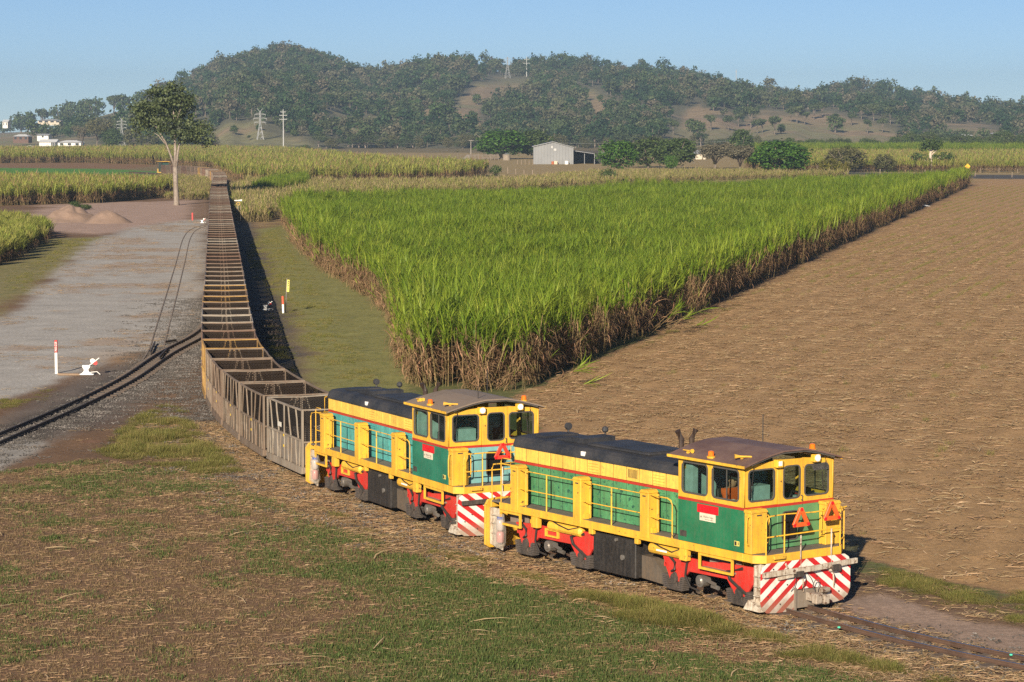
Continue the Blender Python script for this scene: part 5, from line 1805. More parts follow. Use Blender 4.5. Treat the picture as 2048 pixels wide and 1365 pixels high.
# scrap of white plastic in the cut field
x, y = G(1848, 414)
mb = MB(); mb.add([(-.9, -.3, .03), (.2, -.5, .10), (.9, .1, .05), (.3, .5, .22), (-.6, .35, .16), (0, 0, .32)], [(0, 1, 5), (1, 2, 5), (2, 3, 5), (3, 4, 5), (4, 0, 5)])
tag(mb.build('plastic_scrap', WHTC, None, loc=(x, y, 0)), 'crumpled white plastic lying at the edge of the cut field', 'litter')

# yellow diamond road sign at the far corner of the cane
x, y = AT(1933, 436), 436
E = empty('road_sign', (x, y, 0), 0, 'yellow diamond road sign showing over the far corner of the green cane', 'sign')
mb = MB(); mb.tube([(0, 0, 0), (0, 0, 3.3)], .04, 6); mb.build('pole', STEEL, E)
mb = MB(); mb.prism([(0, 2.75), (.48, 3.23), (0, 3.71), (-.48, 3.23)], 'y', -.03, -.01); mb.build('sign_board', simple('road_sign_yellow', (.80, .42, .02), .45), E)

# two heaps of spoil
for px, py, w_, h_, lab in ((140, 446, 4.0, 1.75, 'larger stony heap of pinkish earth beyond the gravel yard'), (216, 449, 2.9, 1.55, 'smaller smooth cone of earth beside the stony heap')):
    x, y = G(px, py - 3)
    NR, NA = 22, 44
    vs = []; fs = []
    for i in range(NR + 1):
        for j in range(NA):
            a = 2 * math.pi * j / NA; r = i / NR
            xx, yy = r * math.cos(a) * w_, r * math.sin(a) * w_ * .9
            nz = float(fbm(np.array([x + xx * 1.2]), np.array([y + yy * 1.2]), 5, 4)[0]) - .5
            z = h_ * (.62 * max(0, 1 - r) ** 1.1 + .38 * max(0, 1 - r * r) ** 1.6) + nz * .75 * (1 - r * .7) * (1.3 if w_ > 3.5 else .6) - .06
            vs.append((xx, yy, z if i < NR else -.15))
    for i in range(NR):
        for j in range(NA): fs.append((i * NA + j, (i + 1) * NA + j, (i + 1) * NA + (j + 1) % NA, i * NA + (j + 1) % NA))
    mb = MB(); mb.add(vs, fs)
    o = mb.build('dirt_pile', paint('heap_earth_%d' % px, (.265, .185, .145), .95, dirt=(.13, .085, .06), dirt_amt=.6, fade=.25, scale=.7, bump=1.0, streak=False), None, smooth=True, loc=(x, y, 0))
    tag(o, lab, 'dirt pile')
# ------------------------------------------------------------------ growth: leaf materials
CANE_G = foliage('cane_leaf_green', [(0.0, (0.150, 0.238, 0.022)), (0.5, (0.210, 0.300, 0.030)), (1.0, (0.275, 0.335, 0.048))], .42, .5, .3)
CANE_P = foliage('cane_leaf_pale', [(0.0, (0.225, 0.280, 0.050)), (0.5, (0.285, 0.315, 0.068)), (1.0, (0.33, 0.305, 0.095))], .35, .55, .3)
CANE_D = foliage('cane_leaf_dead', [(0.0, (0.26, 0.165, 0.090)), (0.5, (0.34, 0.225, 0.125)), (1.0, (0.23, 0.135, 0.078))], .25, .8, .45)
CANE_S = foliage('cane_stalk', [(0.0, (0.16, 0.12, 0.055)), (1.0, (0.20, 0.16, 0.07))], 0, .6, .4)
GRASS_G = foliage('grass_green', [(0.0, (0.066, 0.112, 0.028)), (0.55, (0.098, 0.136, 0.038)), (1.0, (0.160, 0.155, 0.060))], .3, .7, .3)
GRASS_T = foliage('grass_tall', [(0.0, (0.150, 0.165, 0.040)), (0.5, (0.205, 0.200, 0.055)), (1.0, (0.27, 0.215, 0.085))], .3, .7, .3)
GRASS_D = foliage('grass_dry', [(0.0, (0.20, 0.140, 0.075)), (0.5, (0.25, 0.175, 0.092)), (1.0, (0.165, 0.125, 0.060))], .25, .8, .35)
STRAW = foliage('cane_straw', [(0.0, (0.37, 0.240, 0.128)), (0.6, (0.49, 0.335, 0.18)), (1.0, (0.62, 0.465, 0.27))], .1, .75, .35)
STRAWB = foliage('bright_straw', [(0.0, (0.46, 0.34, 0.19)), (1.0, (0.56, 0.43, 0.25))], .1, .6, .2)
TREE_M = foliage('hill_leaves', [(0.0, (0.022, 0.052, 0.022)), (0.28, (0.036, 0.074, 0.026)), (0.50, (0.060, 0.088, 0.036)), (0.70, (0.098, 0.106, 0.056)), (0.86, (0.140, 0.124, 0.086)), (1.0, (0.052, 0.100, 0.030))], .2, .7, .3)
LEAF_B = foliage('bright_leaves', [(0.0, (0.062, 0.140, 0.022)), (1.0, (0.080, 0.165, 0.025))], .3, .5, .4)
LEAF_D = foliage('dark_leaves', [(0.0, (0.056, 0.092, 0.026)), (1.0, (0.078, 0.112, 0.034))], .25, .55, .4)
LEAF_O = foliage('olive_leaves', [(0.0, (0.085, 0.096, 0.036)), (1.0, (0.118, 0.114, 0.050))], .25, .6, .4)
LEAF_G = foliage('gum_leaves', [(0.0, (0.064, 0.092, 0.036)), (1.0, (0.092, 0.118, 0.050))], .25, .55, .45)
LEAF_S = foliage('scrub_leaves', [(0.0, (0.110, 0.104, 0.064)), (1.0, (0.140, 0.126, 0.084))], .2, .7, .4)
BARK_W = paint('white_bark', (0.29, 0.245, 0.21), 0.8, dirt=(0.10, 0.07, 0.05), dirt_amt=0.7, fade=.15, scale=.5)
BARK_G = paint('grey_bark', (0.17, 0.14, 0.115), 0.9, dirt=(0.10, 0.08, 0.06), dirt_amt=0.4, scale=.5)


def arr_mesh(name, V, F, mats, mi=None):
    me = bpy.data.meshes.new(name)
    V = np.asarray(V, np.float32)
    me.vertices.add(len(V)); me.vertices.foreach_set('co', V.ravel())
    F = np.asarray(F, np.int32)
    k = F.shape[1]
    me.loops.add(F.size); me.loops.foreach_set('vertex_index', F.ravel())
    me.polygons.add(len(F)); me.polygons.foreach_set('loop_start', np.arange(0, F.size, k, dtype=np.int32)); me.polygons.foreach_set('loop_total', np.full(len(F), k, np.int32))
    for m in mats: me.materials.append(m)
    if mi is not None: me.polygons.foreach_set('material_index', np.asarray(mi, np.int32))
    me.update(calc_edges=True)
    return me


class Strips:
    """tapering bent ribbons gathered in one quad mesh"""
    def __init__(s): s.V = []; s.F = []; s.M = []; s.n = 0

    def ribbon(s, pts, w, side, m):
        k = len(pts)
        for i, p in enumerate(pts):
            t = i / (k - 1)
            ww = w * (1 - t ** 2.2) * (.55 + .45 * min(1, t * 4)) + .002
            s.V.append((p[0] - side[0] * ww / 2, p[1] - side[1] * ww / 2, p[2] - side[2] * ww / 2))
            s.V.append((p[0] + side[0] * ww / 2, p[1] + side[1] * ww / 2, p[2] + side[2] * ww / 2))
        for i in range(k - 1):
            b = s.n + 2 * i
            s.F.append((b, b + 1, b + 3, b + 2)); s.M.append(m)
        s.n += 2 * k

    def stick(s, p0, p1, r, m):
        for a in range(3):
            t = 2.094 * a
            s.V.append((p0[0] + r * math.cos(t), p0[1] + r * math.sin(t), p0[2])); s.V.append((p1[0] + r * math.cos(t), p1[1] + r * math.sin(t), p1[2]))
        for a in range(3):
            b = (a + 1) % 3
            s.F.append((s.n + 2 * a, s.n + 2 * b, s.n + 2 * b + 1, s.n + 2 * a + 1)); s.M.append(m)
        s.n += 6

    def mesh(s, name, mats):
        return arr_mesh(name, s.V, s.F, mats, s.M)


def leaf_arc(p, az, el0, L, droop, n):
    pts = [p]; el = el0
    for k in range(n):
        q = pts[-1]; st = L / n
        pts.append((q[0] + math.cos(az) * math.cos(el) * st, q[1] + math.sin(az) * math.cos(el) * st, q[2] + math.sin(el) * st))
        el -= droop / n
    return pts


def cane_clump(seed, stalks, rad, green=1.0, dead=7, low=.62, hgt=2.0, nseg=4, lw=.045, nl=11, topdry=0.0):
    r = random.Random(seed); S = Strips()
    for k in range(stalks):
        a = r.uniform(0, 6.28); d = rad * math.sqrt(r.random())
        bx, by = d * math.cos(a), d * math.sin(a)
        ln = r.gauss(0, .11); la = r.uniform(0, 6.28)
        H = hgt * r.uniform(.82, 1.15)
        tx, ty = bx + math.cos(la) * ln * H, by + math.sin(la) * ln * H
        S.stick((bx, by, -.05), (tx, ty, H), .017, 2)
        for q in range(nl):
            t = r.uniform(low, 1.0)
            p = (bx + (tx - bx) * t, by + (ty - by) * t, H * t)
            az = r.uniform(0, 6.28)
            L = r.uniform(.75, 1.35)
            el = r.uniform(.95, 1.5)
            pts = leaf_arc(p, az, el, L, r.uniform(.35, 1.7), nseg)
            S.ribbon(pts, lw * r.uniform(.8, 1.2), (-math.sin(az), math.cos(az), 0), 1 if r.random() < topdry else 0)
        for q in range(dead):
            t = r.uniform(.18, .80)
            p = (bx + (tx - bx) * t, by + (ty - by) * t, H * t)
            az = r.uniform(0, 6.28); L = r.uniform(.45, .95)
            pts = leaf_arc(p, az, r.uniform(.0, .9), L, r.uniform(1.8, 2.9), 3)
            pts = [(x_, y_, max(.03, z_)) for x_, y_, z_ in pts]
            S.ribbon(pts, lw * .85, (-math.sin(az), math.cos(az), 0), 1)
    return S


CG = [cane_clump(10 + k, 7, .42, dead=5).mesh('cane_clump', [CANE_G, CANE_D, CANE_S]) for k in range(4)]
CE = [cane_clump(30 + k, 6, .45, dead=16, nl=8, hgt=2.3, low=.80).mesh('cane_edge_clump', [CANE_G, CANE_D, CANE_S]) for k in range(4)]
CEB = [cane_clump(50 + k, 5, .5, dead=18, nl=3, hgt=1.7, topdry=.6).mesh('cane_edge_clump', [CANE_G, CANE_D, CANE_S]) for k in range(3)]
CP = [cane_clump(70 + k, 7, .8, dead=6, nl=8, nseg=3, lw=.09, topdry=.06).mesh('pale_clump', [CANE_P, CANE_D, CANE_S]) for k in range(4)]
DRYG = foliage('dry_grass_stem', [(0.0, (0.27, 0.215, 0.105)), (0.5, (0.34, 0.275, 0.14)), (1.0, (0.24, 0.205, 0.095))], .25, .8, .35)
CD = [cane_clump(90 + k, 6, .8, dead=8, nl=6, nseg=3, lw=.08, hgt=1.2, topdry=.6).mesh('dry_clump', [CANE_P, DRYG, DRYG]) for k in range(3)]
srnd = np.random.default_rng(11)


def grow(name, polys, protos, spacing, sc, label, cat, seed, row=None, edge=None, zs=None, sub=None, jitter=1.0):
    """fill ground polygons; spacing may depend on distance"""
    P = np.asarray(polys, float)
    area = 0.5 * abs(np.dot(P[:, 0], np.roll(P[:, 1], -1)) - np.dot(P[:, 1], np.roll(P[:, 0], -1)))
    q = rand_in_poly(P, int(area / spacing), seed)
    r = np.random.default_rng(seed)
    if row is not None:
        fx, fy, w = row
        ac = q[:, 0] * fy - q[:, 1] * fx; al = q[:, 0] * fx + q[:, 1] * fy
        ac = np.round(ac / w) * w + r.normal(0, .13, len(q))
        q = np.stack([ac * fy + al * fx, -ac * fx + al * fy], 1)
    if sub is not None: q = q[sub(q)]
    return q


def emit(name, q, protos, scale, label, cat, seed, tilt=.06, sz=None):
    r = np.random.default_rng(seed)
    n = len(q)
    z = ground_height(q[:, 0], q[:, 1]) - .02
    pts = np.stack([q[:, 0], q[:, 1], z], 1)
    rot = np.stack([r.normal(0, tilt, n), r.normal(0, tilt, n), r.uniform(0, 6.283, n)], 1)
    s = r.uniform(scale[0], scale[1], n)
    s3 = np.stack([s, s, s * (sz if sz is not None else 1)], 1)
    return scatter(name, pts, rot, s3, r.integers(0, len(protos), n), protos, label, cat)


# ------------------------------------------------------------------ the tall green cane block
MF = [(-4.6, 98.4), (0.0, 97.4), (78.0, 431), (73, 402), (33.6, 356), (-1.5, 313), (-25.2, 273), (-24.6, 266)]
LEDGE = [(x_ + 1.5, y_ + .3) for x_, y_ in (G(556, 450), G(587, 506), G(625, 544), G(668, 573), G(716, 597), G(744, 620), G(760, 650), G(768, 702))]
MF = [(-3.3, 99.6), (-0.4, 98.4), (77.6, 430), (72, 404), (33.6, 358), (-1.5, 318), (-25.4, 277)] + LEDGE
ROW = (0.227, 0.974, 1.5)
q = grow('m', MF, CG, 0.62, None, '', '', 3, ROW)
d_edge = sdf(q[:, 0], q[:, 1], np.array(MF))
far_thin = np.random.default_rng(5).random(len(q)) < np.clip(1.25 - (q[:, 1] - 130) / 320.0, .42, 1)
inner = q[(d_edge > 1.0) & far_thin]
hv = 1.0 + 0.26 * (fbm(inner[:, 0] / 14, inner[:, 1] / 14, 61, 3) - .5) * 2
sfar = 1 + np.clip((inner[:, 1] - 160) / 700, 0, .3)
emit('sugar_cane_field', inner, CG, (.92, 1.12), 'dense tall green sugar cane filling the middle of the plain', 'sugar cane', 6, sz=hv)


def along(pts, step, w, seed):
    r = np.random.default_rng(seed); out = []
    for (a, b) in zip(pts[:-1], pts[1:]):
        a = np.array(a); b = np.array(b); L = np.linalg.norm(b - a); n = int(L / step)
        t = r.random(n); dv = (b - a) / L; nv = np.array([-dv[1], dv[0]])
        out.append(a + (b - a) * t[:, None] + nv * r.uniform(-w, w, n)[:, None])
    return np.concatenate(out)


EDGE = LEDGE + [(-3.3, 99.6), (-0.4, 98.4), (38, 262), (77.6, 430)]
qe = along(EDGE, .38, .85, 8)
emit('cane_edge_growth', qe, CE, (.85, 1.12), 'brown stalked outer rows of the green cane block with hanging dead leaves', 'sugar cane', 9, tilt=.10)
qe = along(EDGE, .6, .8, 18)
emit('fallen_cane', qe, CEB, (.5, 1.0), 'dry leaning cane and trash along the foot of the cane block', 'cane trash', 19, tilt=.30)
# toppled cane leaning out over the cut field
qe = along([(0.6, 98), (8, 132)], 6.0, .4, 28) + np.array([.8, -.2])
r = np.random.default_rng(4)
n = len(qe)
one = [cane_clump(130 + k, 2, .15, dead=6, nl=7, hgt=1.9).mesh('leaning_cane', [CANE_G, CANE_D, CANE_S]) for k in range(3)]
scatter('leaning_cane', np.stack([qe[:, 0], qe[:, 1], np.full(n, .02)], 1), np.stack([r.uniform(-.3, .2, n), r.uniform(.8, 1.35, n), r.uniform(-.9, .5, n)], 1), r.uniform(.8, 1.15, n), r.integers(0, 3, n), one, 'single cane stalks toppled outward over the edge of the cut field', 'sugar cane')

# ------------------------------------------------------------------ other cane
def field(name, poly_, spacing, protos, sc, label, seed, row=(0.2, .98, 1.6), sz=1.0, tilt=.07):
    q = grow(name, poly_, protos, spacing, None, '', '', seed, row)
    emit(name, q, protos, sc, label, 'sugar cane', seed + 1, tilt, sz)


NL = [G(-300, 560), G(-60, 540), G(20, 520), G(58, 500), G(92, 474), G(40, 458), G(-300, 452)]
NLG = [cane_clump(210 + k, 7, .5, dead=6, nl=10, hgt=1.3, lw=.06).mesh('young_cane_clump', [CANE_P, CANE_D, CANE_S]) for k in range(3)]
field('near_left_cane', NL, .5, NLG, (.75, .95), 'yellow green cane at the left edge beside the mown verge', 41)
ML = [G(-300, 414), G(0, 412), G(180, 408), G(300, 399), G(345, 393), G(340, 388), G(200, 381), G(-300, 371)]
field('middle_left_cane', ML, 1.1, CP, (.85, 1.05), 'yellowing cane block left of the tall gum tree', 43)
LF = [G(-420, 326), G(0, 327), G(160, 326), G(300, 330), G(345, 332), G(425, 338), G(452, 352), G(480, 368), G(600, 372), G(900, 364), G(980, 352), G(820, 342), G(700, 331), G(620, 318), G(560, 313), G(380, 309), G(160, 312), G(-420, 314)]
field('far_left_cane', LF, 3.0, CP, (1.0, 1.3), 'pale yellow green cane spreading behind the far bend of the train', 45, sz=1.0)
DP = [G(512, 398), G(520, 388), G(560, 378), G(620, 372), G(600, 386), G(560, 396)]
field('dark_reeds', DP, .9, CG, (.8, 1.0), 'dark green reeds in the ditch beyond the cane block', 47)
RT_ = [G(1560, 343), G(1760, 344), G(1960, 346), G(2500, 347), G(2500, 325), G(1960, 324), G(1560, 321)]
field('right_cane', [G(1500, 343.5), G(1760, 344.5), G(1960, 346), G(2500, 347), G(2500, 320), G(1960, 318), G(1500, 317)], 2.6, CP, (.95, 1.15), 'cane strip with brown stalks beyond the road at right', 49)
field('far_right_cane', [G(1500, 318), G(2500, 319), G(2500, 309.5), G(1500, 309)], 8, CG, (1.4, 1.7), 'bright green cane strip at the far right edge of the plain', 51)
TA = [G(478, 378), G(500, 368), G(640, 372), G(900, 372), G(1100, 366), G(1180, 374), G(1000, 385), G(700, 396), G(575, 402), G(545, 446), G(478, 440)]
field('dry_tall_grass', TA, 2.0, CD, (.55, .95), 'dry straw coloured tall grass between the train and the cane block', 53, tilt=.15)
field('dry_tall_grass', [G(450, 400), G(470, 385), G(545, 400), G(545, 442), G(490, 446)], 1.1, CD, (.6, 1.0), 'brown dry grass on the bank right of the far train', 55, tilt=.15)
field('bank_grass', [G(300, 392), G(330, 356), G(418, 360), G(418, 400), G(360, 402)], 1.6, CD, (.35, .6), 'brown grass on the bank behind the tall gum tree', 57, tilt=.15)

field('dry_tall_grass', [G(1100, 374), G(1500, 360), G(1690, 354), G(1690, 351), G(1400, 349), G(1180, 352), G(1080, 362)], 1.6, CD, (.5, .85), 'dry straw coloured grass along the back edge of the cane block', 59, tilt=.15)
# ------------------------------------------------------------------ grass
def tuft(seed, blades, h, rad, w, m, lean=.5):
    r = random.Random(seed); S = Strips()
    for k in range(blades):
        a = r.uniform(0, 6.28); d = rad * math.sqrt(r.random()); az = r.uniform(0, 6.28)
        pts = leaf_arc((d * math.cos(a), d * math.sin(a), -.01), az, r.uniform(1.55 - lean, 1.57), h * r.uniform(.5, 1.1), r.uniform(.1, 1.1), 2)
        S.ribbon(pts, w * r.uniform(.7, 1.3), (-math.sin(az), math.cos(az), 0), 0)
    return S.mesh('grass_tuft', [m])


TL = [tuft(k, 34, .10, .22, .014, GRASS_G, .9) for k in range(3)]
TD = [tuft(k + 20, 30, .09, .22, .013, GRASS_D, 1.1) for k in range(3)]
TT = [tuft(k + 40, 44, .42, .26, .010, GRASS_T, .55) for k in range(3)]

LAWN = poly((-120, 1400), (-120, 960), (180, 920), (420, 950), (620, 985), (900, 1085), (1200, 1165), (1480, 1230), (1750, 1300), (2100, 1378), (2300, 1460), (2500, 1750), (-500, 1750))
q = rand_in_poly(LAWN, 64000, 71)
n1 = fbm(q[:, 0] / 6.0, q[:, 1] / 6.0, 1, 5) - .5; n2 = fbm(q[:, 0] / 1.1, q[:, 1] / 1.1, 9, 4) - .5; n3 = fbm(q[:, 0] / 25, q[:, 1] / 25, 17, 4) - .5
px_, py_ = PROJ(q[:, 0], q[:, 1])
gq = np.clip(.0 + .95 * sstep(300, 1100, px_) + n1 * 1.5 + n3 * .8, 0, 1) * (1 - sstep(.08, .2, n1 * .7 + n2 * .55 - .04))
r = np.random.default_rng(72)
u = r.random(len(q))
dmq = pdist(q[:, 0], q[:, 1], MAIN[::4])
gsel = (u < gq * 1.0 + n2 * .9) & (dmq > 3.3)
emit('lawn_grass', q[gsel], TL, (.6, 1.35), 'short green grass growing in patches over the foreground', 'grass', 73, .1)
dsel = (~gsel) & (r.random(len(q)) < .45) & (dmq > 2.6)
emit('dead_grass', q[dsel], TD, (.5, 1.1), 'short dead brown grass between the green patches', 'grass', 74, .1)
def tall(name, pl, n, sc, label, seed, thr=.45):
    n = int(n * 1.25)
    q = rand_in_poly(pl, n, seed)
    k = fbm(q[:, 0] / .9, q[:, 1] / .9, seed, 4)
    ok = (k > thr) & (pdist(q[:, 0], q[:, 1], MAIN[::4]) > 2.0)
    ed = sdf(q[:, 0], q[:, 1], np.array(pl))
    q, k, ed = q[ok], k[ok], ed[ok]
    hs = np.clip((k - thr) * 5, .25, 1) * np.clip(.3 + ed / 1.5, .3, 1)
    emit(name, q, TT, sc, label, 'grass', seed + 1, .12, sz=hs)


tall('tall_grass', poly((190, 905), (270, 835), (320, 812), (360, 815), (430, 880), (480, 945), (400, 950), (330, 935), (250, 925)), 4200, (.35, 1.05), 'yellow green tall grass mound between the branch line and the bins', 81, .37)
tall('tall_grass', poly((1150, 1185), (1260, 1200), (1350, 1215), (1440, 1240), (1500, 1285), (1380, 1275), (1250, 1240), (1160, 1210)), 3000, (.5, 1.05), 'yellow green tall grass along the trackside below the leading engine', 83, .40)
tall('tall_grass', poly((1480, 1240), (1640, 1275), (1760, 1300), (1900, 1335), (1960, 1368), (1780, 1372), (1600, 1330), (1500, 1290)), 2600, (.4, .9), 'tall grass beside the rails at the bottom right', 85, .47)
tall('tall_grass', poly((620, 1005), (760, 1055), (950, 1110), (1100, 1150), (1160, 1190), (1000, 1150), (800, 1090), (640, 1030)), 2400, (.25, .6), 'low grass edge along the straw strip beside the engines', 87, .50)
tall('trackside_weeds', poly((1740, 1130), (1900, 1170), (2100, 1190), (2150, 1240), (2048, 1255), (1900, 1215), (1760, 1170)), 2600, (.25, .7), 'patchy grass strip between the dirt path and the cut field', 89, .48)
tall('trackside_weeds', poly((0, 800), (110, 775), (100, 800), (0, 825)), 500, (.3, .6), 'green weeds beside the gravel yard at left', 91, .45)
tall('trackside_weeds', poly((505, 700), (540, 620), (560, 640), (600, 740), (570, 760)), 900, (.4, .9), 'weeds growing in the shade of the train', 93, .5)
tall('verge_grass', poly((0, 560), (95, 482), (215, 474), (180, 492), (120, 536), (40, 600), (0, 640)), 3500, (.2, .5), 'mown green verge beside the left cane', 95, .46)
tall('lush_grass', poly((470, 520), (510, 470), (560, 452), (620, 540), (700, 640), (785, 785), (660, 770), (600, 700), (540, 600)), 9000, (.22, .5), 'olive green grass strip between the train and the cane block', 97, .42)
tall('cane_foot_weeds', poly((1050, 800), (1200, 730), (1320, 680), (1480, 610), (1500, 600), (1360, 655), (1240, 715), (1100, 775)), 700, (.4, 1.0), 'green weeds at the foot of the cane beside the cut field', 99, .55)
q = rand_in_poly(MF, 10, 1)

# ------------------------------------------------------------------ straw and trash
def straw_patch(seed, n, L, w, m, spread):
    r = random.Random(seed); S = Strips()
    for k in range(n):
        a = r.gauss(.1, 1.1) + (math.pi if r.random() < .5 else 0)
        x0, y0 = r.uniform(-spread, spread), r.uniform(-spread, spread)
        l = L * r.uniform(.35, 1.2); c = r.uniform(-.8, .8)
        pts = []; ang = a; x_, y_, z_ = x0, y0, r.uniform(.008, .045); dz = r.uniform(-.02, .05)
        for q in range(4):
            pts.append((x_, y_, max(.006, z_)))
            x_ += math.cos(ang) * l / 3; y_ += math.sin(ang) * l / 3; ang += c / 3; z_ += dz * l * (1 - q * .7)
        S.ribbon(pts, w * r.uniform(.6, 1.4), (-math.sin(a) * .95, math.cos(a) * .95, r.uniform(-.35, .35)), 0)
    return S.mesh('straw_patch', [m])


SP = [straw_patch(k, 18, .38, .023, STRAW, .42) for k in range(5)]
SS = [straw_patch(k + 60, 7, .20, .012, STRAW, .32) for k in range(4)]
SB = [straw_patch(k + 30, 1, .75, .024, STRAWB, .05) for k in range(6)]
q = rand_in_poly([p for p in Z_FIELD if p[1] < 460][:] , 10, 2)
ang = np.random.default_rng(101)
rr_ = np.sqrt(ang.random(60000)) * (330 - 45) + 45
th_ = np.radians(ang.uniform(-3, 14, 60000))
qq = np.stack([rr_ * np.sin(th_), rr_ * np.cos(th_)], 1)
keep = ang.random(60000) < np.clip(95.0 / rr_, 0, 1) * np.clip((335 - rr_) / 120, 0, 1)
qq = qq[keep & (sdf(qq[:, 0], qq[:, 1], np.array(Z_FIELD)) > .1)]
def emit_straw(name, q, protos, sc, label, seed):
    r = np.random.default_rng(seed); n = len(q)
    z = ground_height(q[:, 0], q[:, 1]) + .004
    scatter(name, np.stack([q[:, 0], q[:, 1], z], 1), np.stack([np.zeros(n), np.zeros(n), r.normal(0, .5, n) + math.pi * (r.random(n) < .5)], 1), r.uniform(sc[0], sc[1], n), r.integers(0, len(protos), n), protos, label, 'cane trash')


emit_straw('field_straw', qq, SP, (.8, 1.4), 'brown cane straw covering the cut field at right', 103)
emit_straw('bright_straw', qq[::4] + .2, SB, (.5, 1.3), 'pale cane leaves scattered on the cut field', 104)
# young shoots in the planted rows
fx, fy = 0.283, 0.959
sh = qq[::5].copy()
ac = sh[:, 0] * fy - sh[:, 1] * fx; al = sh[:, 0] * fx + sh[:, 1] * fy
ac = np.round(ac / 1.55) * 1.55
sh = np.stack([ac * fy + al * fx, -ac * fx + al * fy], 1)
sh = sh[np.random.default_rng(3).random(len(sh)) < .30 * (fbm(sh[:, 0] / 5, sh[:, 1] / 5, 9, 2) > .48)]
sh2 = np.stack([r.uniform(20, 130, 26000), r.uniform(150, 430, 26000)], 1)
ac = np.round((sh2[:, 0] * fy - sh2[:, 1] * fx) / 1.55) * 1.55; al = sh2[:, 0] * fx + sh2[:, 1] * fy
sh2 = np.stack([ac * fy + al * fx, -ac * fx + al * fy], 1)
sh2 = sh2[(sdf(sh2[:, 0], sh2[:, 1], np.array(Z_FIELD)) > 1) & (fbm(sh2[:, 0] / 9, sh2[:, 1] / 9, 9, 2) > .42)]
sh = np.concatenate([sh, sh2])
emit('cane_shoots', sh, TT, (.3, .7), 'sparse green cane shoots coming up in rows through the straw', 'cane shoots', 105, .15)
# straw along the track and over the lawn
qt = []
r = np.random.default_rng(106)
for k in range(7000):
    s_ = r.uniform(6, arc_of(O2) + 26)
    p = on_track(s_); p2 = on_track(s_ + .4); d = (p2 - p) / np.linalg.norm(p2 - p)
    o_ = r.normal(0, 2.0)
    if abs(o_) < .5 and r.random() < .6: continue
    qt.append(p + np.array([-d[1], d[0]]) * o_)
qt = np.array(qt)
qt = qt[sdf(qt[:, 0], qt[:, 1], np.array(Z_PATH)) < -.1]
emit_straw('track_straw', qt, SP, (.6, 1.1), 'brown cane trash strewn along the railway', 107)
q = rand_in_poly(LAWN, 8500, 108)
emit_straw('lawn_straw', q, SS, (.6, 1.2), 'thin straw scattered over the foreground grass', 109)
q = rand_in_poly(LAWN, 190, 110)
emit_straw('dropped_cane_leaves', q, SB, (.5, 1.6), 'pale dropped cane leaves lying on the foreground grass', 111)
q = rand_in_poly(Z_GRAVEL, 2600, 112)
q = q[fbm(q[:, 0] / 6.0, q[:, 1] / 6.0, 1, 5) > .5]
emit_straw('yard_leaf_litter', q, SP[:3], (.5, .9), 'brown leaf litter blown over the gravel yard', 113)

# ballast stones
def stones(seed, n, rad):
    r = random.Random(seed); mb = MB()
    for k in range(n):
        x_, y_ = r.uniform(-rad, rad), r.uniform(-rad, rad); s_ = r.uniform(.02, .05)
        v = [Vector((r.uniform(.6, 1.2) * a, r.uniform(.6, 1.2) * b, r.uniform(.5, 1) * c)) * s_ + Vector((x_, y_, s_ * .4)) for a, b, c in ((1, 0, 0), (-1, 0, 0), (0, 1, 0), (0, -1, 0), (0, 0, 1))]
        mb.add(v, [(0, 2, 4), (2, 1, 4), (1, 3, 4), (3, 0, 4)])
    return mb.mesh('stones', [STONE])


STONE = foliage('ballast_stone', [(0.0, (0.055, 0.050, 0.047)), (0.7, (0.095, 0.088, 0.082)), (1.0, (0.18, 0.165, 0.155))], 0, .9, .4)
ST = [stones(k, 22, .35) for k in range(4)]
qb = []
for k in range(1500):
    i = r.integers(10, len(BR) - 12); p = BR[i]; d = BR[i + 1] - BR[i]; d = d / np.linalg.norm(d)
    qb.append(p + np.array([-d[1], d[0]]) * r.normal(-.45, .8))
for k in range(2400):
    s_ = r.uniform(3, arc_of(O2) + 90); p = on_track(s_); p2 = on_track(s_ + .4); d = (p2 - p) / np.linalg.norm(p2 - p)
    o_ = r.normal(.2, .9) if s_ < 40 else abs(r.normal(0, 1.7)) + .8
    qb.append(p + np.array([-d[1], d[0]]) * o_)
qb = np.array(qb)
nb = len(qb)
scatter('ballast', np.stack([qb[:, 0], qb[:, 1], ground_height(qb[:, 0], qb[:, 1])], 1), np.stack([np.zeros(nb), np.zeros(nb), r.uniform(0, 6.28, nb)], 1), r.uniform(.5, 1.0, nb), r.integers(0, 4, nb), ST, 'dark ballast stones between and beside the rails', 'ballast')
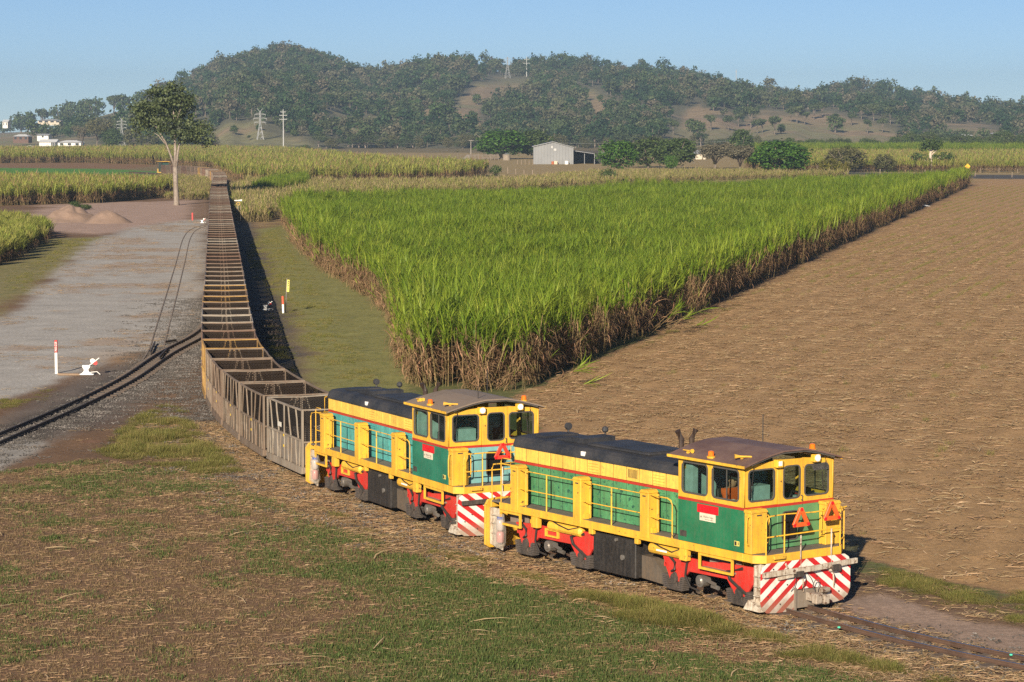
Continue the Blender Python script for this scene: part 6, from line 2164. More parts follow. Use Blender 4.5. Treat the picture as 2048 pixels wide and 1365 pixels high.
# ------------------------------------------------------------------ trees
def crown_mesh(seed, blobs, nclump, per, leaf, m, crad=.5, hollow=.55, name='crown', flat=.8):
    """leaf-sized faces gathered in clumps through the crown's volume"""
    r = np.random.default_rng(seed)
    B = np.array(blobs, float)        # cx, cy, cz, rx, ry, rz
    wts = (B[:, 3] * B[:, 4] * B[:, 5]) ** (2 / 3); wts /= wts.sum()
    bi = r.choice(len(B), nclump, p=wts)
    d = r.normal(size=(nclump, 3)); d /= np.linalg.norm(d, axis=1)[:, None]
    rad = hollow + (1 - hollow) * r.random(nclump) ** .6
    C = B[bi, :3] + d * B[bi, 3:6] * rad[:, None]
    N = nclump * per
    ci = np.repeat(np.arange(nclump), per)
    off = r.normal(size=(N, 3)) * crad * np.array([.6, .6, .6 * flat]) * r.uniform(.6, 1.3, nclump)[ci][:, None]
    P = C[ci] + off
    nrm = d[ci] * .9 + r.normal(size=(N, 3)) * .75 + np.array([0, 0, .45])
    nrm /= np.linalg.norm(nrm, axis=1)[:, None]
    a = np.cross(nrm, r.normal(size=(N, 3))); a /= np.linalg.norm(a, axis=1)[:, None]
    b = np.cross(nrm, a)
    s = leaf * r.uniform(.6, 1.35, N)[:, None]
    e = r.uniform(.5, .9, N)[:, None]
    V = np.stack([P - a * s, P - b * s * e, P + a * s, P + b * s * e], 1).reshape(-1, 3)
    F = np.arange(N * 4).reshape(-1, 4)
    return arr_mesh(name, V, F, [m])


def trunk_mesh(paths, m, name='trunk', n=7):
    mb = MB()
    for pts, rs in paths: mb.tube(pts, rs, n)
    return mb.mesh(name, m, smooth=True)


def limbs(seed, h0, top, spread, r0, k=6):
    r = random.Random(seed)
    P = [([(0, 0, -.3), (r.uniform(-.1, .1), r.uniform(-.1, .1), h0 * .5), (r.uniform(-.2, .2), r.uniform(-.2, .2), h0)], [r0 * 1.2, r0, r0 * .85])]
    for q in range(k):
        a = 6.28 * q / k + r.uniform(-.4, .4); rr = spread * r.uniform(.45, .95)
        P.append(([(0, 0, h0 * .9), (rr * .4 * math.cos(a), rr * .4 * math.sin(a), h0 + (top - h0) * .35), (rr * math.cos(a), rr * math.sin(a), h0 + (top - h0) * r.uniform(.55, .9))], [r0 * .6, r0 * .4, r0 * .12]))
    return P


def tree(name, x, y, z, sc, rz, meshes, label, group=None, cat='tree', sz=1.0):
    E = empty(name, (x, y, z), rz, label, cat, group)
    E.scale = (sc, sc, sc * sz)
    for nm, me in meshes: link_mesh(nm, me, E)
    return E


def round_tree(seed, m, R=5.5, H=10.0, h0=.9, dens=560, leaf=.30, per=9, bark=None, squash=.9):
    r = random.Random(seed)
    bl = [(0, 0, h0 + (H - h0) * .5, R * .8, R * .8, (H - h0) * .5)]
    for q in range(13):
        a = r.uniform(0, 6.28); el = r.uniform(-.5, 1.2); d = R * .58
        bl.append((d * math.cos(a) * math.cos(el), d * math.sin(a) * math.cos(el), h0 + (H - h0) * .46 + (H - h0) * .36 * math.sin(el), R * r.uniform(.26, .42), R * r.uniform(.26, .42), (H - h0) * r.uniform(.16, .24)))
    return [('trunk', trunk_mesh(limbs(seed, h0, H, R, .32), bark or BARK_G)), ('crown', crown_mesh(seed, bl, dens, per, leaf, m, .75, .62))]


def open_tree(seed, m, R=4.0, H=12.0, h0=4.0, dens=120, leaf=.26, per=9, bark=None, lean=.6, k=6):
    r = random.Random(seed)
    P = [([(0, 0, -.3), (lean * .3, 0, h0 * .6), (lean * .6, .2, h0)], [.30, .24, .20])]
    bl = []
    for q in range(k):
        a = 6.28 * q / k + r.uniform(-.5, .5); rr = R * r.uniform(.25, .8); zz = h0 + (H - h0) * r.uniform(.45, .88)
        c = (lean * .6 + rr * math.cos(a), rr * math.sin(a), zz)
        P.append(([(lean * .6, .2, h0 * .95), (lean * .5 + rr * .4 * math.cos(a), rr * .4 * math.sin(a), h0 + (zz - h0) * .6), c], [.16, .10, .04]))
        bl.append((c[0], c[1], c[2], R * r.uniform(.34, .5), R * r.uniform(.34, .5), (H - h0) * r.uniform(.13, .22)))
    bl.append((lean * .6, 0, H * .86, R * .42, R * .42, (H - h0) * .16))
    return [('trunk', trunk_mesh(P, bark or BARK_W)), ('crown', crown_mesh(seed, bl, dens, per, leaf, m, .6, .35))]


def palm(seed, H=4.0):
    r = random.Random(seed); S = Strips()
    for q in range(16):
        az = 6.28 * q / 16 + r.uniform(-.2, .2); S.ribbon(leaf_arc((0, 0, H), az, r.uniform(.5, 1.3), 2.3, r.uniform(1.2, 2.2), 5), .42, (-math.sin(az), math.cos(az), 0), 0)
    return [('trunk', trunk_mesh([([(0, 0, -.2), (.08, 0, H * .5), (0, 0, H)], [.17, .13, .12])], BARK_G)), ('fronds', S.mesh('fronds', [LEAF_O]))]


# ---- the tall gum beside the line (about 16 m, forked pale trunk)
gx, gy = G(353, 411)
ppm = FPX / gy
def gp(px, py, dy=0.0): return ((px - 353) / ppm, dy, (411 - py) / ppm)
E = empty('gum_tree', (gx, gy, 0), 0, 'tall gum tree with a forked pale trunk alone on bare dirt by the train', 'tree')
tp = [([gp(353, 414), gp(353, 405), gp(352, 370), gp(351, 335)], [.50, .36, .31, .29]),
      ([gp(351, 336), gp(352, 300), gp(350, 250, .3), gp(347, 205, .5)], [.21, .18, .13, .07]),
      ([gp(351, 338), gp(343, 312), gp(333, 285, -.3), gp(316, 255, -.8), gp(300, 235, -1)], [.19, .14, .11, .07, .04]),
      ([gp(353, 338), gp(357, 305), gp(361, 275, .8), gp(375, 240, 1.3), gp(392, 215, 1.5)], [.18, .14, .11, .07, .04]),
      ([gp(332, 288, -.3), gp(318, 272, .2), gp(308, 266, .4)], [.08, .05, .03]), ([gp(361, 275, .8), gp(385, 262, .5), gp(410, 252, .2)], [.07, .05, .03]),
      ([gp(350, 250, .3), gp(330, 225, 1), gp(315, 205, 1.2)], [.08, .05, .03]), ([gp(350, 255, .3), gp(365, 220, -1), gp(372, 195, -1.5)], [.08, .05, .03])]
link_mesh('trunk', trunk_mesh(tp, BARK_W, n=10), E)
def gb(px, py, rx, rz_, dy=0.0):
    p = gp(px, py, dy); return (p[0], p[1], p[2], rx / ppm, rx / ppm * .9, rz_ / ppm)
BLB = [gb(338, 192, 40, 22), gb(312, 204, 30, 20, 1), gb(365, 205, 28, 20, -.5), gb(300, 228, 34, 20, -1), gb(285, 246, 24, 14, .5), gb(330, 225, 34, 20, 1.5), gb(365, 228, 30, 18, 1),
       gb(390, 250, 26, 16, 1.5), gb(345, 255, 32, 18, -1.5), gb(318, 262, 24, 12, 1), gb(375, 272, 34, 15, 0), gb(407, 262, 20, 14, .5), gb(280, 268, 14, 10, 1), gb(285, 215, 16, 12, -1), gb(350, 176, 20, 10), gb(408, 280, 18, 9, 1)]
link_mesh('crown', crown_mesh(5, BLB, 560, 14, .18, LEAF_G, .60, .45), E)

# ---- farm trees on the plain
MESHES = {'bright': [round_tree(k + 1, LEAF_B, dens=520) for k in range(2)], 'dark': [round_tree(k + 11, LEAF_D) for k in range(3)], 'olive': [round_tree(k + 21, LEAF_O, dens=300) for k in range(2)],
          'scrub': [open_tree(k + 31, LEAF_S, R=5.5, H=9, h0=1.6, dens=520, k=12, bark=BARK_G) for k in range(2)], 'gum': [open_tree(k + 41, LEAF_G, dens=150) for k in range(4)],
          'bush': [round_tree(k + 51, LEAF_D, R=3, H=4.2, h0=.1, dens=150, leaf=.24) for k in range(2)], 'ybush': [round_tree(k + 61, foliage('yellow_leaves', [(0, (.11, .12, .018)), (1, (.14, .13, .02))], .3), R=3, H=5, h0=1, dens=150, leaf=.24) for k in range(1)]}


def farm_tree(kind, px, base, top, wpx, label, group=None, name='tree', v=0, cat='tree', dist=None, zb=0.0):
    if dist is None: x, y = G(px, base)
    else: x, y = AT(px, dist), dist
    ms = MESHES[kind][v % len(MESHES[kind])]
    bb = ms[1][1]; co = np.empty(len(bb.vertices) * 3, np.float32); bb.vertices.foreach_get('co', co); co = co.reshape(-1, 3)
    Hm = np.percentile(co[:, 2], 99.5); Wm = np.percentile(co[:, 0], 99) - np.percentile(co[:, 0], 1)
    H = (base - top) / FPX * y; W = wpx / FPX * y
    sc = W / Wm
    return tree(name, x, y, zb, sc, random.uniform(0, 6.28), ms, label, group, cat, (H / Hm) / sc)


farm_tree('bright', 1003, 319, 262, 92, 'large bright green leafy tree behind the tank and stock yards', v=0, name='leafy_tree')
farm_tree('dark', 1072, 322, 266, 78, 'dark spreading tree just left of the grey shed', v=0, name='leafy_tree', dist=770)
farm_tree('bright', 1236, 343, 283, 76, 'bright green mango tree just right of the grey shed', v=1, name='mango_tree')
farm_tree('dark', 1296, 336, 275, 82, 'dark olive tree behind the mango tree right of the shed', v=1, name='mango_tree')
farm_tree('dark', 1350, 338, 278, 78, 'broad dark tree in the middle of the farmyard clump', v=2, name='mango_tree')
farm_tree('bright', 1342, 341, 312, 24, 'small bright tree in front of the dark farmyard clump', v=1, name='leafy_tree')
farm_tree('scrub', 1430, 338, 288, 74, 'grey brown half bare tree right of the farmyard clump', v=0, name='leafy_tree')
farm_tree('scrub', 1478, 343, 292, 62, 'second grey brown half bare tree beside the round green tree', v=1, name='leafy_tree')
farm_tree('dark', 1482, 330, 272, 46, 'dark green crown rising behind the half bare trees', v=0, name='leafy_tree', dist=760)
farm_tree('bright', 1562, 353, 284, 104, 'large round bright green tree at the back edge of the cane block', v=0, name='mango_tree')
farm_tree('ybush', 1658, 352, 317, 36, 'small yellow green tree right of the round tree', v=0, name='leafy_tree')
farm_tree('olive', 1692, 345, 294, 72, 'dark olive round tree near the road fence', v=0, name='mango_tree')
farm_tree('ybush', 1690, 349, 325, 18, 'yellow leaved shrub on a thin stem before the olive tree', v=0, name='leafy_tree')
farm_tree('olive', 1769, 345, 309, 44, 'small olive round tree by the road fence', v=1, name='mango_tree')
farm_tree('bush', 991, 353, 331, 26, 'dark round bush alone in the pasture before the shed', v=0, name='bush', cat='bush')
farm_tree('bush', 555, 307, 293, 20, 'dark bush at the foot of the tall steel pole', v=1, name='bush', cat='bush')
farm_tree('bush', 1216, 366, 338, 32, 'thin olive bush at the edge of the cane before the mango tree', v=1, name='bush', cat='bush')
farm_tree('bush', 150, 421, 403, 26, 'dark shrub behind the larger heap of earth', v=0, name='bush', cat='bush')
farm_tree('bush', 172, 419, 409, 20, 'low dark shrub just right of the heap of earth', v=1, name='bush', cat='bush')
ORDS = ['second from the left', 'leftmost', 'third from the left', 'fourth from the left', 'fifth from the left', 'sixth from the left', 'third from the right', 'second from the right', 'rightmost']
for k, (px, b, t, w) in enumerate([(612, 306, 290, 22), (598, 301, 293, 14), (715, 317, 310, 14), (745, 331, 327, 10), (800, 334, 329, 10), (840, 338, 332, 8), (878, 341, 335, 12), (912, 342, 336, 12), (930, 346, 341, 8)]):
    farm_tree('bush', px, b, t, w, 'small dark shrub along the pasture fence left of the grey shed, %s' % ORDS[k], 'small shrubs in the pasture', 'bush', k, 'bush')
# sparse pale-trunked tree near the road
x, y = G(1861, 344)
H = (344 - 280) / FPX * y
bl = [(0, 0, H * .86, 2.6, 2.4, 1.3), (-.8, .5, H * .78, 1.6, 1.6, .9), (1.0, 0, H * .80, 1.8, 1.6, .9), (-3.0, 0, H * .42, 2.0, 1.6, 1.2), (3.0, 0, H * .48, 2.2, 1.6, .9), (1.2, .5, H * .40, 1.2, 1.2, .9), (-1.4, .3, H * .30, 1.2, 1.2, .9)]
ms = [('trunk', trunk_mesh([([(0, 0, -.3), (.1, 0, H * .3), (-.1, 0, H * .55), (.2, 0, H * .75)], [.42, .36, .3, .16]), ([(0, 0, H * .5), (1.2, 0, H * .66), (1.9, 0, H * .7)], [.2, .12, .05]), ([(0, 0, H * .6), (-.8, .3, H * .76)], [.16, .06]), ([(0, 0, H * .28), (-2.2, 0, H * .42)], [.16, .05]), ([(0, 0, H * .3), (2.2, 0, H * .46)], [.16, .05]), ([(.2, 0, H * .6), (1.2, 0, H * .78)], [.12, .04])], paint('bleached_trunk', (.52, .44, .36), .8, dirt_amt=.3, scale=.5))), ('crown', crown_mesh(8, bl, 190, 11, .24, LEAF_D, .55, .2))]
tree('gum_tree', x, y, 0, 1, 0, ms, 'half bare tree with a bleached trunk by the road at right')
for k, (px, b, t, lab) in enumerate([(1634, 350, 325, 'small palm beside the round bright green tree'), (915, 320, 301, 'small palm left of the stock yards'), (1428, 342, 325, 'yellowish palm clump before the half bare trees'), (808, 312, 298, 'lone palm in the far pasture left of the yards')]):
    x, y = G(px, b); h = (b - t) / FPX * y
    tree('palm_tree', x, y, 0, h / 5.2, k, palm(k), lab, None, 'palm')

# brown tree group behind the far cane at left
ms = [open_tree(k + 71, LEAF_S if k else LEAF_O, R=6, H=12, h0=3.5, dens=240, k=9, bark=BARK_G) for k in range(2)]
MESHES['brown'] = ms
farm_tree('brown', 196, 294, 232, 62, 'brownish spreading tree before the left pylon', v=0, name='leafy_tree', dist=1050)
farm_tree('brown', 168, 296, 248, 44, 'brown half bare tree left of the left pylon', v=1, name='leafy_tree', dist=1060)
farm_tree('dark', 225, 294, 252, 40, 'dark tree at the foot of the left pylon', v=1, name='leafy_tree', dist=1045)
for k, (px, b, t, w, d) in enumerate([(268, 292, 250, 36, 1080), (395, 292, 240, 50, 1070), (300, 293, 262, 40, 1040), (360, 293, 258, 60, 1060), (420, 293, 262, 34, 1090), (330, 290, 245, 44, 1110)]):
    farm_tree('dark' if k % 2 else 'olive', px, b, t, w, 'dark tree behind the far cane around the tall gum', 'trees behind the far cane at left', 'leafy_tree', k, 'tree', d)

# ------------------------------------------------------------------ trees on the hills
def hill_tree(seed, R=3.6, H=7.5, n=150, leaf=.62, m=TREE_M, h0=1.4):
    r = random.Random(seed)
    bl = [(0, 0, h0 + (H - h0) * .5, R * .75, R * .75, (H - h0) * .45)]
    for q in range(6):
        a = r.uniform(0, 6.28); d = R * .5
        bl.append((d * math.cos(a), d * math.sin(a), h0 + (H - h0) * r.uniform(.35, .8), R * r.uniform(.3, .5), R * r.uniform(.3, .5), (H - h0) * r.uniform(.15, .28)))
    return bl


def hill_mesh(seed, R=3.6, H=7.5, n=60, leaf=.5, per=4, tr=True, h0=1.4):
    me = crown_mesh(seed, hill_tree(seed, R, H, h0=h0), n, per, leaf, TREE_M, .75, .5)
    if tr:
        mb = MB(); mb.tube([(0, 0, -1), (.1, 0, h0 + (H - h0) * .5)], [.18, .1], 4)
        tm = mb.mesh('t', BARK_G)
        bm = bmesh.new(); bm.from_mesh(me); k = len(bm.faces); bm.from_mesh(tm)
        bm.faces.ensure_lookup_table()
        for f in list(bm.faces)[k:]: f.material_index = 1
        bm.to_mesh(me); bm.free(); me.materials.append(BARK_G)
    return me


HM = [hill_mesh(300 + k, R=r_, H=h_, n=n_, h0=hh) for k, (r_, h_, n_, hh) in enumerate([(3.6, 7, 70, 1.0), (3.0, 8, 60, 1.8), (4.2, 7.5, 80, 1.0), (2.8, 6, 55, .8), (3.4, 9, 60, 3.0), (3.8, 6, 70, .6)])]
r = np.random.default_rng(200)
N = 14000
a = np.radians(r.uniform(-14.5, 14.5, N))
rr_ = 1120 + (2075 - 1120) * r.random(N) ** .85
x = rr_ * np.sin(a); y = rr_ * np.cos(a); z = hill_height(x, y)
px, py = PROJ(x, y, z)
nn = fbm(x / 45, y / 45, 71, 4) - .5
cl = in_clear(px, py) + nn * 26
t_ = (rr_ - 1150) / 900
keep = (cl < -7) & (z > -3)
keep &= ~((fbm(x / 70, y / 70, 91, 3) - .5 > .12) & (r.random(N) < .8) & (px > 850))
keep &= ~((cl > -15) & (r.random(N) < .4))
# the lower left slopes are thinly wooded
keep &= ~((px < 420) & (py > 205) & (r.random(N) < .45))
x, y, z, rr_, px, py = x[keep], y[keep], z[keep], rr_[keep], px[keep], py[keep]
N = len(x)
big = fbm(x / 60, y / 60, 83, 3)
sc = (.45 + .95 * r.random(N) ** 1.8) * (.7 + .8 * big) * (rr_ / 1650) ** .5
idx = r.integers(0, 6, N)
scatter('hillside_forest', np.stack([x, y, z - .3], 1), np.stack([np.zeros(N), np.zeros(N), r.uniform(0, 6.28, N)], 1), np.stack([sc * 1.1, sc * 1.1, sc * r.uniform(.8, 1.2, N)], 1), idx, HM, 'mixed green and grey brown forest covering the hills', 'forest')

# individual trees against the sky and in the clearings
HT = []
for k in range(4):
    h = open_tree(400 + k, LEAF_G, R=3.4, H=9.5, h0=2.6, dens=150, leaf=.42, per=7, k=8, lean=.3, bark=BARK_G)
    HT.append(h)
HD = [round_tree(420 + k, LEAF_D, R=4, H=7.5, h0=1.0, dens=130, leaf=.45, per=6) for k in range(3)]


def hill_plant(px, base, top, kind, k, label, group=None, name='gum_tree'):
    x, y, z = hill_at_px(px, base)
    rad = math.hypot(x, y); H = (base - top) / FPX * rad
    ms = (HT if kind else HD)[k % (4 if kind else 3)]
    return tree(name, x, y, z - .2, H / (9.7 if kind else 7.6), k * 1.3, ms, label, group)


SKY = [(387, 168, 149, 1, 'lone umbrella shaped tree against the sky left of the main hill'), (586, 118, 91, 0, 'dark crown highest on the skyline of the main hill'), (605, 120, 98, 0, 'dark crown just right of the highest skyline tree'),
       (648, 122, 100, 1, 'flat topped gum on the skyline right of the hilltop clump'), (737, 130, 107, 1, 'lone gum in the dip of the skyline'), (797, 124, 104, 0, 'dark bushy tree at the right of the skyline dip'), (816, 122, 98, 1, 'thin topped gum on the skyline right of the dip'),
       (512, 122, 96, 0, 'rounded tree at the left shoulder of the main hilltop'), (537, 118, 98, 1, 'slim tree on the left part of the hilltop'), (470, 132, 112, 0, 'dark tree at the left brow of the main hill'), (1597, 198, 181, 1, 'gum on the skyline left of the right hill'),
       (1735, 196, 178, 0, 'dark tree on the crest of the right hill'), (1775, 200, 181, 0, 'second dark tree on the crest of the right hill'), (1010, 124, 108, 0, 'tree on the skyline beside the upper pylon')]
for k, (px, b, t, kd, lab) in enumerate(SKY): hill_plant(px, b, t, kd, k, lab, None, 'gum_tree' if kd else 'leafy_tree')
LEFT = [(60, 254, 214, 0), (88, 250, 208, 1), (122, 250, 208, 0), (145, 246, 202, 0), (172, 244, 200, 0), (192, 240, 195, 0), (232, 232, 190, 1), (250, 226, 190, 0), (285, 222, 182, 0), (305, 216, 178, 0), (330, 210, 172, 0), (45, 262, 222, 0), (70, 276, 240, 0), (92, 278, 248, 0), (110, 276, 250, 0), (10, 266, 240, 0), (140, 270, 246, 0), (205, 262, 236, 0), (235, 262, 232, 0)]
ORD = ['leftmost'] + [w_ + ' from the left' for w_ in 'second third fourth fifth sixth seventh eighth ninth tenth eleventh twelfth thirteenth fourteenth fifteenth sixteenth seventeenth eighteenth nineteenth twentieth'.split()]
ORD += ['twenty %s from the left' % w_ for w_ in 'first second third fourth fifth sixth seventh eighth ninth'.split()]
lo_ = sorted(q_[0] for q_ in LEFT if q_[1] >= 256); hi_ = sorted(q_[0] for q_ in LEFT if q_[1] < 256)
for k, (px, b, t, kd) in enumerate(LEFT):
    hill_plant(px, b, t, kd, k, 'dark gum on the low skyline ridge at far left, %s' % ORD[hi_.index(px)] if b < 256 else 'dark tree on the lower slope at far left, %s' % ORD[lo_.index(px)], 'trees on the left ridge', 'gum_tree')
# conifer at far left
x, y, z = hill_at_px(25, 254)
rad = math.hypot(x, y); H = 34 / FPX * rad
bl = [(0, 0, H * (.2 + .095 * q), H * (.26 - .026 * q), H * (.26 - .026 * q), H * .035) for q in range(9)]
tree('pine_tree', x, y, z, 1, 0, [('trunk', trunk_mesh([([(0, 0, -.5), (0, 0, H)], [.3, .05])], BARK_G)), ('crown', crown_mesh(77, bl, 220, 5, .40, LEAF_D, .5, .3))], 'dark tiered conifer against the sky at far left')
CLR = [(1005, 205, 190, 0), (1030, 225, 195, 0), (975, 232, 208, 0), (955, 210, 188, 0), (1060, 205, 178, 1), (1345, 270, 240, 1), (1380, 265, 238, 0), (1395, 275, 242, 0), (1455, 262, 232, 1), (1420, 262, 230, 1), (1475, 255, 225, 1), (1500, 258, 215, 1), (1513, 268, 238, 1), (1523, 266, 238, 1), (1547, 272, 232, 1),
       (1560, 268, 248, 0), (1580, 245, 215, 1), (1592, 248, 212, 1), (1607, 250, 222, 1), (1625, 240, 208, 1), (1642, 236, 204, 1), (1668, 266, 228, 0), (1733, 268, 238, 1), (1762, 266, 238, 1), (1700, 252, 225, 1), (1720, 240, 210, 1), (1745, 244, 208, 1), (1778, 250, 214, 1), (1200, 205, 190, 0), (1165, 215, 196, 0),
       (1215, 232, 214, 0), (945, 245, 222, 0), (1115, 215, 195, 0), (520, 262, 248, 0), (470, 270, 252, 0), (590, 275, 258, 0), (640, 285, 262, 0), (500, 282, 270, 1), (745, 262, 245, 0)]
for k, (px, b, t, kd) in enumerate(CLR):
    sec = [q_ for q_ in CLR if (q_[0] > 1300) == (px > 1300) and (q_[0] > 900) == (px > 900)]
    od = ', ' + ORD[sorted(q_[0] for q_ in sec).index(px)]
    lab = 'gum standing on the bare brown hillside at right' if px > 1300 else 'tree on the brown clearing high on the middle hill' if px > 900 else 'tree on the brown slope below the left part of the hill'
    hill_plant(px, b, t, kd, k, lab + od, 'scattered trees on ' + ('the right hillside' if px > 1300 else 'the middle clearing' if px > 900 else 'the left slope'), 'gum_tree')
# row along the far edge of the right-hand cane
r = random.Random(9)
for k in range(64):
    px = 1560 + k * 8.3 + r.uniform(-3, 3)
    if px < 1790 and k % 2: continue
    top = (274 if px > 1790 else 284) + r.uniform(-6, 9); d = r.uniform(880, 960)
    farm_tree('gum' if r.random() < .55 else 'dark', px, 310, top - (ZH(250, 1) * 0), r.uniform(22, 40), 'gum in the long belt of trees beyond the right hand cane', 'belt of trees beyond the right cane', 'gum_tree', k, 'tree', d)
for k in range(70):
    px = 640 + k * 13.4 + r.uniform(-5, 5)
    top = 278 + r.uniform(-8, 8); d = r.uniform(1085, 1150)
    farm_tree('gum' if r.random() < .6 else 'olive', px, 300, top, r.uniform(18, 32), 'grey green tree in the belt at the foot of the hills', 'belt of trees at the foot of the hills', 'gum_tree', k, 'tree', d)

# ------------------------------------------------------------------ farm shed, tank, yards
CORR = paint('grey_corrugated', (0.165, 0.178, 0.195), 0.45, metal=0.25, dirt=(0.22, 0.20, 0.19), dirt_amt=0.35, fade=.12, scale=.3)
CORRW = paint('pale_roof_sheet', (0.40, 0.405, 0.41), 0.45, metal=0.1, dirt_amt=0.15, scale=.3)
SHDK = simple('shed_shade', (0.035, 0.033, 0.032), .9)
sx0, sy0 = G(1067, 329)
S_ = FPX / sy0
w1 = (1146 - 1067) / S_; hL = (329 - 294) / S_; hP = (329 - 285) / S_; hR = (329 - 296) / S_
SHED = empty('farm_shed', (sx0, sy0, 0), 0, 'big grey corrugated iron shed with a dark open right side and a lean-to', 'shed')
DL = 14.0
mb = MB()
k = 0
nb = 26
pk = w1 * .50
def roofz(x): return hL + (hP - hL) * x / pk if x < pk else hP + (hR - hP) * (x - pk) / (w1 - pk)
for q in range(nb):
    a, b = w1 * q / nb, w1 * (q + 1) / nb
    dd = .09 if q % 2 else 0
    mb.prism([(a, 0), (b, 0), (b, roofz(b)), (a, roofz(a))], 'y', dd, dd + .06)
mb.build('front_wall', CORR, SHED)
mb = MB(); mb.box(-.01, .05, .1, DL, 0, hL); mb.build('side_wall', CORR, SHED)
mb = MB(); mb.box(0.05, w1 + 8, DL, DL + .1, 0, hR * .8); mb.build('back_wall', SHDK, SHED)
mb = MB()
for (xa, za, xb, zb) in ((-.3, hL - .03, pk, hP + .06), (pk, hP + .06, w1 + .3, hR - .02)):
    mb.add([(xa, -.4, za), (xb, -.4, zb), (xb, DL + .3, zb), (xa, DL + .3, za), (xa, -.4, za + .08), (xb, -.4, zb + .08), (xb, DL + .3, zb + .08), (xa, DL + .3, za + .08)], [(0, 3, 2, 1), (4, 5, 6, 7), (0, 1, 5, 4), (1, 2, 6, 5), (2, 3, 7, 6), (3, 0, 4, 7)])
mb.build('roof', CORRW, SHED)
mb = MB(); x2 = w1 + .3; x3 = w1 + (1190 - 1146) / S_
mb.add([(x2, 2.0, hR - .9), (x3, 2.0, hR - 1.7), (x3, DL, hR - 1.7), (x2, DL, hR - .9), (x2, 2.0, hR - .84), (x3, 2.0, hR - 1.64), (x3, DL, hR - 1.64), (x2, DL, hR - .84)], [(0, 3, 2, 1), (4, 5, 6, 7), (0, 1, 5, 4), (1, 2, 6, 5), (2, 3, 7, 6), (3, 0, 4, 7)])
mb.build('lean_to_roof', CORRW, SHED)
mb = MB()
for x in (w1, (x2 + x3) / 2, x3 - .1):
    mb.box(x - .08, x + .08, 2.0 if x > w1 + .1 else .05, 2.2 if x > w1 + .1 else .2, 0, hR - 1.6 if x > w1 + .1 else hR - .05)
mb.build('post', CORR, SHED)
mb = MB(); mb.box(w1 + .3, x3, DL - .2, DL, 0, hR - 1.8); mb.box(x3 - .12, x3, 4, DL, 0, hR - 1.8); mb.build('inner_wall', SHDK, SHED)
mb = MB(); mb.box(pk - .6, pk - .1, -.012, -.002, hP - 1.6, hP - 1.0); mb.box(pk + .1, pk + .8, -.012, -.002, hP - 2.3, hP - 1.7); mb.build('patch', CORRW, SHED)
mb = MB(); mb.tube([(0, -.1, 0), (0, -.1, .8)], .35, 10); tag(mb.build('drum', simple('drum_rust', (.35, .09, .03), .6), None, loc=(AT(1105, sy0), sy0 - 1.2, 0)), 'orange red drum standing against the grey shed wall', 'drum')
mb = MB(); mb.tube([(0, 0, 0), (0, 0, .9)], .5, 10); tag(mb.build('drum', WHTC, None, loc=(AT(1133, sy0), sy0 - 1.2, 0)), 'white plastic drum at the right end of the grey shed wall', 'drum')
mb = MB(); mb.box(-.45, .45, -.4, .4, 0, .9); tag(mb.build('crate', simple('cream_crate', (.55, .42, .32), .6), None, bevel=.03, loc=(AT(1111, sy0), sy0 - 1.2, 0)), 'cream crate beside the orange red drum at the shed wall', 'crate')
x, y = G(1013, 321)
Tk = empty('water_tank', (x, y, 0), 0, 'round concrete water tank with a low conical roof beside the stock yards', 'tank')
mb = MB(); mb.tube([(0, 0, -.1), (0, 0, 1.75)], 1.1, 20); mb.build('tank_wall', paint('tank_concrete', (.26, .22, .18), .9, dirt_amt=.4), Tk)
mb = MB(); mb.tube([(0, 0, 1.752), (-.1, 0, 2.15)], [1.18, .15], 20); mb.build('tank_roof', CORR, Tk)
x, y = G(955, 321)
Y = empty('stock_yard', (x, y, 0), .1, 'old timber stock yards with rails and a loading ramp left of the tank', 'fence')
mb = MB(); r = random.Random(3)
for q in range(9):
    for yy in (0, 3.0): mb.box(-3 + q * 1.15 - .08, -3 + q * 1.15 + .08, yy - .08, yy + .08, 0, 1.75 + r.uniform(-.15, .2))
mb.build('post', BARK_G, Y)
for z in (.45, .85, 1.25, 1.6):
    mb = MB()
    for yy in (-.1, 2.9): mb.bar((-3, yy, z), (6.2, yy, z + r.uniform(-.1, .1)), .05, .13)
    mb.build('rail', BARK_G, Y)
mb = MB(); mb.prism([(-3.6, 0), (-2.2, 0), (-2.2, 1.4), (-3.2, 1.6), (-4.6, .4)], 'y', -.6, .5); mb.build('loading_ramp', paint('grey_boards', (.16, .15, .145), .9, dirt_amt=.4), Y)

# fences: posts and wires
def fence(pts, step, h, label, w=.12, mat=None):
    a0 = pts[0]
    F = empty('post_and_wire_fence', (a0[0], a0[1], 0), 0, label, 'fence')
    me = None; r = random.Random(int(a0[0]))
    mb = MB(); mb.box(-w / 2, w / 2, -w / 2, w / 2, 0, h); me = mb.mesh('post', mat or paint('fence_post_%d' % int(a0[1]), (.24, .19, .15), .9, dirt_amt=.3))
    wires = MB()
    for p, q in zip(pts[:-1], pts[1:]):
        L = math.hypot(q[0] - p[0], q[1] - p[1]); n = max(1, int(L / step))
        for k in range(n + 1):
            t = k / n
            o = link_mesh('post', me, F, (p[0] + (q[0] - p[0]) * t - a0[0], p[1] + (q[1] - p[1]) * t - a0[1], 0)); o.scale = (1, 1, r.uniform(.85, 1.12)); o.rotation_euler = (r.uniform(-.05, .05), r.uniform(-.05, .05), 0)
        for z in (.4, .75, 1.05): wires.bar((p[0] - a0[0], p[1] - a0[1], z * h / 1.2), (q[0] - a0[0], q[1] - a0[1], z * h / 1.2), .012, .012)
    wires.build('wire', STEEL, F)


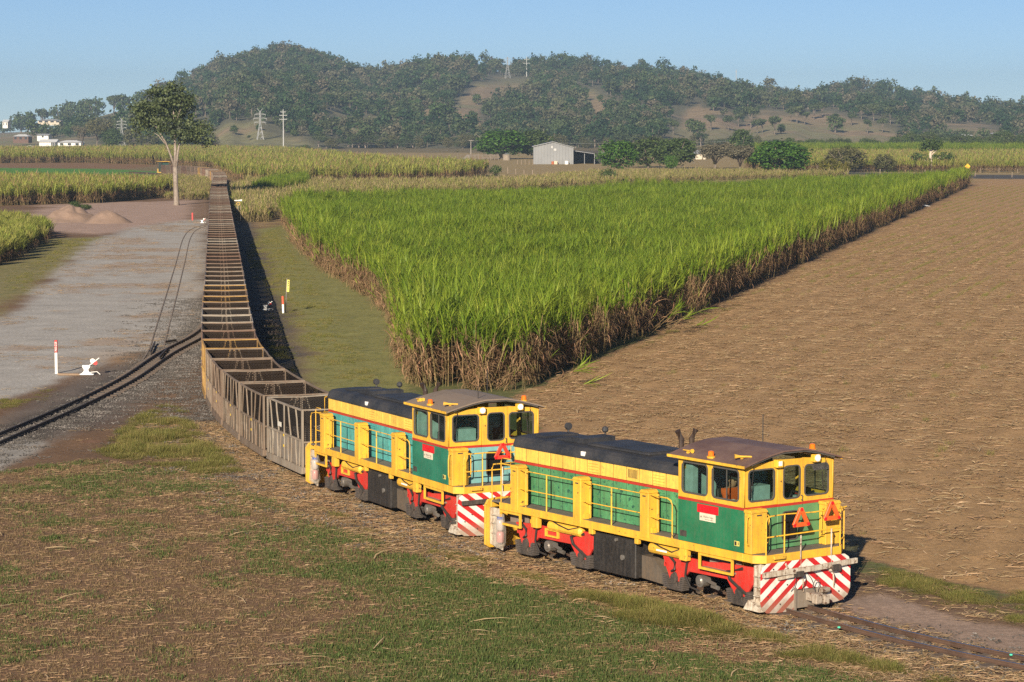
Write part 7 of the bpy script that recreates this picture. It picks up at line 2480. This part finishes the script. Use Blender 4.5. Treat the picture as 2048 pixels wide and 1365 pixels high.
fence([G(720, 329), G(860, 338), G(1000, 347), G(1065, 352)], 5.5, 1.25, 'line of weathered fence posts crossing the pasture left of the shed')
fence([G(1695, 349.5), G(1760, 350), G(1850, 351), G(1950, 353.5), G(2100, 357)], 7.0, 1.2, 'pale fence posts along the road before the olive trees')
fence([G(1960, 346.6), G(2150, 347.5)], 4.0, 1.1, 'roadside fence in front of the cane strip at the right edge', .10)
fence([G(1035, 329), G(1066, 330)], 2.2, 1.3, 'short timber fence joining the tank to the shed')

# ------------------------------------------------------------------ poles, pylons and wires
GALV = simple('galvanised_steel', (.36, .37, .38), .5, .3)
def pylon(x, y, z, H, label, horns=True, col=None):
    E = empty('pylon', (x, y, z), .25, label, 'pylon')
    w = H * .115
    t = H * .012
    legs = MB()
    lv = [0, .16, .30, .43, .54, .64, .74, .84, .93]
    hw = [w * (1 - .88 * min(1, l / .62)) if l < .62 else w * .12 for l in lv]
    for sx in (-1, 1):
        for sy in (-1, 1):
            legs.tube([(sx * a, sy * a, l * H) for a, l in zip(hw, lv)], t * .55, 4)
    legs.build('leg', col or GALV, E)
    br = MB()
    for i in range(len(lv) - 1):
        a, b = hw[i], hw[i + 1]; z0, z1 = lv[i] * H, lv[i + 1] * H
        for s in (-1, 1):
            br.tube([(-a, s * a, z0), (b, s * b, z1)], t * .3, 3); br.tube([(a, s * a, z0), (-b, s * b, z1)], t * .3, 3)
            br.tube([(s * a, -a, z0), (s * b, b, z1)], t * .3, 3); br.tube([(s * a, a, z0), (s * b, -b, z1)], t * .3, 3)
    br.build('brace', col or GALV, E)
    for l, ln in ((.64, .15), (.74, .17), (.84, .14)):
        a = MB()
        for s in (-1, 1):
            a.tube([(s * w * .12, 0, l * H), (s * ln * H, 0, (l + .015) * H)], t * .5, 4); a.tube([(s * w * .12, 0, (l + .045) * H), (s * ln * H, 0, (l + .015) * H)], t * .4, 4)
            a.tube([(s * ln * H * .97, 0, (l + .012) * H), (s * ln * H * .97, 0, (l - .04) * H)], t * .35, 4)
        a.build('cross_arm', col or GALV, E)
    if horns:
        a = MB()
        for s in (-1, 1): a.tube([(0, 0, .92 * H), (s * .075 * H, 0, H)], t * .5, 4)
        a.build('earth_peak', col or GALV, E)


pylon(AT(522, 1120), 1120, 0, (287 - 208) / FPX * 1120, 'lattice pylon before the brown slope left of the tall steel pole')
pylon(AT(246, 1110), 1110, 0, (292 - 229) / FPX * 1110, 'lattice pylon at far left beside the brown trees')
x, y, z = hill_at_px(1015, 158); pylon(x, y, z, 46 / FPX * math.hypot(x, y), 'lattice pylon on the upper clearing of the middle hill', False)


def pole(x, y, z, H, label, arms, r0, col, name='power_pole'):
    E = empty(name, (x, y, z), .2, label, 'pole')
    mb = MB(); mb.tube([(0, 0, -.5), (0, 0, H)], [r0, r0 * .55], 8); mb.build('pole', col, E)
    for l, ln in arms:
        mb = MB(); mb.bar((-ln, 0, l * H), (ln, 0, l * H), r0 * .6, r0 * .6)
        for s in (-.95, -.5, .5, .95): mb.tube([(s * ln, 0, l * H), (s * ln, 0, l * H + r0 * 1.6)], r0 * .25, 5)
        mb.build('cross_arm', col, E)


x, y = G(567, 306); pole(x, y, 0, (306 - 220) / FPX * y, 'tall pale steel power pole with three cross arms at the edge of the far cane', [(.94, 1.0), (.86, 1.4), (.77, 1.4)], .24, simple('pale_pole', (.44, .45, .46), .5))
x, y, z = hill_at_px(1053, 154); pole(x, y, z, 40 / FPX * math.hypot(x, y), 'steel pole with cross arms beside the upper pylon on the hill', [(.85, 1.9), (.66, 2.6)], .35, simple('pale_pole_2', (.44, .45, .46), .5))
x, y = AT(942, 900), 900; pole(x, y, 0, (306 - 278) / FPX * y, 'plain power pole left of the bright green tree by the yards', [(.95, .8)], .17, simple('grey_pole', (.30, .27, .24), .7))
x, y = AT(1470, 2070), 2070; z = hill_height(np.array([x]), np.array([y]))[0]; pole(x, y, z, (192 - 143) / FPX * 2070, 'thin tall mast faint on the skyline right of the main hill', [(.9, .5)], .35, simple('mast_grey', (.38, .39, .41), .6), 'mast')
x, y = AT(1491, 2060), 2060; z = hill_height(np.array([x]), np.array([y]))[0]; pole(x, y, z, (192 - 157) / FPX * 2060, 'shorter mast on the skyline right of the thin tall mast', [(.8, .5)], .3, simple('mast_dark', (.16, .16, .17), .6), 'mast')


def wire(p, q, sag, label, r_=.016):
    E = MB(); pts = []
    for k in range(15):
        t = k / 14
        pts.append((p[0] + (q[0] - p[0]) * t, p[1] + (q[1] - p[1]) * t, p[2] + (q[2] - p[2]) * t - sag * 4 * t * (1 - t)))
    E.tube(pts, r_, 3)
    return tag(E.build('power_line', GALV), label, 'wire')


wire((AT(942, 900), 900, 4.9), (AT(430, 900), 900, 4.7), 1.5, 'thin power line running left from the pole by the yards')
wire((AT(942, 900), 900, 4.9), (AT(1470, 905), 905, 4.6), 1.0, 'thin power line running right from the pole behind the shed')

# ------------------------------------------------------------------ far houses
WALLW = simple('white_wall', (.72, .71, .68), .7)
WALLC = simple('cream_wall', (.50, .44, .36), .7)
WALLB = simple('brick_wall', (.12, .07, .055), .8)
ROOFW = simple('white_roof', (.66, .67, .68), .5)
ROOFGY = simple('grey_roof', (.36, .37, .37), .5)
PANE = simple('dark_house_pane', (.03, .035, .04), .2)


def house(px0, px1, base, top, d, label, wall, roof, hip=True, doors=3, z=None, name='house', depth=9):
    x0, x1 = AT(px0, d), AT(px1, d)
    W = x1 - x0; Ht = (base - top) / FPX * d
    zb = ZH(base, d) if z is None else z
    E = empty(name, ((x0 + x1) / 2, d, zb), 0, label, 'house' if name == 'house' else 'shed')
    hw = Ht * .62
    mb = MB(); mb.box(-W / 2 + .3, W / 2 - .3, 0, depth, -1.5, hw); mb.build('wall', wall, E)
    mb = MB()
    a = W / 2; i = min(W * .28, 4) if hip else .0
    v = [(-a, -.6, hw), (a, -.6, hw), (a, depth + .6, hw), (-a, depth + .6, hw), (-a + i, depth / 2, Ht), (a - i, depth / 2, Ht)]
    mb.add(v, [(0, 1, 5, 4), (1, 2, 5), (2, 3, 4, 5), (3, 0, 4), (0, 3, 2, 1)]); mb.build('roof', roof, E)
    for k in range(doors):
        x = -W / 2 + W * (k + .6) / (doors + .2)
        mb = MB(); mb.box(x - W * .07, x + W * .07, -.05, .02, hw * .15, hw * .8); mb.build('window', PANE, E)


house(80, 116, 293, 279, 1130, 'white walled shed with three dark roller doors at far left', WALLW, ROOFW, False, 0, name='farm_shed')
o = [x for x in bpy.data.objects if x.get('label') == 'white walled shed with three dark roller doors at far left'][0]
for k in range(3):
    mb = MB(); mb.box(1.6 + k * .85, 2.3 + k * .85, -.06, .01, -.2, 1.7); mb.build('roller_door', PANE, o)
house(117, 166, 292, 281, 1125, 'low white house with a wide pale roof right of the white shed', WALLW, ROOFW, True, 3)
house(28, 61, 280, 269, 1170, 'low brick house with a pale roof at the left edge', WALLB, ROOFW, True, 3)
house(76, 101, 276, 268, 1190, 'small lilac grey shed on the slope above the white shed', WALLW, ROOFGY, False, 1, name='farm_shed')
house(78, 126, 246, 239, 1480, 'long low house with a pale roof on the left ridge', WALLC, ROOFGY, True, 4)
house(8, 20, 252, 240, 1560, 'white two storey house beside the conifer at far left', WALLW, ROOFW, False, 2)
house(1168, 1216, 271, 263, 1290, 'long low homestead with a wide pale roof at the foot of the middle hill', WALLB, ROOFGY, True, 4)
house(808, 832, 246, 240, 1500, 'small white building among the trees on the left hillside', WALLW, ROOFW, False, 2)
house(754, 764, 249, 243, 1480, 'tiny white hut on the clearing of the left hillside', WALLW, ROOFW, False, 1, name='farm_shed')
house(1495, 1517, 203, 192, 1800, 'white gabled house high on the right hillside', WALLW, ROOFGY, False, 2)
house(1918, 1944, 276, 269, 1150, 'low roof among the trees of the right belt', WALLC, ROOFW, True, 2)
house(1978, 2020, 274, 265, 1180, 'reddish house behind the right belt of trees', WALLB, ROOFGY, True, 3)
house(1184, 1210, 328, 314, 760, 'white shed behind the mango tree beside the grey shed', WALLW, ROOFW, False, 0, name='farm_shed', z=0)
house(1388, 1412, 332, 314, 760, 'pale farmhouse half hidden behind the farmyard trees', WALLC, ROOFGY, True, 0, z=0)
# white car at the far left, a ute by the road belt
def car(px, base, d, label, colr):
    x = AT(px, d)
    E = empty('parked_car', (x, d, 0), 0, label, 'car')
    mb = MB(); mb.prism([(-2.1, .3), (2.1, .3), (2.15, .75), (1.3, .85), (.8, 1.4), (-.9, 1.42), (-1.5, .9), (-2.1, .85)], 'y', -.85, .85); mb.build('body', colr, E, bevel=.05)
    mb = MB(); mb.prism([(1.05, .9), (.72, 1.33), (-.82, 1.35), (-1.25, .92)], 'y', -.87, .87); mb.build('window', PANE, E)
    for xx in (-1.3, 1.3):
        for yy in (-.85, .85):
            mb = MB(); mb.tube([(xx, yy - .08, .33), (xx, yy + .08, .33)], .33, 12); mb.build('wheel', RUB, E)


car(64, 294, 1100, 'white car parked left of the white shed', WALLW)
car(588, 276, 1105, 'white ute parked beyond the tall steel pole', WALLW)
car(1713, 306, 860, 'white truck beyond the right hand cane', WALLW)

# ------------------------------------------------------------------ air
m = bpy.data.materials.new('air_haze'); m.use_nodes = True
t = m.node_tree; t.nodes.clear()
out = t.nodes.new('ShaderNodeOutputMaterial')
pv = t.nodes.new('ShaderNodeVolumePrincipled')
pv.inputs['Color'].default_value = (.58, .78, 1.0, 1); pv.inputs['Density'].default_value = HAZE_D; pv.inputs['Anisotropy'].default_value = 0.2
t.links.new(pv.outputs[0], out.inputs['Volume'])
if HAZE_D > 0:
    mb = MB(); mb.box(-3400, 3400, -3400, 3400, -3.5, 80)
    o = mb.build('haze', m); o['kind'] = 'stuff'
